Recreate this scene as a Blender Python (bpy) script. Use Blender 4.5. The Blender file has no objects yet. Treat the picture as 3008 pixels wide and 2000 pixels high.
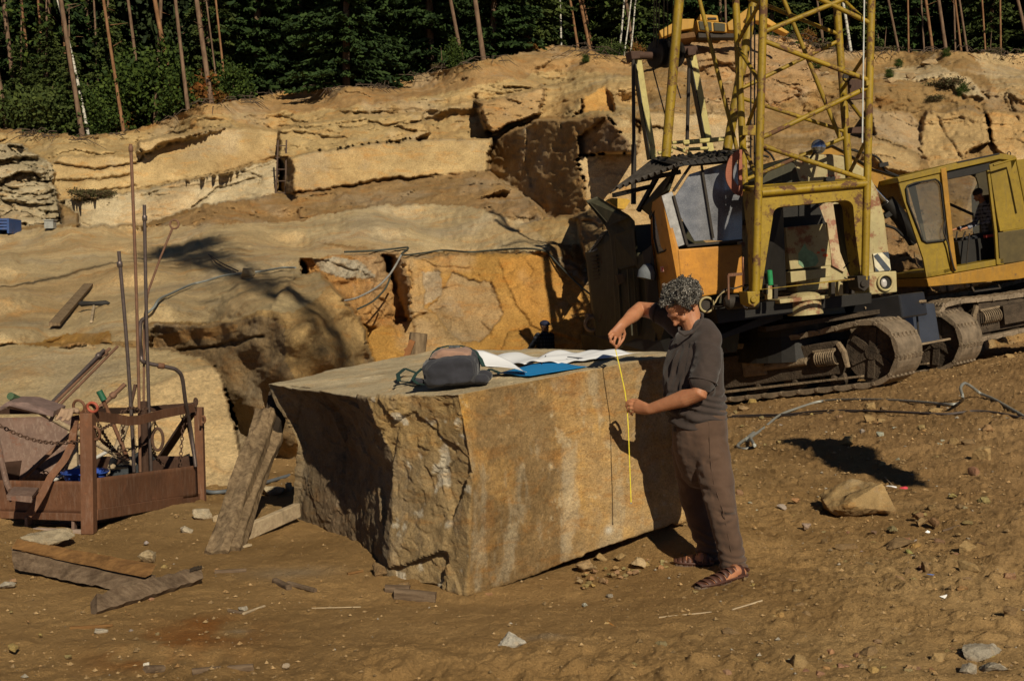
import bpy, bmesh, math, random
import numpy as np
from mathutils import Vector, Matrix, noise as mnoise
random.seed(7); rng = np.random.default_rng(7)
SC = bpy.context.scene; COL = SC.collection
F = 3554.0; A = math.atan(130/F); CAMZ = 1.6
FW = np.array([0, math.cos(A), -math.sin(A)]); UP = np.array([0, math.sin(A), math.cos(A)]); RT = np.array([1., 0, 0])
CAM = np.array([0, 0, CAMZ])
def ray(u, v): return RT*((u-1504)/F) + UP*((1000-v)/F) + FW
def P(u, v, D):
    """point of the place seen at photo pixel (u,v) standing D metres away"""
    r = ray(u, v); return CAM + r*(D/r[1])
class Frame:
    """a leaning machine's own axes"""
    def __init__(s, o, x, y):
        s.o = np.array(o, float); s.y = np.array(y, float); s.y /= np.linalg.norm(s.y)
        x = np.array(x, float); x -= s.y*(x@s.y); s.x = x/np.linalg.norm(x); s.z = np.cross(s.x, s.y)
    def pt(s, u, v, d):
        r = ray(u, v); t = ((s.o + s.y*d - CAM)@s.y)/(r@s.y); return CAM + r*t
    def side(s, u, v, k):
        r = ray(u, v); t = ((s.o + s.x*k - CAM)@s.x)/(r@s.x); return CAM + r*t
    def loc(s, p): q = np.array(p)-s.o; return np.array([q@s.x, q@s.y, q@s.z])
    def w(s, a, b, c): return s.o + s.x*a + s.y*b + s.z*c
# ---------- numpy noise
def hash3(i, j, k, s=0):
    n = (i*374761393 + j*668265263 + k*2147483647*3 + s*974634777) & 0xffffffff
    n = ((n ^ (n >> 13))*1274126177) & 0xffffffff
    n = ((n ^ (n >> 16))*2246822519) & 0xffffffff
    return ((n ^ (n >> 15)) & 0xffffff)/float(0xffffff)
def vnoise(p, s=0):
    f = np.floor(p); i = f.astype(np.int64); t = p-f; t = t*t*t*(t*(t*6-15)+10)
    r = 0
    for a in (0, 1):
        for b in (0, 1):
            for c in (0, 1):
                w = (t[..., 0] if a else 1-t[..., 0])*(t[..., 1] if b else 1-t[..., 1])*(t[..., 2] if c else 1-t[..., 2])
                r = r + w*hash3(i[..., 0]+a, i[..., 1]+b, i[..., 2]+c, s)
    return r*2-1
def fbm(p, sc, oc=4, s=0, gain=.5):
    p = np.asarray(p)*sc; a = 1; r = 0; n = 0
    for o in range(oc): r = r + a*vnoise(p*(2.03**o)+o*17.3, s+o); n += a; a *= gain
    return r/n
def ridge(p, sc, oc=4, s=0):
    p = np.asarray(p)*sc; a = 1; r = 0; n = 0
    for o in range(oc): r = r + a*(1-2*np.abs(vnoise(p*(2.1**o)+o*9.7, s+o))); n += a; a *= .5
    return r/n
def voro(p, s=0):
    """nearest-cell id value and distance to border"""
    f = np.floor(p).astype(np.int64); d1 = np.full(p.shape[:-1], 9.); d2 = d1.copy(); idv = np.zeros(p.shape[:-1])
    tx = np.zeros(p.shape)
    for a in (-1, 0, 1):
        for b in (-1, 0, 1):
            for c in (-1, 0, 1):
                i, j, k = f[..., 0]+a, f[..., 1]+b, f[..., 2]+c
                q = np.stack([i+hash3(i, j, k, s), j+hash3(i, j, k, s+1), k+hash3(i, j, k, s+2)], -1)
                d = np.linalg.norm(q-p, axis=-1); h = hash3(i, j, k, s+3)
                m = d < d1; d2 = np.where(m, d1, np.minimum(d2, d)); idv = np.where(m, h, idv); d1 = np.where(m, d, d1)
    return idv, d2-d1
def unit(a): a = np.asarray(a, float); return a/(np.linalg.norm(a, axis=-1, keepdims=True)+1e-9)
# ---------- objects
def tag(o, label=None, cat=None, group=None, kind=None):
    if label: o['label'] = label
    if cat: o['category'] = cat
    if group: o['group'] = group
    if kind: o['kind'] = kind
    return o
def thing(name, label, cat, loc=(0, 0, 0), group=None):
    o = bpy.data.objects.new(name, None); COL.objects.link(o); o.location = Vector(loc); o.empty_display_size = .2
    return tag(o, label, cat, group)
def wpos(o):
    v = Vector((0, 0, 0))
    while o: v += o.location; o = o.parent
    return v
class MB:
    """collects shapes given in world space; build() links them as one mesh"""
    def __init__(s): s.v = []; s.f = []; s.c = []; s.cur = None
    def add(s, vs, fs, col=None):
        n = len(s.v); s.v += [tuple(map(float, p)) for p in vs]; s.f += [tuple(i+n for i in f) for f in fs]
        s.c += [col or s.cur or (1, 1, 1)]*len(vs); return s
    def prism(s, poly, vec):
        poly = [np.array(p, float) for p in poly]; vec = np.array(vec, float); n = len(poly)
        nv = np.zeros(3)
        for i in range(n): nv += np.cross(poly[i]-poly[0], poly[(i+1) % n]-poly[0])
        if nv@vec > 0: poly = poly[::-1]
        return s.add(poly+[p+vec for p in poly], [tuple(range(n)), tuple(range(2*n-1, n-1, -1))]+[(i, i+n, (i+1) % n+n, (i+1) % n) for i in range(n)])
    def ringplate(s, outer, inner, vec):
        """plate with an opening; outer and inner have the same count"""
        n = len(outer); vec = np.array(vec, float); o = [np.array(p, float) for p in outer]; q = [np.array(p, float) for p in inner]
        vs = o+q+[p+vec for p in o]+[p+vec for p in q]; fs = []
        for i in range(n):
            j = (i+1) % n
            fs += [(i, j, n+j, n+i), (2*n+i, 3*n+i, 3*n+j, 2*n+j), (i, 2*n+i, 2*n+j, j), (n+i, n+j, 3*n+j, 3*n+i)]
        return s.add(vs, fs)
    def box(s, c, x, y, z, sx, sy, sz):
        c = np.array(c, float); x = np.array(x, float)*sx/2; y = np.array(y, float)*sy/2; z = np.array(z, float)*sz/2
        vs = [c+a*x+b*y+d*z for a in (-1, 1) for b in (-1, 1) for d in (-1, 1)]
        return s.add(vs, [(0, 1, 3, 2), (4, 6, 7, 5), (0, 4, 5, 1), (2, 3, 7, 6), (0, 2, 6, 4), (1, 5, 7, 3)])
    def abox(s, c, sx, sy, sz, rz=0):
        x = (math.cos(rz), math.sin(rz), 0); y = (-math.sin(rz), math.cos(rz), 0); return s.box(c, x, y, (0, 0, 1), sx, sy, sz)
    def bar(s, a, b, w, h, up=(0, 0, 1)):
        a = np.array(a, float); b = np.array(b, float); d = b-a; L = np.linalg.norm(d); d /= L
        up = np.array(up, float); x = np.cross(d, up)
        if np.linalg.norm(x) < 1e-3: x = np.cross(d, (1, 0, 0))
        x /= np.linalg.norm(x); z = np.cross(x, d); return s.box((a+b)/2, d, x, z, L, w, h)
    def tube(s, pts, r, n=10, cap=True, ry=None):
        pts = [np.array(p, float) for p in pts]; m = len(pts)
        if not hasattr(r, '__len__'): r = [r]*m
        T = []
        for i in range(m):
            t = pts[min(i+1, m-1)]-pts[max(i-1, 0)]; T.append(t/(np.linalg.norm(t)+1e-9))
        x = np.cross(T[0], (0, 0, 1));
        if np.linalg.norm(x) < .1: x = np.cross(T[0], (1, 0, 0))
        vs = []; fs = []
        for i in range(m):
            x = x-T[i]*(x@T[i]); x /= np.linalg.norm(x)+1e-9; y = np.cross(T[i], x)
            for k in range(n):
                a = 2*math.pi*k/n; vs.append(pts[i]+x*math.cos(a)*r[i]+y*math.sin(a)*r[i])
        for i in range(m-1):
            for k in range(n): fs.append((i*n+k, i*n+(k+1) % n, (i+1)*n+(k+1) % n, (i+1)*n+k))
        if cap: fs += [tuple(range(n-1, -1, -1)), tuple((m-1)*n+k for k in range(n))]
        return s.add(vs, fs)
    def lathe(s, c, ax, prof, n=24):
        """prof: list of (distance along ax, radius)"""
        ax = np.array(ax, float); ax /= np.linalg.norm(ax); c = np.array(c, float)
        x = np.cross(ax, (0, 0, 1));
        if np.linalg.norm(x) < .1: x = np.cross(ax, (1, 0, 0))
        x /= np.linalg.norm(x); y = np.cross(ax, x); vs = []; fs = []; m = len(prof)
        for t, r in prof:
            for k in range(n): a = 2*math.pi*k/n; vs.append(c+ax*t+(x*math.cos(a)+y*math.sin(a))*r)
        for i in range(m-1):
            for k in range(n): fs.append((i*n+k, i*n+(k+1) % n, (i+1)*n+(k+1) % n, (i+1)*n+k))
        fs += [tuple(range(n-1, -1, -1)), tuple((m-1)*n+k for k in range(n))]
        return s.add(vs, fs)
    def torus(s, c, ax, R, r, n=24, m=8, a0=0, a1=2*math.pi, sx=1, xdir=None):
        ax = np.array(ax, float); ax /= np.linalg.norm(ax)
        x = np.cross(ax, (0, 0, 1)) if xdir is None else np.array(xdir, float)
        if np.linalg.norm(x) < .1: x = np.cross(ax, (1, 0, 0))
        x /= np.linalg.norm(x); y = np.cross(ax, x); c = np.array(c, float)
        pts = [c+x*math.cos(a0+(a1-a0)*k/n)*R*sx+y*math.sin(a0+(a1-a0)*k/n)*R for k in range(n+1)]
        return s.tube(pts, r, m)
    def build(s, name, mat, parent=None, smooth=0, bevel=0, sub=0, fix=True):
        me = bpy.data.meshes.new(name)
        off = np.array(wpos(parent)) if parent else np.zeros(3)
        v = np.array(s.v) if s.v else np.zeros((0, 3))
        o = bpy.data.objects.new(name, me)
        if parent is None and len(v):
            off = np.array([v[:, 0].mean(), v[:, 1].mean(), v[:, 2].min()]); o.location = off
        me.from_pydata([tuple(p) for p in (v-off)], [], s.f)
        if any(c != (1, 1, 1) for c in s.c):
            ca = me.color_attributes.new('Col', 'FLOAT_COLOR', 'POINT')
            ca.data.foreach_set('color', np.array([list(c)+[1] for c in s.c]).ravel())
        if fix:
            bm = bmesh.new(); bm.from_mesh(me); bmesh.ops.recalc_face_normals(bm, faces=bm.faces[:]); bm.to_mesh(me); bm.free()
        if isinstance(mat, (list, tuple)):
            for m in mat: me.materials.append(m)
        else: me.materials.append(mat)
        COL.objects.link(o)
        if parent: o.parent = parent
        if smooth:
            me.polygons.foreach_set('use_smooth', [True]*len(me.polygons))
            try: me.set_sharp_from_angle(angle=math.radians(smooth))
            except Exception: pass
        if bevel:
            b = o.modifiers.new('b', 'BEVEL'); b.width = bevel; b.segments = 2; b.limit_method = 'ANGLE'; b.angle_limit = .6
        if sub:
            b = o.modifiers.new('s', 'SUBSURF'); b.levels = b.render_levels = sub
        return o
def npmesh(name, V, Fq, mat, parent=None, smooth=True, col=None, loc=None):
    me = bpy.data.meshes.new(name); V = np.asarray(V, float); Fq = np.asarray(Fq, np.int32)
    o = bpy.data.objects.new(name, me)
    if parent: off = np.array(wpos(parent))
    elif loc is not None: off = np.array(loc, float); o.location = off
    else: off = np.zeros(3)
    me.vertices.add(len(V)); me.vertices.foreach_set('co', (V-off).ravel())
    k = Fq.shape[1]; me.loops.add(Fq.size); me.loops.foreach_set('vertex_index', Fq.ravel())
    me.polygons.add(len(Fq)); me.polygons.foreach_set('loop_start', np.arange(0, Fq.size, k, dtype=np.int32))
    me.polygons.foreach_set('loop_total', np.full(len(Fq), k, np.int32))
    me.polygons.foreach_set('use_smooth', [smooth]*len(Fq)); me.update(calc_edges=True); me.validate()
    if col is not None:
        ca = me.color_attributes.new('Col', 'FLOAT_COLOR', 'POINT')
        ca.data.foreach_set('color', np.concatenate([np.asarray(col, float), np.ones((len(V), 1))], 1).astype(np.float32).ravel())
    me.materials.append(mat); COL.objects.link(o)
    if parent: o.parent = parent
    return o
def gridfaces(nr, nc, flip=False):
    i = np.arange(nr-1)[:, None]*nc+np.arange(nc-1)[None]; i = i.ravel()
    f = np.stack([i, i+1, i+nc+1, i+nc], 1); return f[:, ::-1] if flip else f
# ---------- materials
def srgb(r, g, b): return tuple(((c/255)/12.92 if c/255 <= .04045 else ((c/255+.055)/1.055)**2.4) for c in (r, g, b))
_M = {}
class NT:
    def __init__(s, name):
        s.m = bpy.data.materials.new(name); s.m.use_nodes = True; s.t = s.m.node_tree; s.n = s.t.nodes; s.b = s.n['Principled BSDF']
        s.co = s.n.new('ShaderNodeTexCoord').outputs['Object']
    def link(s, a, b): s.t.links.new(a, b)
    def noise(s, scale, detail=5, rough=.6, vec=None, dist=0):
        n = s.n.new('ShaderNodeTexNoise'); n.inputs['Scale'].default_value = scale; n.inputs['Detail'].default_value = detail
        n.inputs['Roughness'].default_value = rough; n.inputs['Distortion'].default_value = dist; s.link(vec or s.co, n.inputs['Vector']); return n.outputs['Fac']
    def voro(s, scale, feat='F1', vec=None):
        n = s.n.new('ShaderNodeTexVoronoi'); n.inputs['Scale'].default_value = scale; n.feature = feat; s.link(vec or s.co, n.inputs['Vector']); return n.outputs['Distance']
    def ramp(s, fac, stops, mode='LINEAR'):
        n = s.n.new('ShaderNodeValToRGB'); n.color_ramp.interpolation = mode; e = n.color_ramp.elements
        while len(e) < len(stops): e.new(.5)
        for el, (p, c) in zip(e, stops): el.position = p; el.color = (*c, 1) if len(c) == 3 else c
        s.link(fac, n.inputs['Fac']); return n.outputs['Color']
    def mapr(s, fac, a, b, c, d):
        n = s.n.new('ShaderNodeMapRange'); s.link(fac, n.inputs[0])
        for i, x in enumerate((a, b, c, d)): n.inputs[i+1].default_value = x
        return n.outputs[0]
    def mix(s, fac, a, b, mode='MIX'):
        n = s.n.new('ShaderNodeMix'); n.data_type = 'RGBA'; n.blend_type = mode
        for i, x in ((0, fac), (6, a), (7, b)):
            if isinstance(x, (int, float)): n.inputs[i].default_value = x
            elif isinstance(x, tuple): n.inputs[i].default_value = (*x, 1)
            else: s.link(x, n.inputs[i])
        return n.outputs[2]
    def math(s, op, a, b=0):
        n = s.n.new('ShaderNodeMath'); n.operation = op
        for i, x in ((0, a), (1, b)):
            if isinstance(x, (int, float)): n.inputs[i].default_value = x
            else: s.link(x, n.inputs[i])
        return n.outputs[0]
    def attr(s, nm='Col'):
        n = s.n.new('ShaderNodeVertexColor'); n.layer_name = nm; return n.outputs['Color']
    def scaled(s, x, y, z):
        n = s.n.new('ShaderNodeMapping'); n.inputs['Scale'].default_value = (x, y, z); s.link(s.co, n.inputs['Vector']); return n.outputs[0]
    def bump(s, h, strength=.5, dist=.01, prev=None):
        n = s.n.new('ShaderNodeBump'); n.inputs['Strength'].default_value = strength; n.inputs['Distance'].default_value = dist
        s.link(h, n.inputs['Height']);
        if prev: s.link(prev, n.inputs['Normal'])
        return n.outputs[0]
    def out(s, color, rough=.9, normal=None, metal=0, spec=.3):
        if isinstance(color, tuple): s.b.inputs['Base Color'].default_value = (*color, 1)
        else: s.link(color, s.b.inputs['Base Color'])
        if isinstance(rough, (int, float)): s.b.inputs['Roughness'].default_value = rough
        else: s.link(rough, s.b.inputs['Roughness'])
        if isinstance(metal, (int, float)): s.b.inputs['Metallic'].default_value = metal
        else: s.link(metal, s.b.inputs['Metallic'])
        s.b.inputs['Specular IOR Level'].default_value = spec
        if normal: s.link(normal, s.b.inputs['Normal'])
        return s.m
def plain(name, c, rough=.8, metal=0, var=.25, sc=8, bump=.2, bd=.01, spec=.3, attr=False):
    if name in _M: return _M[name]
    t = NT(name); n = t.noise(sc, 6, .65)
    base = t.mix(1.0, t.attr(), c, 'MULTIPLY') if attr else c
    col = t.mix(t.mapr(n, .3, .7, 0, 1), t.mix(1.0, base, (1-var,)*3, 'MULTIPLY'), t.mix(1.0, base, (1+var,)*3, 'MULTIPLY'))
    _M[name] = t.out(col, rough, t.bump(t.noise(sc*6, 4), bump, bd), metal, spec); return _M[name]
def paint(name, c, rust=(.09, .035, .015), amount=.5, sc=3, rough=.5, dirt=.35, dirtc=(.16, .11, .06)):
    """old machine paint: chips of rust, streaks running down, dust"""
    if name in _M: return _M[name]
    t = NT(name)
    a = t.noise(sc*2.2, 9, .72); b = t.noise(sc*9, 6, .7, t.scaled(1, 1, .18)); d = t.noise(sc*.7, 5, .6)
    mot = t.mix(t.mapr(d, .35, .65, 0, 1), t.mix(1., c, (.72, .72, .72), 'MULTIPLY'), t.mix(1., c, (1.12, 1.1, 1.05), 'MULTIPLY'))
    strk = t.mix(t.mapr(b, .5, .75, 0, dirt), mot, dirtc)
    k = t.mapr(a, .66-.16*amount, .73-.16*amount, 0, 1); mot = t.mix(t.mapr(t.noise(sc*6, 8, .75), .35, .65, 0, .55), mot, t.mix(1., c, (.55, .52, .48), 'MULTIPLY')); strk = t.mix(t.mapr(b, .5, .75, 0, dirt), mot, dirtc)
    spots = t.mapr(t.noise(sc*26, 3, .6), .66, .70, 0, 1)
    k2 = t.math('MAXIMUM', k, t.math('MULTIPLY', spots, amount+.3))
    rc = t.mix(t.noise(sc*20, 4), rust, tuple(x*2.2 for x in rust))
    col = t.mix(k2, strk, rc)
    _M[name] = t.out(col, t.mapr(k2, 0, 1, rough, .9), t.bump(t.math('SUBTRACT', t.noise(sc*30, 4), k2), .35, .004), 0, .35); return _M[name]
# ================= materials of the setting
def rock_mat(name, bumpd=.05, sc=1.0, grain=40):
    t = NT(name); c = t.attr()
    n1 = t.noise(.55*sc, 8, .62, dist=.4); n2 = t.noise(3.2*sc, 8, .68); n3 = t.noise(grain, 6, .8); st = t.noise(1.3*sc, 6, .65, t.scaled(1, 1, 3.2), .6)
    col = t.mix(t.mapr(n1, .38, .62, 0, 1), t.mix(1., c, (.80, .76, .70), 'MULTIPLY'), t.mix(1., c, (1.16, 1.12, 1.06), 'MULTIPLY'))
    col = t.mix(t.mapr(st, .52, .66, 0, .55), col, t.mix(1., c, (1.05, .74, .42), 'MULTIPLY'))
    col = t.mix(t.mapr(n2, .3, .7, .0, .6), col, t.mix(1., col, (.60, .57, .54), 'MULTIPLY'))
    g = t.noise(.9*sc, 6, .7); col = t.mix(t.mapr(g, .58, .7, 0, .35), col, (.27, .24, .19))
    col = t.mix(t.mapr(n3, .48, .66, 0, .8), col, t.mix(1., col, (1.5, 1.46, 1.38), 'MULTIPLY')); col = t.mix(t.mapr(n3, .46, .32, 0, .8), col, t.mix(1., col, (.5, .47, .43), 'MULTIPLY'))
    h1 = t.bump(n2, .9, bumpd*2.2); h2 = t.bump(t.noise(11*sc, 8, .78), 1., bumpd*.8, h1); h3 = t.bump(n3, .8, bumpd*.25, h2)
    return t.out(col, .93, h3, 0, .15)
M_ROCK = rock_mat('quarry_rock_material', .05, 1.0, 25)
M_NEAR = rock_mat('granite_block_material', .014, 3.0, 85)
M_STONE = rock_mat('loose_stone_material', .008, 4.0, 150)
def ground_mat():
    t = NT('quarry_ground_material'); c = t.attr()
    n1 = t.noise(.6, 8, .62); n2 = t.noise(4.5, 8, .7); n3 = t.noise(38, 6, .75); n4 = t.noise(190, 3, .7); v = t.voro(60)
    col = t.mix(t.mapr(n1, .36, .64, 0, 1), t.mix(1., c, (.80, .76, .70), 'MULTIPLY'), t.mix(1., c, (1.15, 1.12, 1.08), 'MULTIPLY'))
    col = t.mix(t.mapr(n2, .35, .68, 0, .5), col, t.mix(1., col, (.66, .62, .56), 'MULTIPLY'))
    col = t.mix(t.mapr(n3, .52, .66, 0, .55), col, t.mix(1., col, (1.45, 1.42, 1.38), 'MULTIPLY'))
    col = t.mix(t.mapr(n4, .58, .72, 0, .6), col, t.mix(1., col, (1.7, 1.7, 1.7), 'MULTIPLY'))
    col = t.mix(t.mapr(n4, .42, .28, 0, .6), col, t.mix(1., col, (.5, .48, .45), 'MULTIPLY'))
    h1 = t.bump(n2, .9, .07); h2 = t.bump(n3, 1.0, .035, h1); h3 = t.bump(n4, .9, .008, h2); h4 = t.bump(v, .4, .006, h3)
    return t.out(col, .97, h4, 0, .1)
M_GROUND = ground_mat()
# ================= ground sheet
def sst(x, a, b): t = np.clip((x-a)/(b-a), 0, 1); return t*t*(3-2*t)
def gheight(x, y):
    """quarry floor height: rises to the right, sinks behind the block"""
    x = np.asarray(x, float); y = np.asarray(y, float)
    far = sst(y, 10.5, 19)
    r = np.interp(x/np.maximum(y, 1)*22, [-12, 1, 4, 6.5, 9.5, 14, 30], [-.55, -.55, -.42, .03, .5, .8, 1.2])
    h = far*r + .15*np.exp(-((x-1.0)**2/.30+(y-7.62)**2/.10)) + .05*np.exp(-((x-1.9)**2/.8+(y-6.4)**2/.5))
    h = h - .16*sst(y, 8.6, 10.6)*sst(-x, 1.0, 2.2)*(1-far)
    h = h + .10*np.exp(-((x-3.6)**2/.5+(y-8.3)**2/.3)) - .05*np.exp(-((x+.35)**2/.6+(y-6.35)**2/.05))
    return h
def ground_z(x, y, fine=True):
    p = np.stack([np.asarray(x, float), np.asarray(y, float), np.zeros_like(np.asarray(x, float))], -1)
    h = gheight(x, y) + .045*fbm(p, .7, 4, 3) 
    if fine:
        rough = .35+.65*sst(fbm(p, .45, 2, 50), -.15, .3); rough = np.maximum(rough, sst(p[..., 0], 1.6, 3.2)*.9)
        h = h + rough*(.030*fbm(p, 4.2, 5, 9, .6) + .026*np.maximum(ridge(p, 5.5, 4, 21), 0)) + .012*rough*fbm(p, 17, 3, 22)
        rt = (p[..., 0]*.35+p[..., 1]); h = h + .018*sst(p[..., 1], 9, 12)*np.abs(((rt*1.7+fbm(p, .8, 2, 23)) % 1)-.5)
        for (x0, y0, x1, y1, wd) in ((1.6, 9.2, 7.0, 12.6, .26), (1.9, 10.6, 7.5, 14.3, .26), (-2.6, 5.3, 3.4, 4.6, .17), (2.2, 5.4, 4.2, 9.0, .17)):
            ex_, ey_ = x1-x0, y1-y0; L_ = math.hypot(ex_, ey_); al = ((p[..., 0]-x0)*ex_+(p[..., 1]-y0)*ey_)/L_; cr_ = ((p[..., 0]-x0)*-ey_+(p[..., 1]-y0)*ex_)/L_+.12*fbm(p, .9, 2, 24)
            bn = np.exp(-(cr_/wd)**4)*sst(al, 0, .8)*sst(L_-al, 0, .8)*(.45+.55*sst(fbm(p, 1.6, 3, 25), -.3, .2)); h = h-bn*(.022-.014*np.sin(al*2*math.pi/.19+np.abs(cr_)*9))+.018*np.exp(-((np.abs(cr_)-wd*1.35)/.07)**2)*sst(al, 0, .8)*sst(L_-al, 0, .8)*(.5+fbm(p, 3, 3, 26))
        iv, bd = voro(p*9, 40); h = h + rough*.034*np.clip(bd*1.6, 0, 1)*(iv > .66)*iv
        iv, bd = voro(p*24, 44); h = h + .008*np.clip(bd*2, 0, 1)*(iv > .6)*rough
    return h
def gpt(u, v, dz=0):
    """ground point seen at pixel"""
    z = 0
    for _ in range(8):
        r = ray(u, v); t = (z-CAMZ)/r[2]; q = CAM+r*t; z = float(gheight(q[0], q[1]))
    return np.array([q[0], q[1], z+dz])
rows = [-90, -40, -15, -5, 0, 1.5, 2.6, 3.4]+[CAMZ*F/(v-870) for v in np.arange(2120, 1010, -3.2)]+[45, 60, 90]
cols = np.concatenate([np.array([-9, -5, -3, -2, -1.4, -1.0, -.8, -.65, -.56, -.50]), np.arange(-.46, .4601, 3.2/F), np.array([.5, .56, .65, .8, 1, 1.4, 2, 3, 5, 9])])
R = np.array(rows)[:, None]; X = cols[None]*np.maximum(np.abs(R), 3.4); Y = np.broadcast_to(R, X.shape)
Zg = np.where((R > 2.6) & (R < 44), ground_z(X, Y), gheight(X, np.clip(Y, 0, 60)))
pg = np.stack([X, Y, Zg], -1)
gc = np.ones(X.shape+(3,))*np.array([.39, .245, .105])
k = sst(fbm(pg, .35, 4, 77), -.25, .35)[..., None]; gc = gc*(1-k)+np.array([.45, .30, .14])*k
k = (sst(X, 1.5, 4.5)*.7)[..., None]; gc = gc*(1-k)+np.array([.34, .21, .098])*k
for (u, v, s) in ((560, 1880, .30), (420, 1930, .2), (600, 1840, .14), (120, 1640, .15)):
    q = gpt(u, v); w = np.exp(-(((X-q[0])/s)**2+((Y-q[1])/s)**2))*sst(fbm(pg, 6, 4, 5), -.35, .3); gc = gc*(1-w[..., None]*.8)+np.array([.30, .12, .03])*w[..., None]*.8
for (u, v, s) in ((850, 1690, .25), (1600, 1890, .10), (700, 1860, .06)):
    q = gpt(u, v); w = np.exp(-(((X-q[0])/s)**2+((Y-q[1])/(s*.5))**2)); gc = gc*(1-w[..., None]*.5)+np.array([.33, .28, .21])*w[..., None]*.5
ground = npmesh('ground', pg.reshape(-1, 3), gridfaces(*X.shape), M_GROUND, col=gc.reshape(-1, 3)); tag(ground, kind='structure')
# ================= the quarry wall: one relief sheet
def facet(p, s=0):
    """flat tilted facets, one per cell"""
    f = np.floor(p).astype(np.int64); d1 = np.full(p.shape[:-1], 9.); out = np.zeros(p.shape[:-1])
    for a in (-1, 0, 1):
        for b in (-1, 0, 1):
            for c in (-1, 0, 1):
                i, j, k = f[..., 0]+a, f[..., 1]+b, f[..., 2]+c
                q = np.stack([i+hash3(i, j, k, s), j+hash3(i, j, k, s+1), k+hash3(i, j, k, s+2)], -1); e_ = p-q; d = np.linalg.norm(e_, axis=-1)
                v = (e_[..., 0]*(hash3(i, j, k, s+3)-.5)+e_[..., 2]*(hash3(i, j, k, s+4)-.5))*1.6+(hash3(i, j, k, s+5)-.5)*.5; m = d < d1; out = np.where(m, v, out); d1 = np.where(m, d, d1)
    return out
ST = 4.0
U = np.arange(-460, 3480, ST); Vv = np.arange(60, 1460, ST*.85); UU, VV = np.meshgrid(U, Vv)
def poly_mask(poly):
    m = np.zeros(UU.shape, bool); n = len(poly)
    for i in range(n):
        x1, y1 = poly[i]; x2, y2 = poly[(i+1) % n]
        if y1 == y2: continue
        c = ((y1 > VV) != (y2 > VV)) & (UU < (x2-x1)*(VV-y1)/(y2-y1)+x1); m ^= c
    return m
jit = np.stack([UU*.02, VV*.02, UU*0], -1); JU = 9*fbm(jit, 1.4, 3, 5)+4*fbm(jit, 6, 2, 6); JV = 7*fbm(jit, 1.5, 3, 8)+3*fbm(jit, 7, 2, 9)
UU0, VV0 = UU.copy(), VV.copy(); UU = UU+JU; VV = VV+JV     # ragged region borders
# gentle base surface: control points (u, v, D)
ctl = [(-460, 1010, 16), (-460, 700, 34), (-460, 600, 40), (-460, 420, 50), (-460, 330, 54),
 (0, 1010, 16), (0, 900, 20), (0, 800, 26), (0, 700, 35), (0, 665, 38), (0, 600, 41), (0, 480, 46), (0, 400, 50), (0, 370, 53),
 (400, 1015, 15), (450, 920, 17.5), (400, 820, 23), (400, 730, 31), (400, 680, 37), (400, 600, 42), (400, 480, 46), (400, 400, 50), (420, 370, 52),
 (830, 920, 13.8), (850, 850, 17), (850, 780, 24), (850, 700, 32), (850, 620, 38), (850, 560, 42), (850, 440, 46), (850, 350, 50), (850, 268, 55),
 (1120, 745, 28), (1150, 690, 31), (1200, 620, 36), (1200, 540, 41), (1200, 430, 45), (1200, 330, 49), (1200, 225, 55),
 (1600, 740, 28), (1600, 690, 30), (1550, 640, 33), (1500, 540, 40), (1500, 400, 46), (1500, 280, 50), (1600, 200, 54), (1620, 130, 57),
 (1850, 700, 29), (1900, 560, 34), (1850, 340, 37), (1850, 300, 46), (1850, 165, 55), (2100, 330, 42), (2100, 200, 50), (2100, 100, 54),
 (2300, 640, 33), (2350, 500, 38), (2350, 300, 47), (2350, 110, 56), (2600, 640, 31), (2600, 500, 37), (2600, 300, 46), (2600, 150, 56),
 (3008, 640, 33), (3008, 500, 38), (3008, 300, 45), (3008, 155, 55), (3480, 640, 33), (3480, 300, 45), (3480, 160, 55),
 (1850, 900, 27), (2200, 850, 28), (2600, 850, 27.5), (3008, 850, 30), (3480, 900, 30), (1200, 1050, 26), (1600, 1060, 26), (2200, 1100, 26.5), (2700, 1040, 27), (3300, 1020, 31)]
ca = np.array(ctl, float); iD = 0; W = 0
for u, v, D in ctl:
    w = 1/(((UU-u)**2*.5+(VV-v)**2*1.6)+400)**1.7; iD = iD+w/D; W = W+w
iD = iD/W
# limestone-coloured soil and rock albedos; DARK also carries painted shade
SOIL = (.30, .20, .09); PALE = (.44, .34, .19); ORAN = (.42, .245, .07); GREY = (.38, .33, .23); TAN = (.43, .32, .16); DARK = (.24, .17, .085)
colr = np.ones(UU.shape+(3,))*np.array(SOIL); amp = np.full(UU.shape, .16); ledge = np.zeros(UU.shape)
def region(poly, pts=None, col=None, a=None, led=None, off=0):
    global iD
    m = poly_mask(poly)
    if pts:
        M = np.array([[1, u, v] for u, v, D in pts]); b = np.array([1/D for *_, D in pts]); c = np.linalg.lstsq(M, b, rcond=None)[0]
        iD = np.where(m, c[0]+c[1]*UU+c[2]*VV, iD)
    if off: iD = np.where(m, 1/(1/iD+off), iD)
    if col: colr[m] = col
    if a is not None: amp[m] = a
    if led is not None: ledge[m] = led
    return m
# upper slope, rock ledges under the forest edge
region([(-460, 400), (0, 392), (250, 410), (420, 385), (640, 320), (900, 290), (1200, 270), (1450, 240), (1640, 200), (1870, 230), (1870, 345), (1600, 340), (1450, 402), (1213, 413), (1000, 436), (850, 460), (817, 470), (400, 560), (160, 590), (-460, 600)], None, TAN, .09, .30)
region([(430, 360), (640, 318), (900, 275), (1200, 250), (1420, 200), (1620, 150), (1860, 190), (1860, 225), (1640, 205), (1300, 275), (1150, 300), (900, 330), (700, 330), (560, 340)], None, (.36, .235, .11), .12, .15)
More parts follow.
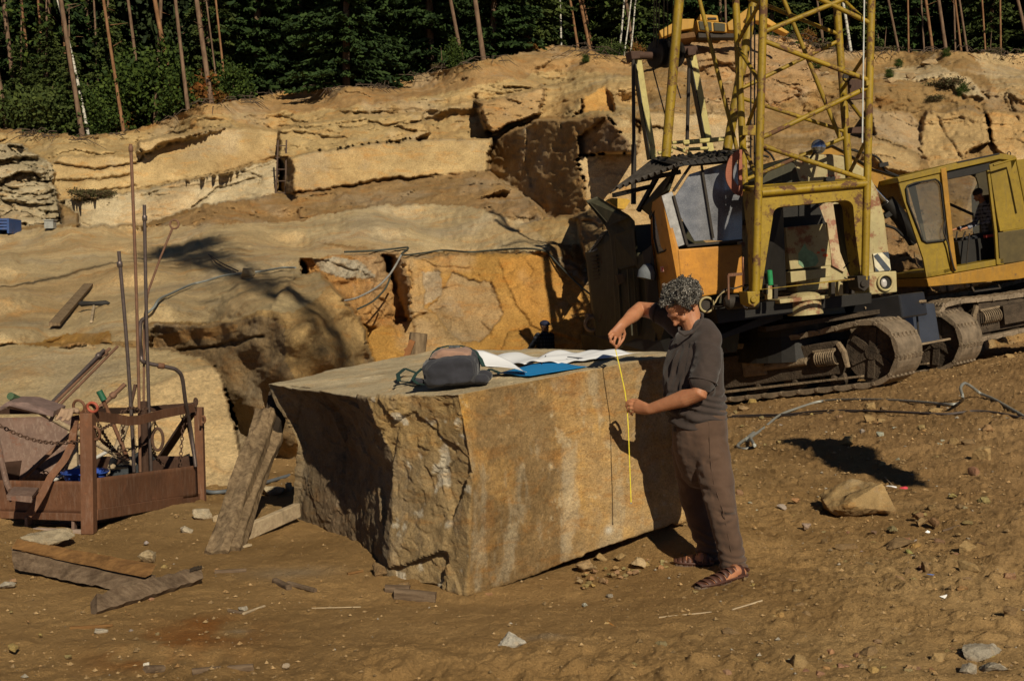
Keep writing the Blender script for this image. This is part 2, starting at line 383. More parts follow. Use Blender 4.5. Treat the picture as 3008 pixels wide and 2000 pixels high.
# far left tumble of blocks
region([(-460, 430), (60, 425), (150, 480), (170, 590), (180, 660), (-460, 680)], [(0, 430, 46), (0, 660, 40), (170, 650, 40.5)], (.44, .38, .26), .1, 1.1)
# W2 long upper wall
region([(150, 475), (190, 455), (400, 462), (420, 440), (520, 415), (680, 375), (817, 380), (817, 466), (640, 512), (400, 562), (170, 588)], [(150, 590, 44), (817, 466, 45), (150, 470, 44.8), (817, 375, 45.6)], (.46, .345, .18), .03, .0)
region([(410, 415), (460, 405), (690, 370), (600, 398), (500, 420), (430, 450), (405, 450)], [(410, 430, 44.2), (690, 370, 44.9), (500, 400, 44.5)], (.46, .34, .18), .03, .0)
# W3 lower pale wall
region([(170, 590), (400, 562), (640, 515), (817, 470), (817, 572), (700, 590), (560, 612), (480, 640), (420, 660), (235, 668), (225, 630)], [(235, 665, 41.2), (817, 570, 42.0), (400, 570, 42.6), (817, 470, 43.2)], (.50, .42, .28), .05, .14)
# W1 big lit wall and its end, darkened in colour for its shade
region([(855, 459), (1000, 436), (1213, 413), (1447, 404), (1440, 500), (1300, 520), (1128, 533), (1000, 552), (900, 575), (868, 575)], [(866, 574, 39.5), (1434, 502, 40.5), (855, 459, 40.2), (1447, 404, 41.0)], (.47, .35, .18), .02, .0)
region([(817, 380), (1000, 350), (1240, 330), (1260, 390), (1213, 412), (1000, 435), (856, 459), (820, 468)], [(820, 465, 41.6), (1213, 412, 42), (820, 380, 43), (1240, 330, 44)], TAN, .06, .3)
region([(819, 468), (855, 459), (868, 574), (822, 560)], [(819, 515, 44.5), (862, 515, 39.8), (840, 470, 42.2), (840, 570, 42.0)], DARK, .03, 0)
# stepped slabs and the cut ledge above W1
region([(1275, 340), (1290, 322), (1400, 310), (1408, 340), (1395, 345)], [(1280, 340, 46), (1400, 335, 46.3), (1340, 320, 45.8)], DARK, .05, 0, 1.6)
region([(1400, 290), (1430, 300), (1600, 260), (1590, 330), (1450, 385), (1425, 380), (1405, 330)], [(1400, 330, 43.5), (1590, 330, 44.3), (1500, 280, 45)], (.47, .33, .17), .08, .3)
region([(1225, 330), (1400, 290), (1405, 312), (1280, 325)], None, PALE, .05, .2, -.5)
# orange triangular boulder at the top
region([(1700, 332), (1718, 285), (1780, 248), (1810, 325)], [(1700, 330, 44.5), (1810, 325, 45.5), (1780, 250, 46.2)], (.52, .31, .10), .05, 0)
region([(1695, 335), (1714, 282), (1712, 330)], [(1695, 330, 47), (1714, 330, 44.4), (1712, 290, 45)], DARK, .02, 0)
# big recess, its shade also put into the darker colour
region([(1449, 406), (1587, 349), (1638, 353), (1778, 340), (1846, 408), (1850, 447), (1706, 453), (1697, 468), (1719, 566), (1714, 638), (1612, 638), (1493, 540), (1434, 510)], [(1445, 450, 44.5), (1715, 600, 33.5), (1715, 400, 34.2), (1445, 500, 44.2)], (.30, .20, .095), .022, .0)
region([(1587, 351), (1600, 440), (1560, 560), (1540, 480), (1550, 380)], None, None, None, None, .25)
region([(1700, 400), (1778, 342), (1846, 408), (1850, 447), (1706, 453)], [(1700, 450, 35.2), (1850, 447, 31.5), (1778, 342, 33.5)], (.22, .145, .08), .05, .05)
# lit pillar right of the recess, terraces behind the crane
region([(1706, 455), (1850, 448), (1900, 330), (2200, 340), (2200, 640), (1800, 700), (1716, 640), (1722, 566), (1698, 468)], [(1706, 460, 34.5), (2200, 440, 35.5), (1716, 640, 33.6), (2200, 640, 34.5)], (.46, .35, .20), .05, .05)
region([(1778, 338), (1840, 330), (1880, 400), (1870, 450), (1850, 448), (1846, 408)], [(1778, 338, 33.6), (1880, 400, 32.8), (1850, 448, 32.6)], PALE, .05, .1)
region([(1690, 640), (1740, 610), (1780, 620), (1760, 760), (1735, 800), (1715, 740)], [(1690, 700, 27), (1760, 700, 26), (1740, 620, 27.2)], DARK, .1, .3)
# boulder under the recess
region([(1522, 688), (1535, 660), (1600, 640), (1650, 636), (1700, 650), (1700, 720), (1640, 716), (1560, 705)], [(1522, 690, 31.5), (1700, 690, 30.2), (1620, 645, 32)], TAN, .08, .2)
# middle slab slope (bare rock sheet)
region([(900, 640), (1100, 600), (1350, 600), (1530, 650), (1600, 700), (1620, 735), (1180, 745), (1000, 720), (880, 700)], None, (.50, .40, .24), .025, .03)
region([(850, 580), (1000, 560), (1130, 540), (1434, 512), (1500, 555), (1600, 640), (1500, 640), (1340, 598), (1000, 600), (840, 625)], None, (.355, .235, .115), .22, .3)
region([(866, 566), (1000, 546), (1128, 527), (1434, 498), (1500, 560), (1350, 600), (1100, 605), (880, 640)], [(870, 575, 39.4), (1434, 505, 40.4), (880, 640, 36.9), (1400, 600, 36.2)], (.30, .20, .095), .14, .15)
region([(500, 640), (640, 600), (830, 580), (900, 600), (880, 650), (560, 670)], None, (.345, .225, .105), .2, .35)
# left sheet of bare rock sloping up
region([(-460, 690), (200, 668), (450, 665), (900, 650), (900, 700), (1000, 730), (1050, 760), (920, 790), (870, 850), (850, 930), (600, 945), (440, 945), (400, 1000), (-460, 1010)], None, (.50, .39, .225), .018, .02)
# M orange wall
mo = [(1122, 749), (1180, 757), (1600, 741), (1700, 790), (1745, 905), (1760, 1200), (1090, 1200), (1000, 1060), (900, 900), (890, 830), (880, 765), (1000, 748)]
region(mo, [(1122, 757, 28), (1745, 905, 27.2), (1122, 1060, 26.4), (1600, 741, 28.6)], ORAN, .09, .05)
region([(880, 765), (1000, 748), (1122, 750), (1170, 872), (1200, 940), (1150, 960), (1080, 960), (960, 890)], [(890, 780, 24.8), (1122, 750, 28.0), (1190, 940, 27.6), (960, 890, 25.6)], (.42, .24, .09), .13, .3)
region([(905, 762), (990, 758), (1060, 765), (1100, 820), (1010, 815), (945, 800)], None, (.42, .38, .30), .10, .3, -.1)
region([(1121, 749), (1183, 757), (1204, 838), (1208, 944), (1170, 872)], [(1121, 760, 30.8), (1190, 760, 26.6), (1206, 940, 26.2)], (.27, .15, .06), .05, 0)
region([(1225, 800), (1290, 790), (1310, 860), (1260, 890), (1225, 885)], None, (.40, .34, .25), .15, .1)
region([(1330, 800), (1440, 830), (1480, 920), (1420, 1000), (1330, 1000), (1260, 900), (1290, 880)], None, (.37, .27, .15), .12, .06, .12)
region([(1205, 760), (1240, 800), (1250, 900), (1330, 980), (1400, 1060), (1230, 1060), (1212, 950)], None, (.47, .31, .13), .12, .06, -.15)
region([(1460, 760), (1600, 742), (1700, 830), (1745, 905), (1700, 1000), (1560, 960), (1500, 860)], None, (.50, .27, .07), .10, .06, -.1)
region([(1620, 745), (1740, 790), (1740, 850), (1660, 790)], None, (.40, .36, .28), .1, .3)
# foreground rounded rock: one smooth boulder, undercut on its left
rp_ = [(442, 950), (580, 952), (700, 938), (790, 905), (835, 850), (870, 812), (930, 800), (985, 850), (1050, 930), (1085, 1010), (1108, 1080), (1112, 1470), (690, 1470), (690, 1230), (630, 1070), (445, 1025)]
mk = poly_mask(rp_); cp_ = [(445, 1000, 17.2), (520, 965, 16.0), (620, 955, 15.2), (700, 945, 14.5), (780, 925, 13.9), (835, 935, 13.3), (850, 880, 14.2), (880, 815, 18.0), (930, 803, 18.5), (940, 870, 14.6), (985, 880, 15.0), (1050, 950, 15.4), (1105, 1080, 16.2), (1110, 1250, 16.4), (900, 960, 13.0), (870, 1000, 12.9), (950, 1050, 13.1), (1020, 1100, 14.0), (850, 1100, 13.0), (760, 1000, 13.9), (700, 1080, 14.6), (620, 1010, 15.4), (700, 1250, 15.2), (780, 1200, 14.2), (850, 1260, 13.5), (930, 1200, 13.3), (1020, 1300, 14.0), (740, 1400, 15.3), (850, 1400, 14.0), (940, 1400, 13.8), (560, 1010, 16.0), (500, 1000, 16.8)]
sd_ = 0; sw_ = 0
for u, v, D in cp_:
    w = 1/(((UU-u)**2+(VV-v)**2*.9)+900)**1.6; sd_ = sd_+w*D; sw_ = sw_+w
iD = np.where(mk, 1/(sd_/sw_), iD); colr[mk] = (.40, .275, .125); amp[mk] = .045; ledge[mk] = 0
mk2 = poly_mask([(445, 950), (580, 955), (790, 930), (840, 965), (835, 1060), (875, 1130), (860, 1470), (690, 1470), (690, 1230), (630, 1070), (445, 1025)]) & mk; colr[mk2] = (.25, .18, .10)  # undercut flank recoloured darker, its shade put into the colour
region([(840, 920), (720, 905), (760, 870), (800, 845), (870, 805), (935, 802), (960, 850), (900, 900)], None, (.43, .345, .20), .03, 0)
region([(445, 990), (560, 965), (700, 955), (700, 975), (560, 1000), (450, 1020)], None, (.37, .23, .10), .05, .1)
# lowest left slab: top, lip and lit front
region([(-460, 1012), (200, 1008), (447, 1022), (595, 1052), (628, 1070), (549, 1090), (408, 1142), (298, 1197), (100, 1290), (-460, 1400)], [(0, 1012, 15.8), (447, 1022, 15.2), (625, 1070, 12.9), (200, 1240, 11.6)], (.55, .43, .245), .02, .02)
region([(60, 1012), (180, 985), (320, 975), (330, 1010), (200, 1018)], None, ORAN, .08, .2, -.2)
lf = region([(-460, 1400), (100, 1291), (298, 1197), (408, 1142), (549, 1090), (628, 1070), (645, 1095), (690, 1267), (719, 1372), (724, 1470), (-460, 1470)], [(720, 1380, 11.3), (628, 1075, 12.7), (298, 1200, 11.9), (0, 1400, 11.0)], (.60, .45, .25), .02, .0)
# right wall behind crane and excavator
region([(2550, 325), (2660, 330), (2720, 370), (2700, 440), (2720, 470), (2620, 440), (2570, 400)], [(2550, 330, 40), (2700, 430, 39), (2700, 350, 41)], (.38, .28, .165), .1, .2)
region([(2720, 330), (2840, 320), (2900, 340), (2910, 420), (2850, 440), (2800, 520), (2740, 500), (2700, 440)], [(2700, 440, 38.5), (2900, 420, 38), (2850, 330, 40)], (.46, .33, .165), .08, .12)
region([(2900, 330), (3480, 350), (3480, 520), (3008, 500), (2920, 440)], [(2900, 440, 38), (3480, 440, 37), (3008, 340, 39.5)], (.47, .32, .15), .08, .12)
region([(2600, 200), (2750, 190), (2850, 230), (2890, 290), (2840, 280), (2760, 230), (2620, 235)], None, (.45, .36, .22), .08, .3, -.6)
region([(2850, 150), (3480, 150), (3480, 330), (2960, 300), (2900, 230)], None, (.42, .32, .18), .10, .25)
region([(2560, 395), (2640, 420), (2700, 450), (2700, 510), (2600, 500), (2550, 440)], [(2560, 400, 38), (2700, 510, 36.5), (2700, 450, 37.8)], (.40, .29, .15), .08, .1)
region([(2540, 640), (2620, 640), (2690, 760), (2740, 850), (2820, 900), (2820, 1100), (2480, 1100), (2480, 900), (2560, 860)], [(2540, 650, 30), (2700, 850, 26.2), (2550, 900, 26.0), (2600, 660, 29.4)], (.235, .155, .085), .55, .3)
region([(2180, 105), (2340, 112), (2420, 150), (2400, 260), (2250, 330), (2060, 300), (1990, 160), (2060, 100)], None, (.40, .265, .14), .22, .3)
VV_D = 1/iD
# cracks: polylines cut into the relief (u,v list, width px, depth m)
cracks = [
 ([(150, 475), (190, 487), (300, 500), (400, 480), (420, 460)], 3, .4), ([(170, 530), (300, 528), (380, 512)], 2.2, .3),
 ([(400, 562), (450, 550), (560, 530), (640, 510), (700, 495), (817, 465)], 5, .28), ([(410, 575), (560, 545), (660, 535), (740, 500), (815, 480)], 3.5, .22),
 ([(405, 440), (430, 450), (470, 428), (560, 402), (680, 372)], 4, .6), ([(490, 394), (560, 390), (640, 372)], 3, .4), ([(817, 380), (820, 470)], 3.5, .5),
 ([(560, 610), (640, 555), (700, 540), (760, 520)], 3, .4), ([(690, 500), (770, 520), (760, 545)], 2.5, .35),
 ([(180, 590), (300, 560), (400, 545)], 2.5, .3), ([(820, 372), (900, 378), (970, 372)], 2.5, .35), ([(730, 360), (810, 380)], 2.5, .3),
 ([(1000, 330), (1070, 335), (1120, 328)], 3.5, .5), ([(1080, 360), (1140, 370), (1270, 350)], 3.5, .5), ([(1160, 375), (1215, 385)], 5, .6),
 ([(1400, 285), (1410, 330), (1440, 395)], 6, .9), ([(1480, 258), (1560, 262), (1600, 255), (1680, 236)], 4, .6), ([(1410, 295), (1460, 292)], 3, .4),
 ([(1580, 232), (1680, 237)], 4, .5), ([(1490, 290), (1530, 310)], 3, .4), ([(1650, 300), (1700, 305)], 3, .4), ([(1000, 378), (1100, 365)], 2.5, .35),
 ([(1638, 353), (1648, 372)], 4, .5), ([(130, 1010), (200, 985), (120, 1012), (0, 1012)], 3.5, .25),
 ([(1850, 335), (1880, 365), (1960, 385)], 4, .6), ([(1100, 860), (1140, 900), (1110, 940)], 2.5, .2), ([(1205, 940), (1300, 905)], 2, .15),
 ([(470, 950), (580, 953)], 3, .25), ([(520, 1030), (600, 1025), (700, 1000), (770, 985)], 4.5, .25), ([(640, 1020), (700, 1008), (740, 990)], 3, .2),
 ([(2570, 405), (2640, 430), (2690, 450), (2710, 470)], 4, .6), ([(2655, 330), (2675, 370), (2700, 368)], 5, .6), ([(2580, 320), (2588, 350)], 4, .4),
 ([(2750, 340), (2780, 400), (2830, 470)], 4, .5), ([(2890, 310), (2910, 360), (2900, 420)], 4, .5), ([(2960, 290), (2990, 350)], 4, .5), ([(2200, 380), (2300, 420), (2400, 400)], 4, .5),
 ([(2000, 200), (2100, 180), (2200, 230)], 6, .7), ([(2060, 220), (2080, 200), (2150, 190)], 7, .8), ([(2350, 420), (2450, 380), (2520, 350)], 4, .5), ([(2850, 230), (2900, 290)], 3, .4),
 ([(130, 480), (140, 540), (160, 590)], 4, .5), ([(60, 470), (120, 470)], 8, .9), ([(100, 485), (105, 500)], 7, .8), ([(150, 570), (165, 590)], 8, .7), ([(0, 545), (55, 560)], 5, .6), ([(135, 590), (140, 630)], 4, .5),
 ([(1225, 815), (1232, 895)], 1.6, .06), ([(1440, 820), (1452, 915)], 1.6, .06),
]
CD = np.zeros(UU.shape)
for pl, w, d in cracks:
    best = np.full(UU.shape, 1e9)
    for (x1, y1), (x2, y2) in zip(pl[:-1], pl[1:]):
        L = (x2-x1)**2+(y2-y1)**2; t = np.clip(((UU-x1)*(x2-x1)+(VV-y1)*(y2-y1))/L, 0, 1)
        best = np.minimum(best, np.hypot(UU-x1-t*(x2-x1), VV-y1-t*(y2-y1)))
    w = max(w, 3.4); d = d*(.45 if pl[0][0] > 1840 else .75); CD = np.maximum(CD, d*np.exp(-(best/w)**2))
UU, VV = UU0, VV0
D = VV_D
for _ in range(1):   # soften razor steps a little
    Dp = np.pad(D, 1, mode='edge'); D = (Dp[1:-1, 1:-1]*4+Dp[:-2, 1:-1]+Dp[2:, 1:-1]+Dp[1:-1, :-2]+Dp[1:-1, 2:])/8
def unproj(Dm):
    rx = (UU-1504)/F; ry = (1000-VV)/F
    r = RT*rx[..., None]+UP*ry[..., None]+FW; return CAM+r*(Dm/r[..., 1])[..., None]
Q = unproj(D)
dsc = np.clip(D/40, .25, 1)
iv, bd = voro(Q*np.array([.55, .4, 1.9])+.6*np.stack([fbm(Q, .5, 3, 31), fbm(Q, .5, 3, 32), fbm(Q, .5, 3, 33)], -1), 60)
iv2, bd2 = voro(Q*np.array([1.5, 1., 4.2])+.5*np.stack([fbm(Q, 1.2, 3, 34), fbm(Q, 1.2, 3, 35), fbm(Q, 1.2, 3, 36)], -1), 70)
disp = ledge*((iv-.5)*1.0*dsc+(iv2-.5)*.45*dsc - np.exp(-(bd/.05)**2)*.35*dsc - np.exp(-(bd2/.06)**2)*.12*dsc)
disp = disp + amp*(fbm(Q/dsc[..., None], .55, 6, 11, .55)*2.2+ridge(Q/dsc[..., None], 1.1, 5, 12)*.8)*dsc
soil = sst(amp, .1, .16)*sst(D, 20, 30)
iv3, bd3 = voro(Q*2.6, 80); disp = disp - soil*(.16*np.clip(bd3*1.6, 0, 1)*(iv3 > .62)*iv3)
iv4, bd4 = voro(Q*5.5, 85); disp = disp + soil*(.10*np.clip(bd4*2, 0, 1)*(iv4 > .6)*iv4)
fc = facet(Q*np.array([.75, .6, 1.2])+.25*np.stack([fbm(Q, .9, 3, 131), fbm(Q, .9, 3, 132), fbm(Q, .9, 3, 133)], -1), 140); fc2 = facet(Q*np.array([2.2, 1.8, 3.2]), 150)
disp = disp + np.where(D > 18, 1, .0)*(fc*.17+fc2*.07)*np.clip(amp/.08, .12, 1.4)*dsc
D2 = D - disp + CD
# keep the relief from dipping under the quarry floor border
Q = unproj(D2)
Q[..., 2] += (amp*.6*fbm(Q, 1.7, 4, 91)*dsc)
# colour variation by region
kk = sst(fbm(Q, .35, 4, 61), -.1, .35)[..., None]; colr = colr*(1-.28*kk)+.28*kk*np.array([.46, .27, .10])
kk = sst(fbm(Q, .55, 5, 63), .1, .45)[..., None]; colr = colr*(1-.35*kk)+.35*kk*np.array([.40, .35, .27])
colr = colr*(1-.45*np.clip(CD[..., None]*1.5, 0, 1))
# rim: everything above the skyline is dropped back onto the plateau
SKY = [(-460, 372), (0, 372), (100, 385), (250, 397), (330, 392), (400, 377), (470, 358), (540, 330), (600, 305), (640, 300), (720, 290), (820, 270), (900, 258), (1000, 255), (1100, 250), (1200, 228), (1290, 205), (1370, 187), (1420, 177), (1500, 160), (1560, 148), (1620, 130), (1690, 140), (1760, 155), (1830, 165), (1900, 165), (1960, 150), (2000, 118), (2060, 100), (2200, 98), (2340, 110), (2420, 145), (2500, 150), (2600, 150), (2700, 150), (2800, 148), (2870, 150), (2950, 160), (3008, 155), (3480, 160)]
sk = np.interp(U, [a for a, b in SKY], [b for a, b in SKY]) + 5*fbm(np.stack([U*.03, U*0, U*0], -1), 1, 4, 3)
edgeD = np.array([np.interp(sk[j], Vv, D2[:, j]) for j in range(len(U))])
rimz = np.array([(CAM+ray(U[j], sk[j])*(edgeD[j]/ray(U[j], sk[j])[1]))[2] for j in range(len(U))])
ab = VV < sk[None]                      # rows above the skyline become plateau rows going back
back = (sk[None]-VV)
D3 = edgeD[None]+back*.55
QX = ((UU-1504)/F)*1.0
zpl = rimz[None]+np.minimum(back*.012, 1.0)+.12*fbm(np.stack([UU*.02, VV*.05, UU*0], -1), 1, 4, 2)
Qa = np.stack([QX*edgeD[None]+QX*(D3-edgeD[None]), D3, zpl], -1)
Q = np.where(ab[..., None], Qa, Q); FLOORC = np.array([.07, .05, .025]); nearrim = np.clip((VV-sk[None])/9+.4*fbm(jit, 5, 3, 3), -1, 1)
colr = np.where((nearrim < .25)[..., None], np.array([.11, .075, .045])*(1+.6*fbm(jit, 9, 3, 13))[..., None], colr)
colr = np.where((VV < sk[None]-4)[..., None], FLOORC, colr)
def rim_z(u, D):
    j = int(np.clip((u+460)/ST, 0, len(U)-1)); return float(rimz[j])+min(max(0, (D-edgeD[j])/.55*.012), 1.0)
def edge_at(u): return float(edgeD[int(np.clip((u+460)/ST, 0, len(U)-1))])
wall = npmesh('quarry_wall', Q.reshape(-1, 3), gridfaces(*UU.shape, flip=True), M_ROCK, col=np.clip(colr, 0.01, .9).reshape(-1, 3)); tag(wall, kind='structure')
# forest floor: a wide sheet behind the rim reaching far
ff = MB(); top = Q[0]; n = len(U)
vs = [tuple(top[j]) for j in range(0, n, 12)]+[(top[j][0]*1.8, 150, top[j][2]-.5) for j in range(0, n, 12)]+[(top[j][0]*60, 3000, 2) for j in range(0, n, 12)]
m = len(range(0, n, 12)); ff.add(vs, [(r*m+i, r*m+i+1, (r+1)*m+i+1, (r+1)*m+i) for r in (0, 1) for i in range(m-1)])
o = ff.build('forest_floor', plain('forest_floor_material', (.06, .045, .02), .95, sc=2), smooth=30); tag(o, kind='structure')
# ================= forest on the rim
def leaf_mat(name, c1, c2, sc=.5):
    t = NT(name); gn = t.n.new('ShaderNodeNewGeometry')
    n = t.noise(sc, 3, .6); r = gn.outputs['Random Per Island']
    a = t.mix(r, c1, c2); a = t.mix(t.mapr(n, .35, .65, 0, .6), a, t.mix(1., a, (.45, .5, .5), 'MULTIPLY'))
    return t.out(a, .8, None, 0, .2)
M_SPR = leaf_mat('spruce_needle_material', (.014, .030, .008), (.038, .066, .013))
M_SPR2 = leaf_mat('yellow_green_spruce_material', (.03, .045, .01), (.07, .09, .018))
M_BSH = leaf_mat('bush_leaf_material', (.018, .036, .006), (.065, .095, .012), 1.2)
M_AUT = leaf_mat('autumn_leaf_material', (.20, .06, .012), (.10, .08, .015), 1.2)
M_PIN = leaf_mat('pine_needle_material', (.014, .024, .009), (.035, .05, .014))
def bark_mat(name, c1, c2):
    t = NT(name); n = t.noise(6, 6, .7, t.scaled(1, 1, .3)); return t.out(t.mix(t.mapr(n, .35, .65, 0, 1), c1, c2), .95, t.bump(n, .8, .04), 0, .1)
M_BARK = bark_mat('pine_bark_material', (.085, .052, .034), (.20, .13, .085)); M_BARK2 = bark_mat('orange_pine_bark_material', (.12, .06, .028), (.27, .145, .075))
t = NT('birch_bark_material'); n_ = t.noise(5, 5, .7, t.scaled(1, 1, 4)); M_BIRCH = t.out(t.mix(t.mapr(n_, .52, .58, 0, 1), (.48, .45, .38), (.06, .05, .04)), .9)
def quads(c, ax, ay):
    """small leaf quads from centres and half axes"""
    V = np.stack([c-ax-ay, c+ax-ay, c+ax+ay, c-ax+ay], 1).reshape(-1, 3); f = np.arange(len(V)).reshape(-1, 4); return V, f
def rnd(n, s=1): return rng.normal(size=(n, 3))*s
def spruce_arrays(h, r, n_br, per):
    C = []; AX = []
    for b in range(n_br):
        z = h*(.02+.97*(b/n_br)**1.05); L = r*(1-z/h)**.75*rng.uniform(.55, 1.1)+.15; a = rng.uniform(0, 2*math.pi)
        d = np.array([math.cos(a), math.sin(a), 0]); sag = rng.uniform(.25, .5)
        m = max(6, int(per*L/r)); t = rng.uniform(.12, 1, m)**.8; side = rng.normal(size=m)*.13*L*(1.15-t)
        perp = np.array([-d[1], d[0], 0]); c = d*(t*L)[:, None]+perp*side[:, None]
        c[:, 2] += z - sag*L*t**1.5*.7 + .12*L*t**3 - np.abs(rng.normal(size=m))*.07; C.append(c)
        AX.append(unit(d*.9+perp*np.sign(side)[:, None]*.7+np.array([0, 0, -.45])+rnd(m, .3)))
    C = np.concatenate(C); AX = np.concatenate(AX); n = len(C); S = rng.uniform(.10, .24, n)[:, None]
    AY = unit(np.cross(AX, rnd(n)))*S*.28
    return quads(C, AX*S, AY)
def bush_arrays(r, h, n, s):
    k = 22; cc = unit(rnd(k))*np.array([r, r, h/2])*rng.uniform(.35, .95, (k, 1)); cc[:, 2] += h/2
    c = cc[rng.integers(0, k, n)]+rnd(n, 1)*np.array([r, r, h/2])*.22; c[:, 2] = np.abs(c[:, 2])
    ax = unit(rnd(n)); ay = unit(np.cross(ax, rnd(n))); S = rng.uniform(.5, 1.2, n)[:, None]*s
    return quads(c, ax*S, ay*S*.6)
def mesh_from(name, V, f, mat, smooth=False):
    o = npmesh(name, V, f, mat, smooth=smooth); me = o.data; bpy.data.objects.remove(o); return me
def tube_mesh(name, pts, rr, mat, n=8):
    b = MB(); b.tube(pts, rr, n); me = bpy.data.meshes.new(name); me.from_pydata(b.v, [], b.f); me.materials.append(mat)
    me.polygons.foreach_set('use_smooth', [True]*len(me.polygons)); return me
SPR = [mesh_from('spruce_crown', *spruce_arrays(h, r, nb, per), M_SPR) for h, r, nb, per in ((15, 3.1, 230, 120), (13, 2.7, 210, 110), (16, 3.4, 240, 120))]
SPR_Y = mesh_from('young_tree_crown', *spruce_arrays(11, 2.9, 200, 100), M_SPR2)
STR = tube_mesh('spruce_trunk', [(0, 0, -.5), (0.05, 0, 6), (0, 0.04, 14)], [.22, .14, .03], M_BARK)
# sparse inner-forest tree: bare below, dark crown above
def tall_arrays():
    V = []
    c = rnd(5200)*np.array([1.7, 1.7, 4.2]); c[:, 2] += 13.5; k = rng.integers(0, 5200, 1600)
    low = rnd(900)*np.array([1.5, 1.5, 0]); low[:, 2] = rng.uniform(1.0, 9, 900); c = np.concatenate([c, low]); n = len(c)
    ax = unit(rnd(n)+np.array([0, 0, -.3])); ay = unit(np.cross(ax, rnd(n))); S = rng.uniform(.10, .26, n)[:, None]; return quads(c, ax*S, ay*S*.4)
TALL = [mesh_from('tall_crown', *tall_arrays(), M_PIN) for _ in range(2)]
def grp_tree(name, label, cat, loc, parts, rz, s, group):
    r = thing(name, label, cat, loc, group); r.rotation_euler = (0, 0, rz); r.scale = (s, s, s)
    for nm, me in parts:
        o = bpy.data.objects.new(nm, me); COL.objects.link(o); o.parent = r
    return r
def rimpt(u, dD):
    D = edge_at(u)+dD; z = rim_z(u, D); return (D*(u-1504)/F, D, z)
# spruces standing close to the rim
sp = [(700, 6), (760, 3.5), (830, 5), (890, 2.5), (960, 5.5), (1020, 2.2), (1090, 4.5), (1150, 2.8), (1215, 5), (1265, 2.6), (1330, 6.5), (1390, 8), (1450, 5), (1500, 7), (1590, 5.5), (1650, 7.5), (1700, 9),
      (1900, 9), (2050, 9), (2380, 11), (2530, 10), (2680, 11), (2860, 12), (3060, 10), (3200, 8), (130, 8), (20, 10), (-90, 7), (-230, 8), (270, 11), (360, 13)]
for i, (u, d) in enumerate(sp):
    s = random.uniform(.85, 1.2)
    if 680 < u < 1480: lab = 'dark spruce with branches down to the ground, on the rim above the long rock wall'
    elif 1480 <= u < 1800: lab = 'dark spruce on the rim between the pine trunks and the crane frame'
    elif u >= 1800: lab = 'dark spruce half hidden in the forest right of the crane'
    else: lab = 'dark spruce behind the tall pine trunks in the upper left'
    grp_tree('spruce_tree', lab, 'tree', rimpt(u, d), [('crown', SPR[i % 3]), ('trunk', STR)], random.uniform(0, 6.28), s, 'dark spruces along the rim' if 680 < u < 1480 else 'spruces near the crane frame' if 1480 <= u < 1800 else 'spruces right of the crane' if u >= 1800 else 'spruces at the upper left')
for u, d, s, lab in ((75, 2.2, .42, 'small olive spruce in front of the leftmost pines'), (150, 2.6, .5, 'small olive spruce between the two straight pines at the upper left'), (215, 2.4, .4, 'little olive spruce beside the leaning birch'), (330, 4, .6, 'young olive spruce behind the autumn bush'), (1545, 3.2, .95, 'bright green feathery young tree on the rim left of the dirt hump'), (2480, 8, .8, 'yellowish green young tree behind the crane boom'), (2260, 8, .9, 'yellowish green tree behind the yellow boom of the machine on the hill'), (1840, 6, .9, 'thin yellowish green tree left of the pulley frame'), (2900, 7, .75, 'olive green young tree at the right end of the rim'), (620, 7, .75, 'yellowish green tree between thin pines left of the dark spruces')):
    grp_tree('young_tree', lab, 'tree', rimpt(u, d), [('crown', SPR_Y), ('trunk', STR)], random.uniform(0, 6), s, None)
# rows of trees deeper in the forest
k = 0
for row, (d, st) in enumerate(((14, 110), (20, 95), (28, 90), (38, 85))):
    for u in np.arange(-500, 3500, st):
        uu = u+random.uniform(-40, 40)
        if row < 1 and 650 < uu < 1450: continue
        x, y, z = rimpt(float(np.clip(uu, -450, 3450)), d+random.uniform(-3, 3)); x = y*(uu-1504)/F
        me = TALL[k % 2] if (k % 3 or row == 0) else SPR[k % 3]
        grp_tree('forest_tree', 'dark tree deep in the shadow of the forest above the quarry', 'tree', (x, y, z), [('crown', me), ('trunk', STR)], random.uniform(0, 6), random.uniform(.85, 1.15), 'dark trees deep in the forest'); k += 1
# far dark backdrop of foliage
n = 60000; uu = rng.uniform(-700, 3700, n); Dd = rng.uniform(100, 135, n); zc = 3+rng.uniform(0, 1, n)**.9*30
keep = fbm(np.stack([uu*.012, zc*.35, Dd*0], -1), 1, 3, 4) > -.30; uu, Dd, zc = uu[keep], Dd[keep], zc[keep]; n = len(uu)
c = np.stack([Dd*(uu-1504)/F, Dd, zc], -1); ax = unit(rnd(n)); ay = unit(np.cross(ax, rnd(n))); S = rng.uniform(.3, .9, n)[:, None]
V, f = quads(c, ax*S, ay*S*.6); o = npmesh('far_forest', V, f, M_PIN, smooth=False); tag(o, 'far dark mass of forest foliage with small gaps of blue sky', 'forest', kind='stuff')
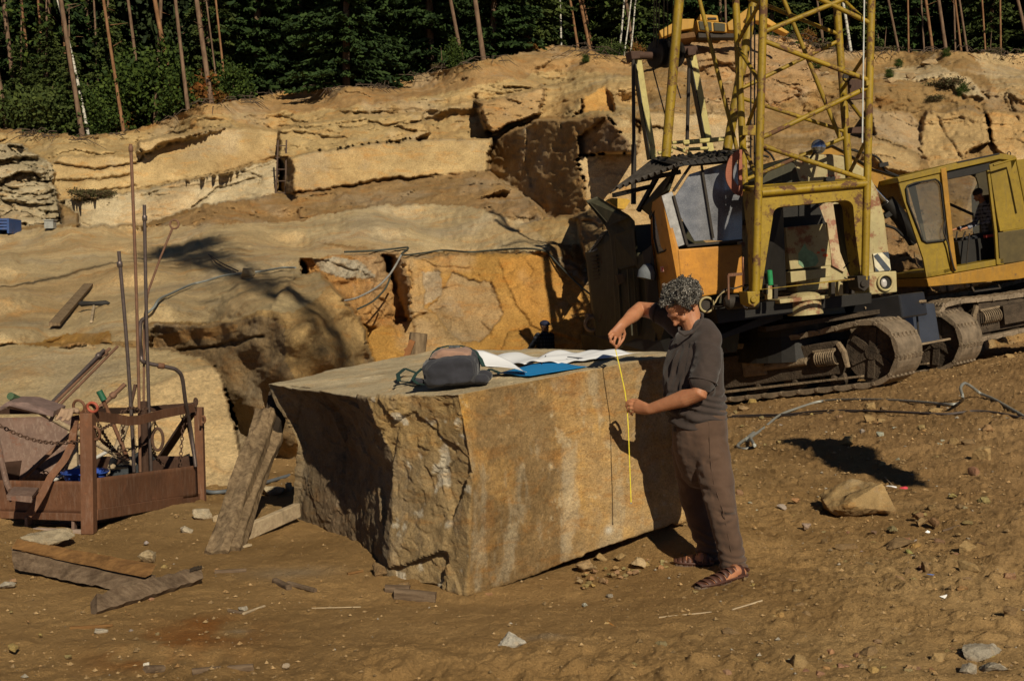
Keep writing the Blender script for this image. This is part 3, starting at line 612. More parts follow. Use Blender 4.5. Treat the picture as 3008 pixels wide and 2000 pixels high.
# individual pines with their trunks as the photo shows: foot (u,v), direction at the top edge, width px
PINE_CR = mesh_from('pine_crown', *bush_arrays(2.2, 4.5, 900, .35), M_PIN)
pines = [(38, 372, -22, 16, 'p'), (72, 378, 42, 13, 'p'), (178, 385, 168, 13, 'p'), (255, 378, 209, 13, 'p'), (222, 380, 199, 8, 'o'), (374, 352, 330, 9, 'o'), (388, 340, 333, 7, 'o'), (434, 358, 381, 9, 'p'), (460, 360, 471, 11, 'p'), (533, 330, 481, 13, 'o'), (562, 305, 540, 10, 'p'), (633, 300, 598, 14, 'p'), (614, 300, 592, 7, 'o'), (656, 296, 612, 5, 'p'), (677, 292, 649, 6, 'o'), (700, 290, 680, 5, 'o'), (120, 385, 92, 8, 'o'), (160, 388, 138, 7, 'o'), (300, 385, 278, 6, 'p'), (1372, 188, 1340, 10, 'p'), (1426, 178, 1408, 13, 'p'), (1706, 140, 1688, 7, 'o'), (1745, 150, 1712, 9, 'o'), (1757, 152, 1724, 6, 'o'), (1868, 165, 1841, 9, 'p'), (1770, 155, 1764, 6, 'p'), (2425, 145, 2404, 6, 'p'), (2646, 150, 2607, 7, 'p'), (2661, 150, 2653, 5, 'o'), (2712, 150, 2705, 5, 'p'), (2742, 150, 2716, 8, 'o'), (2777, 149, 2748, 9, 'p'), (2800, 148, 2790, 5, 'p'), (2825, 148, 2801, 6, 'o'), (2843, 149, 2819, 6, 'p'), (2930, 158, 2922, 5, 'o'), (2953, 158, 2932, 7, 'p'), (2890, 152, 2872, 5, 'o'), (3026, 155, 2986, 9, 'p'), (2590, 150, 2572, 5, 'p'), (2120, 100, 2117, 8, 'p'), (2130, 100, 2128, 6, 'p'), (1140, 235, 1122, 9, 'p')]
for u in np.arange(-430, -40, 70): pines.append((float(u), 372, float(u-25), 12, 'p'))
for u in np.arange(3080, 3460, 60): pines.append((float(u), 160, float(u-20), 8, 'p'))
for i, (u, v, ut, w, kd) in enumerate(pines):
    d = 1.0+(i*7 % 5)*.7 if w > 8 else 3+(i*5 % 7)*.9
    x, y, z = rimpt(u, d); dv = max(v, 60); sl = (ut-u)/dv    # lean per pixel
    h = random.uniform(17, 21); rad = w/2/F*y; b = MB(); bend = random.uniform(-.3, .3)
    pts = [(x+sl*t*h+bend*math.sin(t*3), y+.2*t, z-.4+t*(h+.4)) for t in (0, .08, .2, .35, .5, .7, 1)]
    fam = 'tall grey brown pine' if kd == 'p' else 'slim orange brown pine'
    loc = 'at the upper left corner' if u < 100 else 'standing over the low bushes left of the long rods' if u < 300 else 'rising from the green bushes above the quarry' if u < 500 else 'left of the dark spruces' if u < 760 else 'in front of the dark spruces' if u < 1500 else 'between the dirt hump and the pulley frame' if u < 1900 else 'behind the crane boom' if u < 2560 else 'in the forest right of the crane'
    r = thing('pine_tree', fam+', '+loc, 'tree', (x, y, z), 'pines '+loc)
    b.tube(pts, [rad*1.35, rad*1.1, rad, rad*.95, rad*.85, rad*.7, rad*.3], 9)
    st = b
    for q in range(9):
        zz = random.uniform(3, 15); a = random.uniform(0, 6.28); t_ = zz/h; L = random.uniform(.2, .9); p = np.array([x+sl*t_*h, y, z+zz]); st.tube([p, p+np.array([math.cos(a)*L, math.sin(a)*L, random.uniform(-.15, .2)])], [.02, .008], 5)
    b.build('trunk', M_BARK if kd == 'p' else M_BARK2, r, smooth=60)
    o = bpy.data.objects.new('crown', PINE_CR); COL.objects.link(o); o.parent = r; o.location = (sl*h, .2, h-3.5)
for u, v, ut, w, lab in ((272, 372, 178, 8, 'white speckled birch leaning left among the pines at the upper left'), (1648, 150, 1634, 5, 'thin white birch trunk on the rim above the dirt hump'), (1812, 160, 1817, 5, 'thin pale birch just left of the pulley frame'), (1826, 160, 1836, 4, 'second thin pale birch beside the pulley frame'), (2497, 150, 2462, 8, 'curved white birch behind the right leg of the crane boom'), (1845, 162, 1850, 4, 'thinnest birch trunk left of the pulley frame')):
    x, y, z = rimpt(u, 1.5); sl = (ut-u)/max(v, 60); rad = w/2/F*y; r = thing('birch_tree', lab, 'tree', (x, y, z)); b = MB(); h = 13
    b.tube([(x+sl*t*h+.25*math.sin(t*4), y, z-.3+t*h) for t in np.linspace(0, 1, 8)], [rad*(1.2-.8*t) for t in np.linspace(0, 1, 8)], 8); b.build('trunk', M_BIRCH, r, smooth=60)
    V, f = quads(*(lambda c: (c, unit(rnd(len(c)))*.09, unit(rnd(len(c)))*.06))(np.array([x+sl*h*.8, y, z+9.0])+rnd(1500)*np.array([1.0, 1.0, 2.6]))); npmesh('crown', V, f, M_BSH, r, smooth=False)
BUSH = [mesh_from('bush_foliage', *bush_arrays(1.5, 2.6, 2600, .085), M_BSH), mesh_from('bush_foliage', *bush_arrays(1.2, 3.6, 2600, .085), M_BSH), mesh_from('bush_foliage', *bush_arrays(1.6, 2.4, 2400, .09), M_SPR2), mesh_from('bush_foliage', *bush_arrays(1.0, 1.8, 1600, .08), M_AUT), mesh_from('bush_foliage', *bush_arrays(1.2, .8, 1500, .06), leaf_mat('dry_brush_material', (.10, .055, .03), (.07, .075, .025)))]
STM = tube_mesh('stem', [(0, 0, -.3), (.1, 0, 1), (.15, .1, 2.4)], [.06, .04, .01], M_BARK)
bl = [(120, 2.5, 2, 1.5, 'olive green spreading bush at the foot of the upper left pines'), (60, 3, 2, 1.2, 'olive bush with a bare trunk rising out of it, left edge of the forest'), (165, 1.6, 2, 1.1, 'low olive bush beside the straight grey pine'), (230, 2.6, 1, .9, 'green bush at the foot of the leaning birch'), (300, 2.0, 0, .8, 'small green bush right of the leaning birch'), (330, 3.5, 3, 1.3, 'reddish orange autumn bush among green ones'), (350, 2.2, 1, 1.15, 'yellow green bush left of the pine with a bare patch'), (400, 2.8, 1, 1.35, 'tall bright green bush between two slim pines'), (440, 3.5, 0, 1.5, 'bright green bush behind the pine with a bare patch'), (495, 2.4, 1, 1.25, 'bright green bush right of the pine with a bare patch'), (545, 2.0, 0, .9, 'bright green low bush on the bank'), (590, 3, 3, 1.2, 'orange red autumn shrub behind the thick pine'), (645, 3, 3, .7, 'small rusty shrub right of the thick pine'), (690, 2, 0, .8, 'green sapling at the left foot of the dark spruces'), (1340, 1.5, 1, .5, 'tiny green bush between the two tall pines on the rim'), (1300, 1.2, 4, .6, 'dry grey brush on the rim below the dark spruces'), (1560, 1, 3, .4, 'small reddish shrub on top of the dirt hump'), (2370, 1.5, 3, .6, 'reddish flowering weed right of the machine on the hill'), (2410, 1.8, 4, .9, 'dry brown brush on the hill right of the machine'), (2590, 1.5, 4, .7, 'dry tuft at the rim right of the crane boom'), (2900, 1.2, 4, .6, 'dark tuft at the rim near the right edge'), (1870, 1.5, 3, .6, 'rusty shrub below the pulley frame rim'), (1790, 1.4, 2, .5, 'olive shrub on the rim below the birches'),
      (-60, 2, 2, 1.4, None), (-200, 2.5, 2, 1.6, None)]
for u, d, k, s, lab in bl:
    grp_tree('bush', lab or 'olive bush beyond the left edge of the forest', 'bush', rimpt(u, d), [('foliage', BUSH[k]), ('stem', STM)], random.uniform(0, 6), s*.8, None if lab else 'bushes beyond the left edge')
def on_wall(u, v):
    j = int(round((u+460)/ST)); i = int(round((v-60)/(ST*.85))); return Q[i, j].copy()
for u, v, s, k, lab in ((260, 590, .55, 4, 'dry reddish brush on the ledge of the left rock wall'), (310, 585, .4, 4, 'smaller tuft of dry brush on the left ledge'), (2790, 265, .6, 4, 'wide dry bush on the pale rock right of the crane'), (2830, 285, .18, 0, 'green brown bush beside the wide dry bush'), (2640, 200, .14, 0, 'small green weed on the slope right of the boom'), (2610, 235, .14, 0, 'lower green weed on the slope right of the boom'), (2780, 170, .14, 0, 'green weed under the rim at the right'), (2290, 100, .3, 0, 'green weed on the hill in front of the yellow boom'), (2740, 300, .3, 4, 'small brown tuft on the slope below the wide bush'), (1720, 185, .14, 0, 'green weed on the dirt bank right of the hump'), (2400, 200, .14, 0, 'green tuft seen through the crane boom')):
    q = on_wall(u, v); grp_tree('weed_clump', lab, 'bush', q, [('foliage', BUSH[k])], random.uniform(0, 6), s, None)
# dark root mat hanging over the rim
b = MB()
for u in np.arange(-440, 3460, 6):
    if rng.random() < .80 or 1500 < u < 1640: continue
    x, y, z = rimpt(float(u), -.15); n = random.randint(1, 5)
    for _ in range(n):
        p = np.array([x+random.uniform(-.5, .5), y-random.uniform(0, .3), z+random.uniform(-.25, .1)]); L = random.uniform(.1, .75)**1.3; a = random.uniform(-2.6, 2.6)
        b.tube([p, p+np.array([a*L*.5, -.15, .1-L*.2]), p+np.array([a*L, -.3-.1*L, -L*.7])], [.022, .018, .006], 5)
tag(b.build('rim_roots', plain('root_material', (.07, .05, .035), .95), smooth=60), 'tangle of dark roots and brush hanging over the quarry rim', 'roots', kind='stuff')
# ================= stones
def subdiv(V, T, C, lv):
    """midpoint subdivision of triangles with shared vertices; C per-vertex data"""
    V = np.asarray(V, float); T = np.asarray(T); C = np.asarray(C, float)
    for _ in range(lv):
        E = np.sort(np.concatenate([T[:, [0, 1]], T[:, [1, 2]], T[:, [2, 0]]]), 1); U_, inv = np.unique(E, axis=0, return_inverse=True); inv = inv.ravel()
        n = len(V); mid = (V[U_[:, 0]]+V[U_[:, 1]])/2; mc = (C[U_[:, 0]]+C[U_[:, 1]])/2; V = np.concatenate([V, mid]); C = np.concatenate([C, mc]); m = len(T)
        a, b, c = inv[:m]+n, inv[m:2*m]+n, inv[2*m:]+n
        T = np.concatenate([np.stack([T[:, 0], a, c], 1), np.stack([a, T[:, 1], b], 1), np.stack([c, b, T[:, 2]], 1), np.stack([a, b, c], 1)])
    return V, T, C
def vnormals(V, T):
    n = np.cross(V[T[:, 1]]-V[T[:, 0]], V[T[:, 2]]-V[T[:, 0]]); N = np.zeros_like(V)
    for i in range(3): np.add.at(N, T[:, i], n)
    return unit(N)
def solid(polys, lv):
    """polys: list of (points, data); merged vertices, data kept per face by duplicating at colour borders is not needed"""
    key = {}; V = []; T = []; FD = []
    def vid(p):
        k = tuple(np.round(p, 4))
        if k not in key: key[k] = len(V); V.append(np.array(p, float))
        return key[k]
    for pts, data in polys:
        if len(pts) > 4: c = np.mean(pts, 0); pts2 = [(c, pts[i], pts[(i+1) % len(pts)]) for i in range(len(pts))]
        elif len(pts) == 4: pts2 = [(pts[0], pts[1], pts[2]), (pts[0], pts[2], pts[3])]
        else: pts2 = [pts]
        for t in pts2: T.append([vid(p) for p in t]); FD.append(data)
    V = np.array(V); T = np.array(T); FD = np.array(FD, float)
    cc = V.mean(0); nn = np.cross(V[T[:, 1]]-V[T[:, 0]], V[T[:, 2]]-V[T[:, 0]]); mc = V[T].mean(1)
    flip = ((mc-cc)*nn).sum(1) < 0; T[flip] = T[flip][:, ::-1]
    # subdivide, tracking face data by repeating it
    C = np.zeros((len(V), 1))
    for _ in range(lv):
        V, T, C = subdiv(V, T, C, 1); FD = np.concatenate([FD]*4)
    W = np.zeros((len(V), 1)); D_ = np.zeros((len(V), FD.shape[1]))
    for i in range(3): np.add.at(D_, T[:, i], FD); np.add.at(W, T[:, i], 1)
    return V, T, D_/W
# the big granite block: corners as seen, with depth
tp = [P(787, 1128, 8.75), P(900, 1143, 8.1), P(1085, 1168, 7.0), P(1345, 1157, 6.5), P(1650, 1100, 7.0), P(1992, 1040, 7.5), P(2045, 1032, 8.9), P(1290, 1025, 10.), P(1095, 1062, 9.7)]
md = [P(868, 1310, 8.6), P(1010, 1350, 7.95), P(1165, 1400, 6.88), P(1388, 1400, 6.46), P(1655, 1370, 7.0), P(2003, 1290, 7.5)]
bt = [P(868, 1545, 8.6), P(1040, 1620, 7.7), P(1155, 1702, 6.85), P(1375, 1745, 6.5), P(1650, 1655, 7.0), P(2012, 1520, 7.5)]
br = [tp[6]+np.array([0, .05, -1.1]), tp[7]+np.array([0, 0, -1.1]), tp[8]+np.array([-.1, 0, -1.1])]
# data: r,g,b, roughness amplitude
kA = (.37, .235, .095, .008); kB = (.32, .235, .125, .035); kC = (.20, .155, .10, .035); kT = (.52, .44, .30, .012); kX = (.3, .22, .12, .03)  # kC is the side in shade, darkened in its colour
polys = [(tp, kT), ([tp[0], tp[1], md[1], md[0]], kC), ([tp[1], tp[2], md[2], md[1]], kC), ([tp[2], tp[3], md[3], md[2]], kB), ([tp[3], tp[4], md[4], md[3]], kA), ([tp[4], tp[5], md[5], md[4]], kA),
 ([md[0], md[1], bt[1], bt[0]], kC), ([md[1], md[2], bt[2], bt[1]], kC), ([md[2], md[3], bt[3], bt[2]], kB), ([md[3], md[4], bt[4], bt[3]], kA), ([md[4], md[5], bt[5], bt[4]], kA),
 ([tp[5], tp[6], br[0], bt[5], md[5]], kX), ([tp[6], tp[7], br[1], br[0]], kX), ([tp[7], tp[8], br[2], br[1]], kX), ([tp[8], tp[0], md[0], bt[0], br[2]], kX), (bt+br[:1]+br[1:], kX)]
V, T, Dt = solid(polys, 6)
N = vnormals(V, T); am = Dt[:, 3:4]
rA = 1-np.clip((am-.006)/.02, 0, 1)
# recess in the shaded side
q0 = tp[1]; dirc = unit(tp[2]-tp[0]); sC = (V-tp[0])@dirc/np.linalg.norm(tp[2]-tp[0])
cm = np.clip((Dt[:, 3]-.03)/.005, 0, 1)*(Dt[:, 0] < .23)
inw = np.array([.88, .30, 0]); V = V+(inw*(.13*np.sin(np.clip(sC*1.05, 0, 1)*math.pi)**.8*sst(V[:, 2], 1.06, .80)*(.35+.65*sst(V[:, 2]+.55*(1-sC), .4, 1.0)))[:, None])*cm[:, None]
ch = fbm(V, 3.2, 5, 51)[:, None]*1.2+ridge(V, 7, 5, 52)[:, None]*.8+fbm(V, 26, 3, 53)[:, None]*.35
iv, bd = voro(V*np.array([2.2, 2.2, 2.0])+.8*fbm(V, 2.5, 3, 91)[:, None], 90); ch = ch*.85+(iv[:, None]-.5)*1.0
V = V+N*ch*am*.35
V = V+N*(facet(V*np.array([2., 2., 1.3]), 95)*.055+facet(V*9, 96)*.012+facet(V*18, 97)*.006)[:, None]*np.clip((am-.008)/.02, 0, 1)
# flank B: diagonal break ridges
bm_ = ((np.abs(Dt[:, 0]-.32) < .012)*(Dt[:, 3] > .028))[:, None]; dg = V[:, 0:1]*1.3-V[:, 2:3]*1.0
V = V+N*bm_*(.045*np.abs(((dg*3.1+fbm(V, 2, 3, 54)[:, None]*.6) % 1)-.5)-.01)
V = V+N*(.02*fbm(V, 1.4, 3, 55)[:, None])*(1-.6*rA)
# colours: stains on the sawn face, pale rim of chips, painted shade in the recess
col = Dt[:, :3].copy(); a_ = fbm(V, 2.2, 6, 56, .6); b_ = fbm(V*np.array([1, 1, .35]), 6, 5, 57, .6); fA = (rA[:, 0] > .6) & (Dt[:, 1] < .30)
def blend(c, k, m, t): k = np.clip(k, 0, 1)[:, None]*m[:, None]; return c*(1-k)+np.array(t)*k
one = fA.astype(float); col = blend(col, sst(a_, .0, .3)*.85, one, (.48, .28, .075)); col = blend(col, sst(-a_, .03, .3)*.85, one, (.22, .15, .075)); col = blend(col, sst(b_, .18, .4)*.6, one, (.40, .34, .24))
col = blend(col, sst(fbm(V, 5, 5, 58, .65), .22, .5)*.6, one, (.29, .15, .05)); col = blend(col, sst(fbm(V, 10, 5, 59, .7), .30, .5)*.55, one, (.52, .44, .30)); col = col*(1+one[:, None]*.45*fbm(V, 45, 4, 92, .75)[:, None]); col = blend(col, sst(V[:, 0], .15, .75)*.4, one, (.38, .30, .19))
oB = bm_[:, 0].astype(float); col = blend(col, sst(a_, .0, .3)*.6, oB, (.38, .26, .11)); col = blend(col, sst(b_, .2, .4)*.6, oB, (.20, .16, .11)); col = blend(col, sst(fbm(V, 11, 4, 60), .3, .42), oB, (.50, .45, .36))
oC = (Dt[:, 0] < .23).astype(float); col = blend(col, np.exp(-((sC-.45)/.22)**2)*.5, oC, (.14, .095, .06))  # middle of the recess painted darker still, as shade
# drilled notch low on the sawn face
nq = P(1788, 1556, 7.2); dn = np.linalg.norm((V-P(1788, 1556, 7.18))*np.array([1, .3, 1]), axis=1); col = blend(col, np.exp(-(dn/.022)**2), one, (.62, .58, .5))
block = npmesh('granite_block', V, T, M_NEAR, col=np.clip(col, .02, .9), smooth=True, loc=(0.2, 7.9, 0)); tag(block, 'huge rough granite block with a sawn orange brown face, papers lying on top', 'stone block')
def block_top(x, y):
    """height of the block top under x,y"""
    c = tp; A_ = np.array([[1, p[0], p[1]] for p in c]); co_ = np.linalg.lstsq(A_, np.array([p[2] for p in c]), rcond=None)[0]; return float(co_@np.array([1, x, y]))
SC_RANDOM = random.Random(3)
def stone(name, u, v, w, h, label, cat='stone', col=(.36, .28, .17), depth=None, group=None, lv=4, flat=1., seed=None, rough=.05, D=None, npt=13, sink=.12, tilt=0, zb=None):
    """loose stone whose foot is at (u,v), w x h photo pixels large"""
    r_ = np.random.default_rng(seed if seed is not None else int(u*7+v))
    if zb is None: q = gpt(u, v)
    else: q = zb
    Dd = q[1]; W_ = w*Dd/F; H_ = h*Dd/F; Dp = (depth or .8)*W_
    pts = unit(r_.normal(size=(npt, 3)))*r_.uniform(.82, 1.05, (npt, 1)); pts[:, 2] *= flat; pts /= np.maximum(np.abs(pts).max(0)*1.0, .01)
    V0 = pts*np.array([W_/2, Dp/2, H_/2]); V0[:, 2] += H_/2*(1-sink*2)
    ct, sn = math.cos(tilt), math.sin(tilt); V0 = V0@np.array([[ct, 0, sn], [0, 1, 0], [-sn, 0, ct]])
    V0 += q+np.array([0, Dp*.45, 0])
    bm = bmesh.new(); vs = [bm.verts.new(p) for p in V0]; res = bmesh.ops.convex_hull(bm, input=vs)
    for v_ in [g for g in bm.verts if not g.link_faces]: bm.verts.remove(v_)
    bmesh.ops.triangulate(bm, faces=bm.faces[:]); bm.verts.index_update()
    Vv_ = np.array([tuple(x.co) for x in bm.verts]); T_ = np.array([[x.index for x in f_.verts] for f_ in bm.faces]); bm.free()
    Vv_, T_, _ = subdiv(Vv_, T_, np.zeros((len(Vv_), 1)), lv); N_ = vnormals(Vv_, T_); s_ = min(W_, H_*2)
    Vv_ = Vv_+N_*(s_*rough)*(fbm(Vv_/s_, 3, 4, 5)[:, None]+.6*ridge(Vv_/s_, 6, 3, 6)[:, None])
    cc = np.array(col)*(1+.25*fbm(Vv_/s_, 4, 4, 7)[:, None])
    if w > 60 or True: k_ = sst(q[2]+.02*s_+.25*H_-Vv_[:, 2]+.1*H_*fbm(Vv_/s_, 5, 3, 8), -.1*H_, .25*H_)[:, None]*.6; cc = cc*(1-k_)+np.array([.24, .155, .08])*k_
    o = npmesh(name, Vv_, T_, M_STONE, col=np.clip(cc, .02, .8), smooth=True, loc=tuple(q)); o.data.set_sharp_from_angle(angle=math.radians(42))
    return tag(o, label, cat, group)
GR = (.34, .31, .26); YL = (.32, .225, .11); BR = (.22, .15, .08)
for a in [
 ('loose_rock', 2555, 1525, 225, 110, 'large flat sunlit boulder sitting on the dirt right of the man', 'boulder', YL, 1.0, 11),
 ('loose_rock', 2360, 1978, 78, 78, 'upright pointed yellow brown stone at the bottom right of centre', 'stone', YL, .8, 5),
 ('loose_rock', 1500, 1916, 96, 62, 'small pale grey angular stone alone on bare dirt in the foreground', 'stone', (.42, .40, .36), .6, 3),
 ('loose_rock', 2905, 1950, 140, 55, 'pale grey flat slab in the bottom right corner', 'stone', GR, .8, 8),
 ('loose_rock', 2930, 1985, 110, 40, 'lower pale grey shard leaning on the slab at the bottom right', 'stone', GR, .6, 9),
 ('loose_rock', 2850, 1985, 55, 45, 'small grey wedge stone left of the slab at the bottom right', 'stone', GR, .7, 19),
 ('loose_rock', 2845, 1635, 50, 52, 'tall yellow stone casting a short shadow, right side', 'stone', YL, .8, 10),
 ('loose_rock', 2650, 1625, 95, 45, 'dark brown rounded stone right of the man\'s feet', 'stone', BR, .8, 12),
 ('loose_rock', 2845, 1700, 90, 55, 'broad yellowish lump of earth and stone at the right', 'stone', YL, .8, 13),
 ('loose_rock', 2895, 1365, 62, 60, 'rounded boulder at the right near the steel cable', 'stone', YL, .8, 14),
 ('loose_rock', 2850, 1315, 40, 30, 'small brown stone beside the rounded boulder', 'stone', BR, .8, 15),
 ('loose_rock', 2805, 1310, 28, 28, 'pale stone left of the rounded boulder', 'stone', YL, .8, 16),
 ('loose_rock', 2560, 1208, 34, 28, 'pyramid shaped stone just behind the dark cable', 'stone', YL, .8, 17),
 ('loose_rock', 2595, 1212, 28, 20, 'smaller pyramid stone behind the dark cable', 'stone', BR, .8, 18),
 ('loose_rock', 2558, 1240, 36, 26, 'pale stone in front of the dark cable', 'stone', YL, .8, 20),
 ('loose_rock', 2590, 1242, 26, 16, 'flat stone at the foot of the dark cable', 'stone', YL, .8, 21),
 ('loose_rock', 2755, 1215, 48, 20, 'long low stone between the two cables', 'stone', YL, .8, 22),
 ('loose_rock', 2970, 1055, 40, 18, 'small pale stone near the excavator track at the right edge', 'stone', YL, .8, 23),
 ('loose_rock', 2495, 1620, 78, 26, 'half buried flat stone right of the near foot', 'stone', BR, .7, 24),
 ('loose_rock', 2350, 1800, 60, 30, 'brown clod of earth below the man\'s sandal', 'clod', BR, .8, 25),
 ('loose_rock', 2230, 1775, 60, 24, 'crumbly earth clod just right of the sandal', 'clod', YL, .8, 26),
 ('loose_rock', 2290, 1745, 50, 26, 'crumbly yellow clod right of the sandal heel', 'clod', YL, .8, 27),
 ('loose_rock', 2150, 1880, 60, 34, 'grey brown stone below the sandal in the lower right', 'stone', BR, .8, 28),
 ('loose_rock', 2240, 1905, 54, 16, 'thin pale stone flake in the lower right', 'stone', GR, .8, 29),
 ('loose_rock', 2560, 1935, 60, 36, 'dark clod between the pointed stone and the grey slab', 'clod', BR, .8, 30),
 ('loose_rock', 2770, 1955, 55, 36, 'yellow brown clod left of the grey slab', 'clod', YL, .8, 31),
 ('loose_rock', 2970, 1815, 50, 45, 'upright pale flake at the right edge', 'stone', BR, .8, 32),
 ('loose_rock', 2715, 1690, 44, 46, 'small rounded stone in the rubble group at the right', 'stone', BR, .8, 33),
 ('loose_rock', 2745, 1665, 42, 30, 'yellow stone in the middle of the rubble group', 'stone', YL, .8, 34),
 ('loose_rock', 2690, 1650, 30, 22, 'little grey stone behind the rubble group', 'stone', GR, .8, 35),
 ('loose_rock', 2670, 1700, 22, 44, 'dark thin upright stone of the rubble group', 'stone', BR, .8, 36),
 ('loose_rock', 430, 1655, 58, 45, 'squat granite stone on the dirt below the rusty basket', 'stone', (.36, .29, .19), .8, 37),
 ('loose_rock', 120, 1608, 160, 52, 'flat grey granite slab under the near corner of the basket', 'stone', (.34, .29, .21), .7, 38),
 ('loose_rock', 588, 1532, 62, 44, 'squared granite piece propping the right leg of the basket', 'stone', (.38, .33, .25), .8, 39),
 ('loose_rock', 640, 1540, 40, 34, 'granite chip beside the basket prop stone', 'stone', (.34, .27, .18), .8, 40),
 ('loose_rock', 790, 1455, 95, 32, 'flat granite slab on the dirt behind the leaning post', 'stone', (.40, .34, .24), .8, 41),
 ('loose_rock', 845, 1445, 28, 32, 'square granite chip near the left side of the block', 'stone', (.40, .32, .21), .8, 42),
 ('loose_rock', 545, 1570, 40, 28, 'pale stone under the right end of the basket', 'stone', (.42, .37, .29), .8, 43),
 ('loose_rock', 620, 1410, 40, 18, 'small triangular stone between basket and leaning post', 'stone', YL, .8, 44),
 ('loose_rock', 350, 1905, 1, 1, '', '', YL, .8, 44),
 ('loose_rock', 295, 1862, 42, 20, 'small pale stone beside the thin yellow stick', 'stone', GR, .8, 45),
 ('loose_rock', 715, 1800, 36, 20, 'grey stone chip lying between two splinters', 'stone', GR, .8, 46),
 ('loose_rock', 430, 1958, 22, 12, 'tiny white pebble beside a dark stone, bottom left', 'pebble', (.6, .57, .5), .8, 47),
 ('loose_rock', 10, 1730, 50, 22, 'grey stone at the left edge', 'stone', GR, .8, 48),
 ('loose_rock', 1880, 1610, 44, 38, 'pale chunk of stone under the right end of the block', 'stone', (.43, .33, .20), .8, 49),
 ('loose_rock', 1720, 1680, 56, 38, 'brown chunk under the lower edge of the block', 'stone', (.32, .23, .13), .8, 50),
 ('loose_rock', 1770, 1650, 40, 26, 'crumbled piece under the lower edge of the block', 'stone', YL, .8, 51),
 ('loose_rock', 1825, 1630, 36, 26, 'second crumbled piece under the right half of the block', 'stone', YL, .8, 52),
 ('loose_rock', 1180, 1738, 60, 30, 'stone wedged under the shaded left foot of the block', 'stone', BR, .8, 53),
 ('loose_rock', 1110, 1700, 50, 50, 'dark stone supporting the left side of the block', 'stone', BR, .8, 54),
 ('loose_rock', 2005, 1625, 1, 1, '', '', YL, .8, 52)]:
    n_, u, v, w, h, lab, cat, c, dp, sd = a
    if w > 5: stone(n_, u, v, w, h, lab, cat, c, dp, seed=sd, lv=4 if w > 45 else 3, npt=10 if w > 70 else 12)
# many small stones and clods, all loose things
for i in range(235):
    zone = rng.random()
    if zone < .62: u = rng.uniform(2080, 3050); v = rng.uniform(1180, 1995)
    elif zone < .80: u = rng.uniform(1550, 2050); v = rng.uniform(1640, 1960)
    else: u = rng.uniform(20, 1500); v = rng.uniform(1600, 1990)
    if 1000 < u < 2010 and v < 1740: continue
    if 1380 < u < 2010 and v < 1640: continue
    w = min(38, 8+rng.exponential(8)); c = (YL, BR, GR, YL)[i % 4]
    stone('small_stone', u, v, w, w*rng.uniform(.45, .9), 'small stone or clod, one of many scattered on the dirt', 'stone', tuple(x*rng.uniform(.8, 1.1) for x in c), .9, group='small stones scattered on the quarry floor', lv=2, seed=1000+i)
# rubble heap under the right lower edge of the block
for i in range(46):
    u = rng.uniform(1690, 1960); t_ = (u-1690)/270; v = 1700-t_*75+rng.uniform(-15, 55)*(1-abs(t_-.4)); w = rng.uniform(8, 26)
    stone('small_stone', u, v, w, w*.7, 'small clod in the crumbled heap under the right edge of the block', 'clod', tuple(x*rng.uniform(.8, 1.1) for x in YL), .9, group='clods heaped under the block', lv=2, seed=2000+i)
for i in range(150):
    k_ = i % 3; cu, cv, su, sv = ((2290, 1780, 80, 40), (2740, 1640, 130, 80), (2450, 1955, 300, 26))[k_]; u = rng.normal(cu, su); v = min(rng.normal(cv, sv), 1990); w = rng.uniform(12, 40)
    stone('earth_clod', u, v, w, w*rng.uniform(.5, .8), ('crumbly clod in the broken earth beside the sandal', 'clod in the rubble at the right', 'clod along the bottom edge at the right')[k_], 'clod', tuple(x*rng.uniform(.8, 1.15) for x in (YL, BR)[i % 2]), .9, group=('clods beside the sandal', 'clods in the right rubble', 'clods along the bottom edge')[k_], lv=3, seed=5000+i, rough=.09)
# granite pebble and small boulder on the rock sheets behind
q = on_wall(722, 822); stone('perched_rock', 722, 822, 48, 36, 'lone angular boulder resting on the bare rock sheet with a cable beneath', 'boulder', (.38, .30, .18), .8, zb=q+np.array([0, 0, .02]), seed=61, lv=3)
for i, (u, v, w, h) in enumerate(((2105, 60+170, 34, 20), (2140, 250, 30, 18), (2290, 270, 40, 30), (2430, 220, 24, 14), (2620, 245, 36, 24), (2680, 235, 34, 26), (2740, 190, 60, 22), (2900, 350, 30, 18), (2110, 300, 22, 16), (1300, 215, 24, 14), (1755, 145, 26, 14), (1640, 80+85, 50, 8), (2640, 900, 44, 26), (2600, 870, 30, 22), (2690, 930, 30, 20), (2570, 930, 40, 24), (2650, 700, 26, 18), (2580, 760, 30, 20), (2560, 880, 30, 22), (2610, 800, 26, 20), (2670, 820, 30, 22))):
    q = on_wall(u, v); stone('slope_rock', u, v, w, h, ('loose rock on the slope above the recess and crane' if u < 2550 and v < 400 else 'loose rock on the slope right of the crane boom' if v < 400 else 'lump in the spoil heap between crane and excavator'), 'rock', (.36, .27, .16), .9, zb=q, seed=300+i, lv=3, group='rocks on the slope behind the crane' if u < 2550 and v < 400 else 'rocks right of the boom' if v < 400 else 'lumps in the spoil heap')
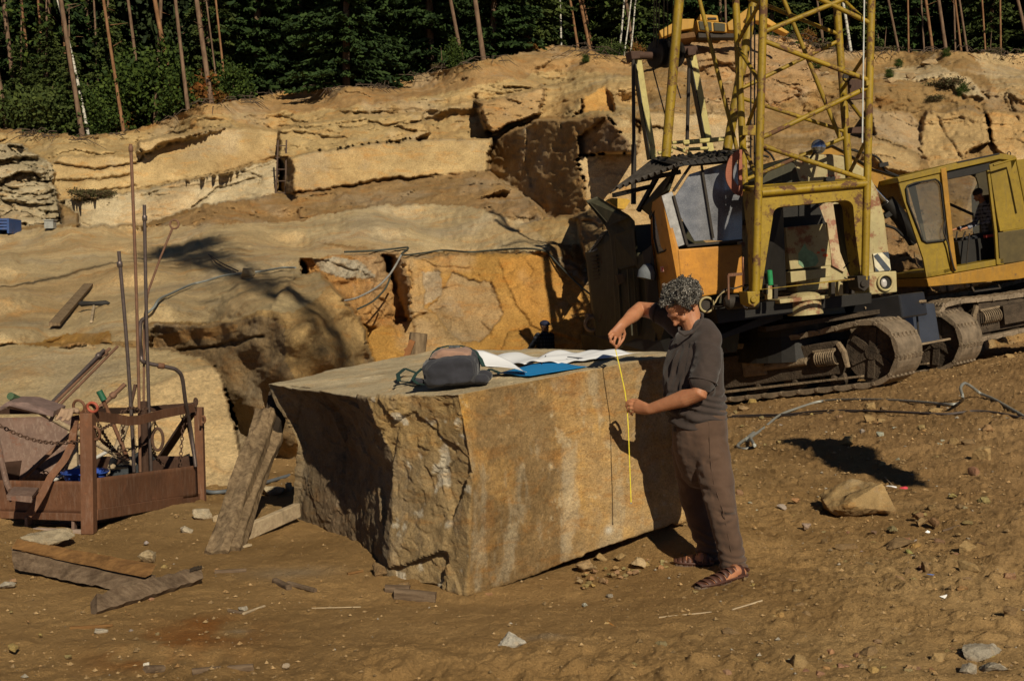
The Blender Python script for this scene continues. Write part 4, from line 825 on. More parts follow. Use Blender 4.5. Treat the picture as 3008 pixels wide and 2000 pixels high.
# crumbled edge of the wide ledges
# ================= people
def echain(mb, secs, ref, n=16, round_ends=True):
    """tapered limb: secs = [(point, half width along ref, half width across)], rounded ends"""
    pts = [np.array(s[0], float) for s in secs]; m = len(pts); T = [unit(pts[min(i+1, m-1)]-pts[max(i-1, 0)]) for i in range(m)]
    rings = []
    def ring(p, t, a, b):
        x = np.array(ref, float); x = unit(x-t*(x@t)); y = np.cross(t, x); rings.append([p+x*math.cos(2*math.pi*k/n)*a+y*math.sin(2*math.pi*k/n)*b for k in range(n)])
    if round_ends:
        r0 = min(secs[0][1], secs[0][2])
        for q in (.97, .8, .45): ring(pts[0]-T[0]*r0*q, T[0], secs[0][1]*math.sqrt(1-q*q), secs[0][2]*math.sqrt(1-q*q))
    for i in range(m): ring(pts[i], T[i], secs[i][1], secs[i][2])
    if round_ends:
        r1 = min(secs[-1][1], secs[-1][2])
        for q in (.45, .8, .97): ring(pts[-1]+T[-1]*r1*q, T[-1], secs[-1][1]*math.sqrt(1-q*q), secs[-1][2]*math.sqrt(1-q*q))
    vs = [p for r in rings for p in r]; M = len(rings)
    fs = [(i*n+k, i*n+(k+1) % n, (i+1)*n+(k+1) % n, (i+1)*n+k) for i in range(M-1) for k in range(n)]+[tuple(range(n-1, -1, -1)), tuple((M-1)*n+k for k in range(n))]
    mb.add(vs, fs)
def blob(mb, c, ax, rad, n=14):
    """ellipsoid; ax = three unit axes"""
    ax = [np.array(a, float) for a in ax]; vs = []; fs = []; m = 9
    for i in range(m+1):
        th = math.pi*i/m
        for k in range(n): ph = 2*math.pi*k/n; vs.append(np.array(c)+ax[0]*rad[0]*math.sin(th)*math.cos(ph)+ax[1]*rad[1]*math.sin(th)*math.sin(ph)+ax[2]*rad[2]*math.cos(th))
    for i in range(m):
        for k in range(n): fs.append((i*n+k, i*n+(k+1) % n, (i+1)*n+(k+1) % n, (i+1)*n+k))
    mb.add(vs, fs)
def remeshed(name, mb, mat, parent, voxel, smooth_it=6, fac=.5, disp=None):
    o = mb.build('tmp_'+name, mat, None); r = o.modifiers.new('r', 'REMESH'); r.mode = 'VOXEL'; r.voxel_size = voxel; r.use_smooth_shade = True
    if smooth_it: s = o.modifiers.new('s', 'SMOOTH'); s.iterations = smooth_it; s.factor = fac
    dg = bpy.context.evaluated_depsgraph_get(); e = o.evaluated_get(dg); me = e.to_mesh(); n = len(me.vertices)
    V = np.empty(n*3); me.vertices.foreach_get('co', V); V = V.reshape(-1, 3)+np.array(o.location); Nn = np.empty(n*3); me.vertices.foreach_get('normal', Nn); Nn = Nn.reshape(-1, 3)
    Fq = np.array([list(p.vertices) for p in me.polygons if len(p.vertices) == 4]); e.to_mesh_clear(); bpy.data.objects.remove(o)
    col = None
    if disp is not None: V, col = disp(V, Nn)
    return npmesh(name, V, Fq, mat, parent, smooth=True, col=col)
def seg_d(V, a, b):
    a = np.array(a); b = np.array(b); t = np.clip(((V-a)@(b-a))/((b-a)@(b-a)), 0, 1); return np.linalg.norm(V-a-t[:, None]*(b-a), axis=1), t
def fabric(name, c, var=.2, weave=900):
    t = NT(name); n = t.noise(9, 5, .6); m = t.noise(weave, 2, .5)
    col = t.mix(t.mapr(n, .3, .7, 0, 1), tuple(x*(1-var) for x in c), tuple(x*(1+var) for x in c)); col = t.mix(t.mapr(m, .4, .6, 0, .3), col, t.mix(1., col, (1.5, 1.5, 1.5), 'MULTIPLY'))
    t.b.inputs['Sheen Weight'].default_value = .15; return t.out(col, .95, t.bump(t.noise(60, 4, .6), .35, .004, t.bump(m, .3, .001)), 0, .1)
def skin_mat():
    t = NT('skin_material'); n = t.noise(14, 5, .6); m = t.noise(160, 3, .6)
    col = t.mix(t.mapr(n, .3, .7, 0, 1), (.31, .125, .062), (.42, .19, .095)); col = t.mix(t.mapr(m, .5, .7, 0, .25), col, (.30, .11, .06))
    t.b.inputs['Subsurface Weight'].default_value = .12; t.b.inputs['Subsurface Radius'].default_value = (.012, .004, .002); t.b.inputs['Subsurface Scale'].default_value = .5
    return t.out(col, .55, t.bump(m, .25, .0015), 0, .35)
M_SKIN = skin_mat(); M_SHIRT = fabric('dark_shirt_material', (.043, .032, .028)); M_TROU = fabric('brown_trouser_material', (.078, .047, .032), .18); M_LEATH = plain('sandal_leather_material', (.07, .028, .018), .55, sc=30, spec=.4); M_SOLE = plain('sandal_sole_material', (.12, .085, .06), .9, sc=30)
t = NT('curly_hair_material'); M_HAIR = t.out(t.mix(1., t.attr(), t.mix(t.noise(40, 3), (.6, .6, .6), (1.4, 1.4, 1.4)), 'MULTIPLY'), .45, None, 0, .5)
man = thing('person', 'curly grey haired man in dark t-shirt and brown trousers measuring the block with a tape', 'person', gpt(2090, 1690))
eS = unit(np.array([-.50, .83, .17]))          # near shoulder to far shoulder
def px(u, v, D): return P(u, v, D)
# head
HC = px(2003, 899, 6.93); hf = unit(np.array([-.56, -.22, -.80])); hu = unit(np.array([0, 0, 1.])-hf*hf[2]); hl = unit(np.cross(hf, hu))
if hl[1] > 0: hl = -hl
def hp(f, u, l): return HC+hf*f+hu*u+hl*l
b = MB()
blob(b, hp(-.012, .022, 0), (hf, hu, hl), (.098, .092, .078)); blob(b, hp(.035, -.035, 0), (hf, hu, hl), (.062, .085, .060)); blob(b, hp(.055, -.088, 0), (hf, hu, hl), (.036, .030, .034))
blob(b, hp(.078, .018, 0), (hf, hu, hl), (.020, .016, .052)); blob(b, hp(.088, -.008, 0), (hf, hu, hl), (.020, .030, .012)); blob(b, hp(.103, -.028, 0), (hf, hu, hl), (.019, .014, .015))
blob(b, hp(.094, -.031, .014), (hf, hu, hl), (.011, .009, .009)); blob(b, hp(.094, -.031, -.014), (hf, hu, hl), (.011, .009, .009))
blob(b, hp(.083, -.054, 0), (hf, hu, hl), (.014, .006, .024)); blob(b, hp(.080, -.066, 0), (hf, hu, hl), (.014, .007, .020))
for s in (1, -1):
    blob(b, hp(.058, -.030, s*.042), (hf, hu, hl), (.026, .022, .020)); blob(b, hp(.071, .002, s*.031), (hf, hu, hl), (.013, .009, .013)); blob(b, hp(.015, -.065, s*.048), (hf, hu, hl), (.035, .022, .014))
    ea = unit(hl*s*.6-hf*.8); blob(b, hp(-.016, -.012, s*.080), (unit(hf*.5+hu*.9), ea, unit(np.cross(unit(hf*.5+hu*.9), ea))), (.030, .019, .007)); blob(b, hp(-.010, -.038, s*.076), (hf, hu, hl), (.010, .010, .006))
NB = px(2050, 985, 6.93)
echain(b, [(hp(-.03, -.02, 0), .055, .058), (px(2032, 945, 6.93), .058, .062), (NB, .075, .07), (px(2048, 1030, 6.93), .12, .09)], eS)
# trunk inside the clothes
echain(b, [(px(2040, 1020, 6.93), .15, .09), (px(2036, 1110, 6.93), .155, .11), (px(2044, 1210, 6.93), .14, .11), (px(2055, 1290, 6.93), .14, .10)], eS)
for hip, kn, an in (((2085, 1300, 6.86), (2118, 1500, 6.74), (2152, 1672, 6.78)), ((2022, 1290, 7.03), (2040, 1480, 7.08), (2076, 1630, 7.08))):
    echain(b, [(px(*hip), .075, .075), (px(*kn), .055, .055), (px(*an), .036, .036)], eS)
# arms
fs_, fe, fw = px(1955, 925, 7.13), px(1880, 908, 7.22), px(1826, 955, 7.0)
echain(b, [(px(1990, 940, 7.1), .055, .055), (fs_, .055, .052), ((fs_*.5+fe*.5)+np.array([0, .0, .006]), .050, .050), (fe, .047, .046), (fe*.6+fw*.4, .043, .040), (fe*.25+fw*.75, .032, .027), (fw, .029, .021)], (0, .6, .8))
ns, ne, nw = px(2086, 1010, 6.77), px(2053, 1156, 6.70), px(1906, 1202, 6.86)
echain(b, [(ns*.8+ne*.2, .045, .045), (ns*.5+ne*.5, .053, .055), (ne, .050, .052), (ne*.72+nw*.28, .050, .048), (ne*.4+nw*.6, .040, .037), (nw, .031, .023)], (0, .2, 1))
# far hand, hanging, pinching the tape end case
def finger(pts, r=.0098): echain(b, [(px(*p), r*(1.06-.10*i), r*(1.0-.10*i)) for i, p in enumerate(pts)], (0, 1, 0), 10)
echain(b, [(fw, .029, .021), (px(1817, 968, 6.99), .034, .020), (px(1808, 980, 6.985), .037, .018)], unit(px(1796, 972, 6.97)-px(1824, 988, 7.0)), 12)
finger([(1821, 984, 7.0), (1821, 998, 6.985), (1817, 1011, 6.975), (1809, 1025, 6.985)]); finger([(1811, 985, 6.99), (1805, 1000, 6.965), (1803, 1011, 6.965), (1808, 1019, 6.985)])
finger([(1802, 980, 6.98), (1793, 994, 6.955), (1793, 1004, 6.96), (1800, 1010, 6.985)]); finger([(1796, 972, 6.975), (1788, 983, 6.955), (1789, 992, 6.965), (1796, 997, 6.985)], .0078)
finger([(1830, 965, 7.0), (1835, 980, 7.01), (1831, 996, 7.01), (1822, 1010, 7.0), (1812, 1022, 6.995)], .0112)
# near hand, fingers closed round the tape
echain(b, [(nw, .031, .023), (px(1890, 1198, 6.89), .038, .024), (px(1870, 1195, 6.92), .040, .020)], (0, 0, 1), 12)
finger([(1868, 1181, 6.93), (1851, 1176, 6.945), (1840, 1181, 6.96), (1841, 1190, 6.97)]); finger([(1867, 1190, 6.925), (1848, 1187, 6.935), (1839, 1193, 6.955), (1845, 1201, 6.965)])
finger([(1868, 1200, 6.92), (1851, 1199, 6.93), (1843, 1205, 6.95), (1850, 1211, 6.96)]); finger([(1872, 1208, 6.92), (1858, 1210, 6.93), (1852, 1215, 6.95), (1858, 1219, 6.96)], .0080)
finger([(1889, 1184, 6.93), (1872, 1175, 6.965), (1856, 1174, 6.985), (1843, 1183, 6.985)], .0105)
# feet
def foot(heel, toe, ank):
    d = unit(toe-heel); s = unit(np.cross(d, (0, 0, 1))); Z = np.array([0, 0, 1.]); L = np.linalg.norm(toe-heel)
    echain(b, [(heel+d*.03+Z*.045, .030, .030), (heel+d*.09+Z*.052, .034, .034), (heel+d*.16+Z*.043, .040, .028), (heel+d*(L-.085)+Z*.033, .046, .019), (heel+d*(L-.035)+Z*.028, .040, .012)], s, 14)
    echain(b, [(ank, .038, .036), (heel+d*.075+Z*.06, .036, .036)], s, 12)
    m = MB(); up = MB(); out = []
    prof = [(0, .026), (.04, .034), (.35, .034), (.6, .047), (.78, .050), (.92, .038), (1.0, .016)]
    le = [heel+d*L*t+s*w for t, w in prof]; ri = [heel+d*L*t-s*w for t, w in prof][::-1]
    lift = np.array([0, 0, .004]); m.prism([p+lift for p in le+ri], Z*.022)
    for t0, t1, hh in ((.08, .24, .088), (.27, .375, .086), (.39, .49, .078), (.505, .61, .068), (.625, .73, .060), (.745, .85, .052), (.865, .97, .044)):
        A1 = []; 
        for t_ in (t0, t1):
            w_ = np.interp(t_, [q[0] for q in prof], [q[1] for q in prof]); row = []
            for k in range(9):
                a = math.pi*k/8; row.append(heel+d*L*t_+s*w_*1.02*math.cos(a)+Z*(.02+(hh-.015)*math.sin(a)**.7)+d*.01*math.sin(a))
            A1.append(row)
        vs = A1[0]+A1[1]; up.add(vs, [(k, k+1, k+10, k+9) for k in range(8)])
    up.tube([heel+d*L*t+s*(np.interp(t, [q[0] for q in prof], [q[1] for q in prof]))+Z*.034 for t in np.linspace(.02, .97, 12)], .006, 6); up.tube([heel+d*L*t-s*(np.interp(t, [q[0] for q in prof], [q[1] for q in prof]))+Z*.034 for t in np.linspace(.02, .97, 12)], .006, 6)
    up.tube([heel+d*.01+Z*.06+s*.03*math.cos(a)-d*.02*math.sin(a) for a in np.linspace(-.2, math.pi+.2, 9)], .009, 6)
    return m, up
h1, t1 = gpt(2188, 1702, .0), gpt(2046, 1738, .0); h2, t2 = gpt(2098, 1672, .0), gpt(1980, 1664, .0)
so1, up1 = foot(h1, t1, px(2156, 1672, 6.75)); so2, up2 = foot(h2, t2, px(2080, 1640, 7.04))
remeshed('body', b, M_SKIN, man, .0048, 4, .45)
for so, up in ((so1, up1), (so2, up2)):
    sd = up.build('sandal', M_LEATH, man, smooth=50); sd.modifiers.new('t', 'SOLIDIFY').thickness = .003; so.build('sole', M_SOLE, sd, bevel=.004)
# shirt
b = MB()
echain(b, [(px(2052, 985, 6.93), .105, .085), (px(2046, 1012, 6.93), .185, .118), (px(2040, 1060, 6.93), .200, .140), (px(2036, 1120, 6.93), .195, .160), (px(2040, 1170, 6.93), .190, .168), (px(2048, 1215, 6.93), .180, .160), (px(2052, 1228, 6.93), .175, .155)], eS, 28)
echain(b, [(px(2030, 1010, 6.96), .11, .10), (ns+np.array([-.01, .02, 0]), .078, .080), (ns*.6+ne*.4+np.array([.01, 0, 0]), .078, .084), (ns*.30+ne*.70+np.array([.004, 0, -.005]), .079, .086)], (1, 0, 0), 20, True)
echain(b, [(px(2010, 965, 7.05), .085, .08), (px(1965, 932, 7.12), .070, .066), (px(1935, 918, 7.14), .064, .060)], (0, 0, 1), 20)
echain(b, [(px(2068, 968, 6.87), .07, .07), (px(2084, 998, 6.80), .075, .072)], eS, 16); echain(b, [(px(2030, 958, 7.0), .06, .06), (px(1975, 935, 7.09), .06, .06)], eS, 16)
def shirt_d(V, Nn):
    w = V*np.array([1, 1, .35]); d = .006*fbm(V, 7, 3, 61)
    # vertical hanging folds at the front, ring folds above the hem
    zz = V[:, 2]; front = sst(-(V[:, 0]-px(2036, 1100, 6.93)[0]), .02, .14)
    d += front*.010*(1-np.abs(vnoise(np.stack([V[:, 0]*16+zz*3, V[:, 1]*16, zz*1.6], -1), 7))*2)*sst(zz, 1.42, 1.25)
    hem = sst(zz, 1.10, 1.0); d += hem*.013*np.sin(zz*150+6*fbm(V, 6, 2, 8)+V[:, 0]*14)*(.6+.4*fbm(V, 5, 2, 9))
    dd, t = seg_d(V, ns, ne); arm = (dd < .11)&(t > .05); d += arm*.007*ridge(V*np.array([1, 1, 1.])+zz[:, None]*.2, 9, 3, 10)
    for (a, c_, w_, h_) in ((px(2075, 1010, 6.6), px(2012, 1080, 6.72), .013, .010), (px(2012, 1080, 6.7), px(2008, 1110, 6.7), .012, .012), (px(2010, 1015, 6.75), px(1990, 1190, 6.8), .014, .012), (px(1985, 1020, 6.85), px(1965, 1190, 6.9), .014, .012), (px(2020, 1120, 6.78), px(2000, 1215, 6.8), .012, .009), (px(2100, 1140, 6.75), px(2060, 1200, 6.8), .014, .010)):
        q, _ = seg_d(V, a, c_); d += h_*np.exp(-(q/w_)**2)-h_*.7*np.exp(-((q-w_*2)/w_)**2)
    return V+Nn*d[:, None], None
sh = remeshed('shirt', b, M_SHIRT, man, .0075, 10, .5, shirt_d)
m = MB()
def band(c, t, a, bb, ref, r=.004, n=28):
    x = np.array(ref, float); t = unit(np.array(t, float)); x = unit(x-t*(x@t)); y = np.cross(t, x); return [np.array(c)+x*math.cos(k*2*math.pi/n)*a+y*math.sin(k*2*math.pi/n)*bb for k in range(n+1)]
m.tube(band(ns*.28+ne*.72+np.array([.004, 0, -.012]), ne-ns, .081, .088, (1, 0, 0)), .0045, 6); m.tube(band(px(1932, 917, 7.14), px(1900, 912, 7.17)-px(1960, 930, 7.1), .064, .061, (0, 0, 1)), .0045, 6)
m.build('sleeve_hem', M_SHIRT, sh, smooth=60)
m = MB(); nk = [(1996, 975, 6.84), (2012, 985, 6.79), (2035, 977, 6.78), (2054, 955, 6.80), (2064, 934, 6.84), (2064, 922, 6.90), (2052, 918, 6.96), (2034, 926, 7.02), (2008, 945, 7.0), (1994, 965, 6.92), (1996, 975, 6.84)]
m.tube([px(*q) for q in nk], .0065, 8); m.build('collar', M_SHIRT, sh, smooth=60)
# trousers
b = MB()
echain(b, [(px(2056, 1222, 6.93), .172, .142), (px(2056, 1260, 6.93), .182, .150), (px(2056, 1320, 6.94), .178, .145), (px(2062, 1370, 6.95), .150, .125)], eS, 26)
NH, NK, NA, NF = px(2088, 1310, 6.85), px(2118, 1490, 6.73), px(2143, 1600, 6.74), px(2156, 1672, 6.76)
FH, FK, FA, FF = px(2022, 1310, 7.03), px(2042, 1480, 7.06), px(2078, 1590, 7.06), px(2088, 1650, 7.05)
echain(b, [(NH, .108, .104), (NH*.5+NK*.5, .100, .098), (NK, .084, .086), (NK*.4+NA*.6, .076, .076), (NA, .074, .074), (NF, .080, .076)], eS, 22)
echain(b, [(FH, .104, .100), (FH*.5+FK*.5, .095, .090), (FK, .080, .077), (FK*.4+FA*.6, .074, .072), (FA, .072, .070), (FF, .074, .072)], eS, 22)
def trou_d(V, Nn):
    d = .006*fbm(V, 5, 3, 71)+.004*fbm(V*np.array([1, 1, 2.2]), 14, 3, 74); zz = V[:, 2]
    low = sst(zz, .32, .1); d += low*.012*np.sin(zz*115+7*fbm(V, 5, 2, 72)+V[:, 0]*18)*(.5+.7*fbm(V, 6, 2, 75))
    kn = np.exp(-((zz-.52)/.13)**2); d += kn*.008*ridge(V*np.array([1.6, 1.6, 3.]), 4, 3, 73)
    for (a, c_, w_, h_) in ((px(2027, 1400, 6.7), px(2125, 1500, 6.6), .014, .014), (px(2040, 1440, 6.7), px(2080, 1500, 6.6), .014, .014), (px(2055, 1490, 6.65), px(2135, 1530, 6.62), .013, .013), (px(2110, 1280, 6.72), px(2135, 1310, 6.75), .010, .010), (px(2060, 1360, 6.72), px(2110, 1340, 6.72), .010, .007), (px(2100, 1500, 6.62), px(2175, 1505, 6.68), .012, .010), (px(2095, 1540, 6.65), px(2165, 1520, 6.65), .012, .009), (px(2110, 1580, 6.65), px(2140, 1620, 6.65), .012, .010), (px(2020, 1230, 6.78), px(2030, 1330, 6.75), .014, .010), (px(2010, 1350, 6.8), px(2080, 1470, 6.65), .018, .014)):
        q, _ = seg_d(V, a, c_); d += h_*np.exp(-(q/w_)**2)-h_*.6*np.exp(-((q-w_*1.9)/w_)**2)
    return V+Nn*d[:, None], None
tr = remeshed('trousers', b, M_TROU, man, .0075, 8, .5, trou_d)
m = MB()
def on_leg(u, v, D0, off=.004):
    """cast a seam point onto the trouser surface"""
    dg = bpy.context.evaluated_depsgraph_get(); r = ray(u, v); o_ = Vector(CAM); mw = tr.matrix_world
    loc = Vector(wpos(tr)); ok, hit, nn, _ = tr.ray_cast(o_-loc, Vector(unit(r)))
    return np.array(hit+loc)-unit(r)*off*.3 if ok else P(u, v, D0)
bpy.context.view_layer.update()
m.tube([on_leg(u, v, 6.7) for u, v in ((2083, 1240), (2084, 1280), (2086, 1330), (2090, 1380), (2098, 1420), (2110, 1460), (2124, 1500), (2133, 1540), (2140, 1580), (2148, 1620), (2153, 1655))], .0026, 5)
m.tube([on_leg(u, v, 6.7) for u, v in ((2016, 1218), (2020, 1232), (2030, 1241), (2050, 1242), (2080, 1238))], .003, 5)
m.build('seam', M_TROU, tr, smooth=60)
# hair: a cap of locks made of small coils
m = MB(); r_ = np.random.default_rng(5)
HCc = hp(-.020, .030, 0); cnt = 0
base = MB(); blob(base, hp(-.026, .028, 0), (hf, hu, hl), (.108, .086, .098), 24)
def hair_d(V, Nn):
    q = (V-HC); f_ = q@hf; u_ = q@hu; keep_in = sst(f_, .045, .085)*sst(u_, .055, .02); d = .012*fbm(V, 28, 3, 3)+.006*ridge(V, 60, 2, 4)-.045*sst(f_, .015, .055)*sst(u_, .075, .045)
    return V+Nn*d[:, None], np.ones((len(V), 1))*np.array([[.05, .043, .038]])
hr = remeshed('hair', base, M_HAIR, man, .005, 1, .5, hair_d)
while cnt < 1900:
    q = unit(r_.normal(size=3)); f_, u_, l_ = q; out_m = .010*max(0, math.sin(f_*9+2)*math.sin(u_*11)*math.sin(l_*10+1)*3)
    if f_ > .40-.30*max(0, -u_) and u_ < .70: continue
    if u_ < -.50 or (u_ < -.15 and f_ > -.05): continue
    c = HC+hf*(-.024+f_*.112)+hu*(.028+u_*.086)+hl*(l_*.106); nn = unit(hf*f_+hu*u_+hl*l_)
    a = unit(np.cross(nn, r_.normal(size=3))); a = unit(a*.9+nn*r_.uniform(-.1, .5)); R_ = r_.uniform(.004, .009); turns = r_.uniform(.6, 1.7); L_ = r_.uniform(.012, .038); out_ = abs(r_.normal())*.008+out_m
    e1 = unit(np.cross(a, nn)); e2 = np.cross(a, e1); ph = r_.uniform(0, 6.3); pts = []
    for k in range(9):
        w_ = k/8; an = ph+turns*2*math.pi*w_; pts.append(c+nn*(.002+out_+.004*w_)+a*(w_-.5)*L_+(e1*math.cos(an)+e2*math.sin(an))*R_)
    g = .72*r_.choice([.05, .09, .16, .24, .34], p=[.34, .24, .18, .14, .10]); m.cur = (g*1.05, g*.94, g*.80); m.tube(pts, [.0012]+[.0019]*7+[.0008], 4); cnt += 1
m.build('curls', M_HAIR, hr, smooth=70)
# eyebrow shade and eyes
m = MB()
for s in (1, -1): blob(m, hp(.0765, .003, s*.031), (hf, hu, hl), (.009, .004, .012), 10)
m.build('eyelids', plain('eyelid_material', (.25, .10, .06), .6), man, smooth=60)
# measuring tape
tp_ = thing('measuring_tape', 'yellow measuring tape hanging from the man\'s fingers in front of the block', 'measuring tape', px(1853, 1475, 6.93)); m = MB()
tl = [px(1807, 1022, 6.985), px(1822, 1085, 6.97), px(1836, 1150, 6.965), px(1842, 1195, 6.965), px(1846, 1260, 6.95), px(1850, 1370, 6.94), px(1854, 1475, 6.93)]
for i in range(len(tl)-1): m.bar(tl[i], tl[i+1], .0055, .0012, (0, 1, .1))
m.build('blade', plain('tape_yellow_material', (.58, .48, .02), .5, sc=60), tp_); m = MB(); m.bar(tl[-1], tl[-1]+np.array([0, 0, -.008]), .010, .003, (0, 1, .1)); m.build('hook', plain('steel_material', (.45, .44, .42), .35, .9), tp_)
# generic clothed figure for the two far men
def figure(name, label, J, face, mats, loc, up=(0, 0, 1), skin=None):
    """J: joints; mats: shirt, trousers, hair/cap"""
    r = thing(name, label, 'person', loc); f = unit(np.array(face, float)); U_ = unit(np.array(up, float)-f*(np.array(up)@f)); L_ = np.cross(f, U_)
    b = MB(); H = J['head']; blob(b, H+U_*.02-f*.01, (f, U_, L_), (.098, .10, .078)); blob(b, H+f*.03-U_*.04, (f, U_, L_), (.062, .085, .058)); blob(b, H+f*.105-U_*.03, (f, U_, L_), (.020, .018, .013)); blob(b, H+f*.075-U_*.088, (f, U_, L_), (.03, .025, .03)); blob(b, H+f*.085-U_*.058, (f, U_, L_), (.015, .010, .022))
    for s in (1, -1): blob(b, H-f*.01-U_*.015+L_*s*.08, (f, U_, L_), (.018, .03, .008))
    echain(b, [(H-U_*.03-f*.02, .056, .056), (J['neck'], .062, .062)], L_)
    sh = MB(); tr = MB()
    echain(sh, [(J['neck']-U_*.03, .10, .08), (J['neck']-U_*.10, .20, .12), (J['chest'], .215, .145), (J['belly'], .20, .155), (J['hip'], .19, .14)], L_, 22)
    echain(tr, [(J['hip']+U_*.05, .165, .125), (J['hip']-U_*.04, .17, .13)], L_, 20); echain(b, [(J['neck'], .07, .07), (J['chest'], .12, .09), (J['hip'], .12, .09)], L_)
    for s in ('l', 'r'):
        S_, E_, W_ = J['sh'+s], J['el'+s], J['wr'+s]; echain(b, [(S_, .045, .045), (E_, .038, .038), (W_, .027, .022)], f); echain(sh, [(S_, .078, .072), (S_*.5+E_*.5, .062, .06), (E_, .056, .056), (W_*.85+E_*.15, .045, .042)], f)
        hd = unit(W_-E_); hs = unit(np.cross(hd, U_+f*.3)); echain(b, [(W_, .027, .02), (W_+hd*.08, .04, .02)], hs, 12)
        for k in range(4):
            o_ = hs*(-.027+.018*k); q = W_+hd*.085+o_; echain(b, [(q, .009, .009), (q+hd*.035-U_*.008, .0085, .0085), (q+hd*.05-U_*.03, .008, .008)], hs, 8)
        q = W_+hd*.03+hs*.035; echain(b, [(q, .011, .011), (q+hs*.02+hd*.03, .010, .010), (q+hs*.018+hd*.055, .009, .009)], hs, 8)
        HP, K_, A_ = J['hp'+s], J['kn'+s], J['an'+s]; echain(tr, [(HP, .10, .10), (HP*.5+K_*.5, .092, .092), (K_, .075, .075), (A_, .068, .068)], L_); echain(b, [(HP, .06, .06), (K_, .045, .045), (A_-U_*.04, .035, .035)], L_)
        ft = MB(); fd = unit(np.array([face[0], face[1], 0.])); echain(ft, [(A_-U_*.075-fd*.05, .04, .038), (A_-U_*.08+fd*.08, .045, .035), (A_-U_*.088+fd*.17, .038, .024)], np.cross(fd, (0, 0, 1))); ft.build('shoe', plain('dark_shoe_material', (.03, .025, .02), .6), r, smooth=60)
    remeshed('body', b, skin or M_SKIN, r, .008, 3); fd_ = lambda V, N_: (V+N_*(.012*fbm(V, 6, 3, 5)+.007*ridge(V, 10, 2, 6))[:, None], None)
    remeshed('shirt', sh, mats[0], r, .012, 5, .5, fd_); remeshed('trousers', tr, mats[1], r, .012, 5, .5, fd_); return r, f, U_, L_
def plaid(name, c1, c2, c3):
    t = NT(name); sx = t.n.new('ShaderNodeSeparateXYZ'); t.link(t.co, sx.inputs[0])
    def str_(o, s, w): return t.mapr(t.math('ABSOLUTE', t.math('SINE', t.math('MULTIPLY', o, s))), w, w+.06, 0, 1)
    hx = str_(t.math('ADD', sx.outputs[0], sx.outputs[1]), 42, .80); hz = str_(sx.outputs[2], 42, .80); col = t.mix(t.math('MULTIPLY', t.math('ADD', hx, hz), .45), c1, c2); col = t.mix(t.math('MULTIPLY', hx, hz), col, c3); return t.out(col, .95, None, 0, .1)
# ================= things lying on the block
def bt_(u, v):
    """point on the block top seen at pixel"""
    c = tp; A_ = np.array([[1, p[0], p[1]] for p in c]); k = np.linalg.lstsq(A_, np.array([p[2] for p in c]), rcond=None)[0]; r = ray(u, v); t = (k[0]-CAM[2])/(r[2]-k[1]*r[0]-k[2]*r[1]); return CAM+r*t
def sheet(name, corners, nu, nv, hfn, mat, label, cat, lift=.012):
    a, b_, c, d = [bt_(*q) for q in corners]; V = []; 
    for j in range(nv+1):
        for i in range(nu+1):
            s, t_ = i/nu, j/nv; p = a*(1-s)*(1-t_)+b_*s*(1-t_)+c*s*t_+d*(1-s)*t_; p = p.copy(); p[2] = block_top(p[0], p[1])+lift+hfn(s, t_); V.append(p)
    o = npmesh(name, np.array(V), gridfaces(nv+1, nu+1), mat, smooth=True, loc=tuple(np.mean(V, 0))); o.modifiers.new('t', 'SOLIDIFY').thickness = .0008; return tag(o, label, cat)
def paper_mat(name, c):
    t = NT(name); n = t.noise(12, 4); return t.out(t.mix(n, tuple(x*.9 for x in c), c), .7, t.bump(t.noise(7, 4), .3, .01), 0, .3)
M_PAP = paper_mat('paper_material', (.80, .80, .82)); M_BLU = paper_mat('blue_folder_material', (.01, .20, .48))
sheet('folder', ((1455, 1113), (1558, 1119), (1728, 1091), (1600, 1074)), 14, 10, lambda s, t: .004*math.sin(s*6), M_BLU, 'bright blue folder under the white plans on the block', 'folder', .032)
# the folder seen from the front edge
pp = [bt_(1455, 1106), bt_(1555, 1112), bt_(1700, 1082), bt_(1840, 1068)]
def wavy(s, t): return .012+.012*math.sin(s*7+t*2)+.010*math.sin(s*15+t*5)*(1-t)
sheet('plan_sheet', ((1545, 1086), (1735, 1080), (1885, 1051), (1640, 1047)), 40, 20, lambda s, t: .014+.010*math.sin(s*8+t*3)+.006*math.sin(s*19-t*6), M_PAP, 'large white unfolded plan sheet in the middle of the block top', 'paper', .03)
# curled sheet standing up beside the backpack
V = []; nu, nv = 36, 10
top_ = [(1378, 1026), (1420, 1030), (1465, 1045), (1500, 1062), (1540, 1092)]; bot_ = [(1392, 1058), (1430, 1076), (1470, 1078), (1510, 1082), (1548, 1093)]
hT = [.085, .075, .05, .03, .012]; hB = [.05, .012, .02, .018, .008]
for j in range(nv+1):
    for i in range(nu+1):
        s = i/nu*4; k = min(int(s), 3); f_ = s-k; tu = top_[k][0]*(1-f_)+top_[k+1][0]*f_; tv = top_[k][1]*(1-f_)+top_[k+1][1]*f_; bu = bot_[k][0]*(1-f_)+bot_[k+1][0]*f_; bv = bot_[k][1]*(1-f_)+bot_[k+1][1]*f_
        t_ = j/nv; D_t = 7.55-(.3*i/nu); D_b = 7.25-(.2*i/nu); p = P(tu*(1-t_)+bu*t_, tv*(1-t_)+bv*t_+3*math.sin(t_*math.pi), D_t*(1-t_)+D_b*t_); V.append(p)
o = npmesh('plan_sheet', np.array(V), gridfaces(nv+1, nu+1), M_PAP, smooth=True, loc=tuple(np.mean(V, 0))); o.modifiers.new('t', 'SOLIDIFY').thickness = .0008; tag(o, 'white plan sheet curling up off the block right beside the backpack', 'paper')
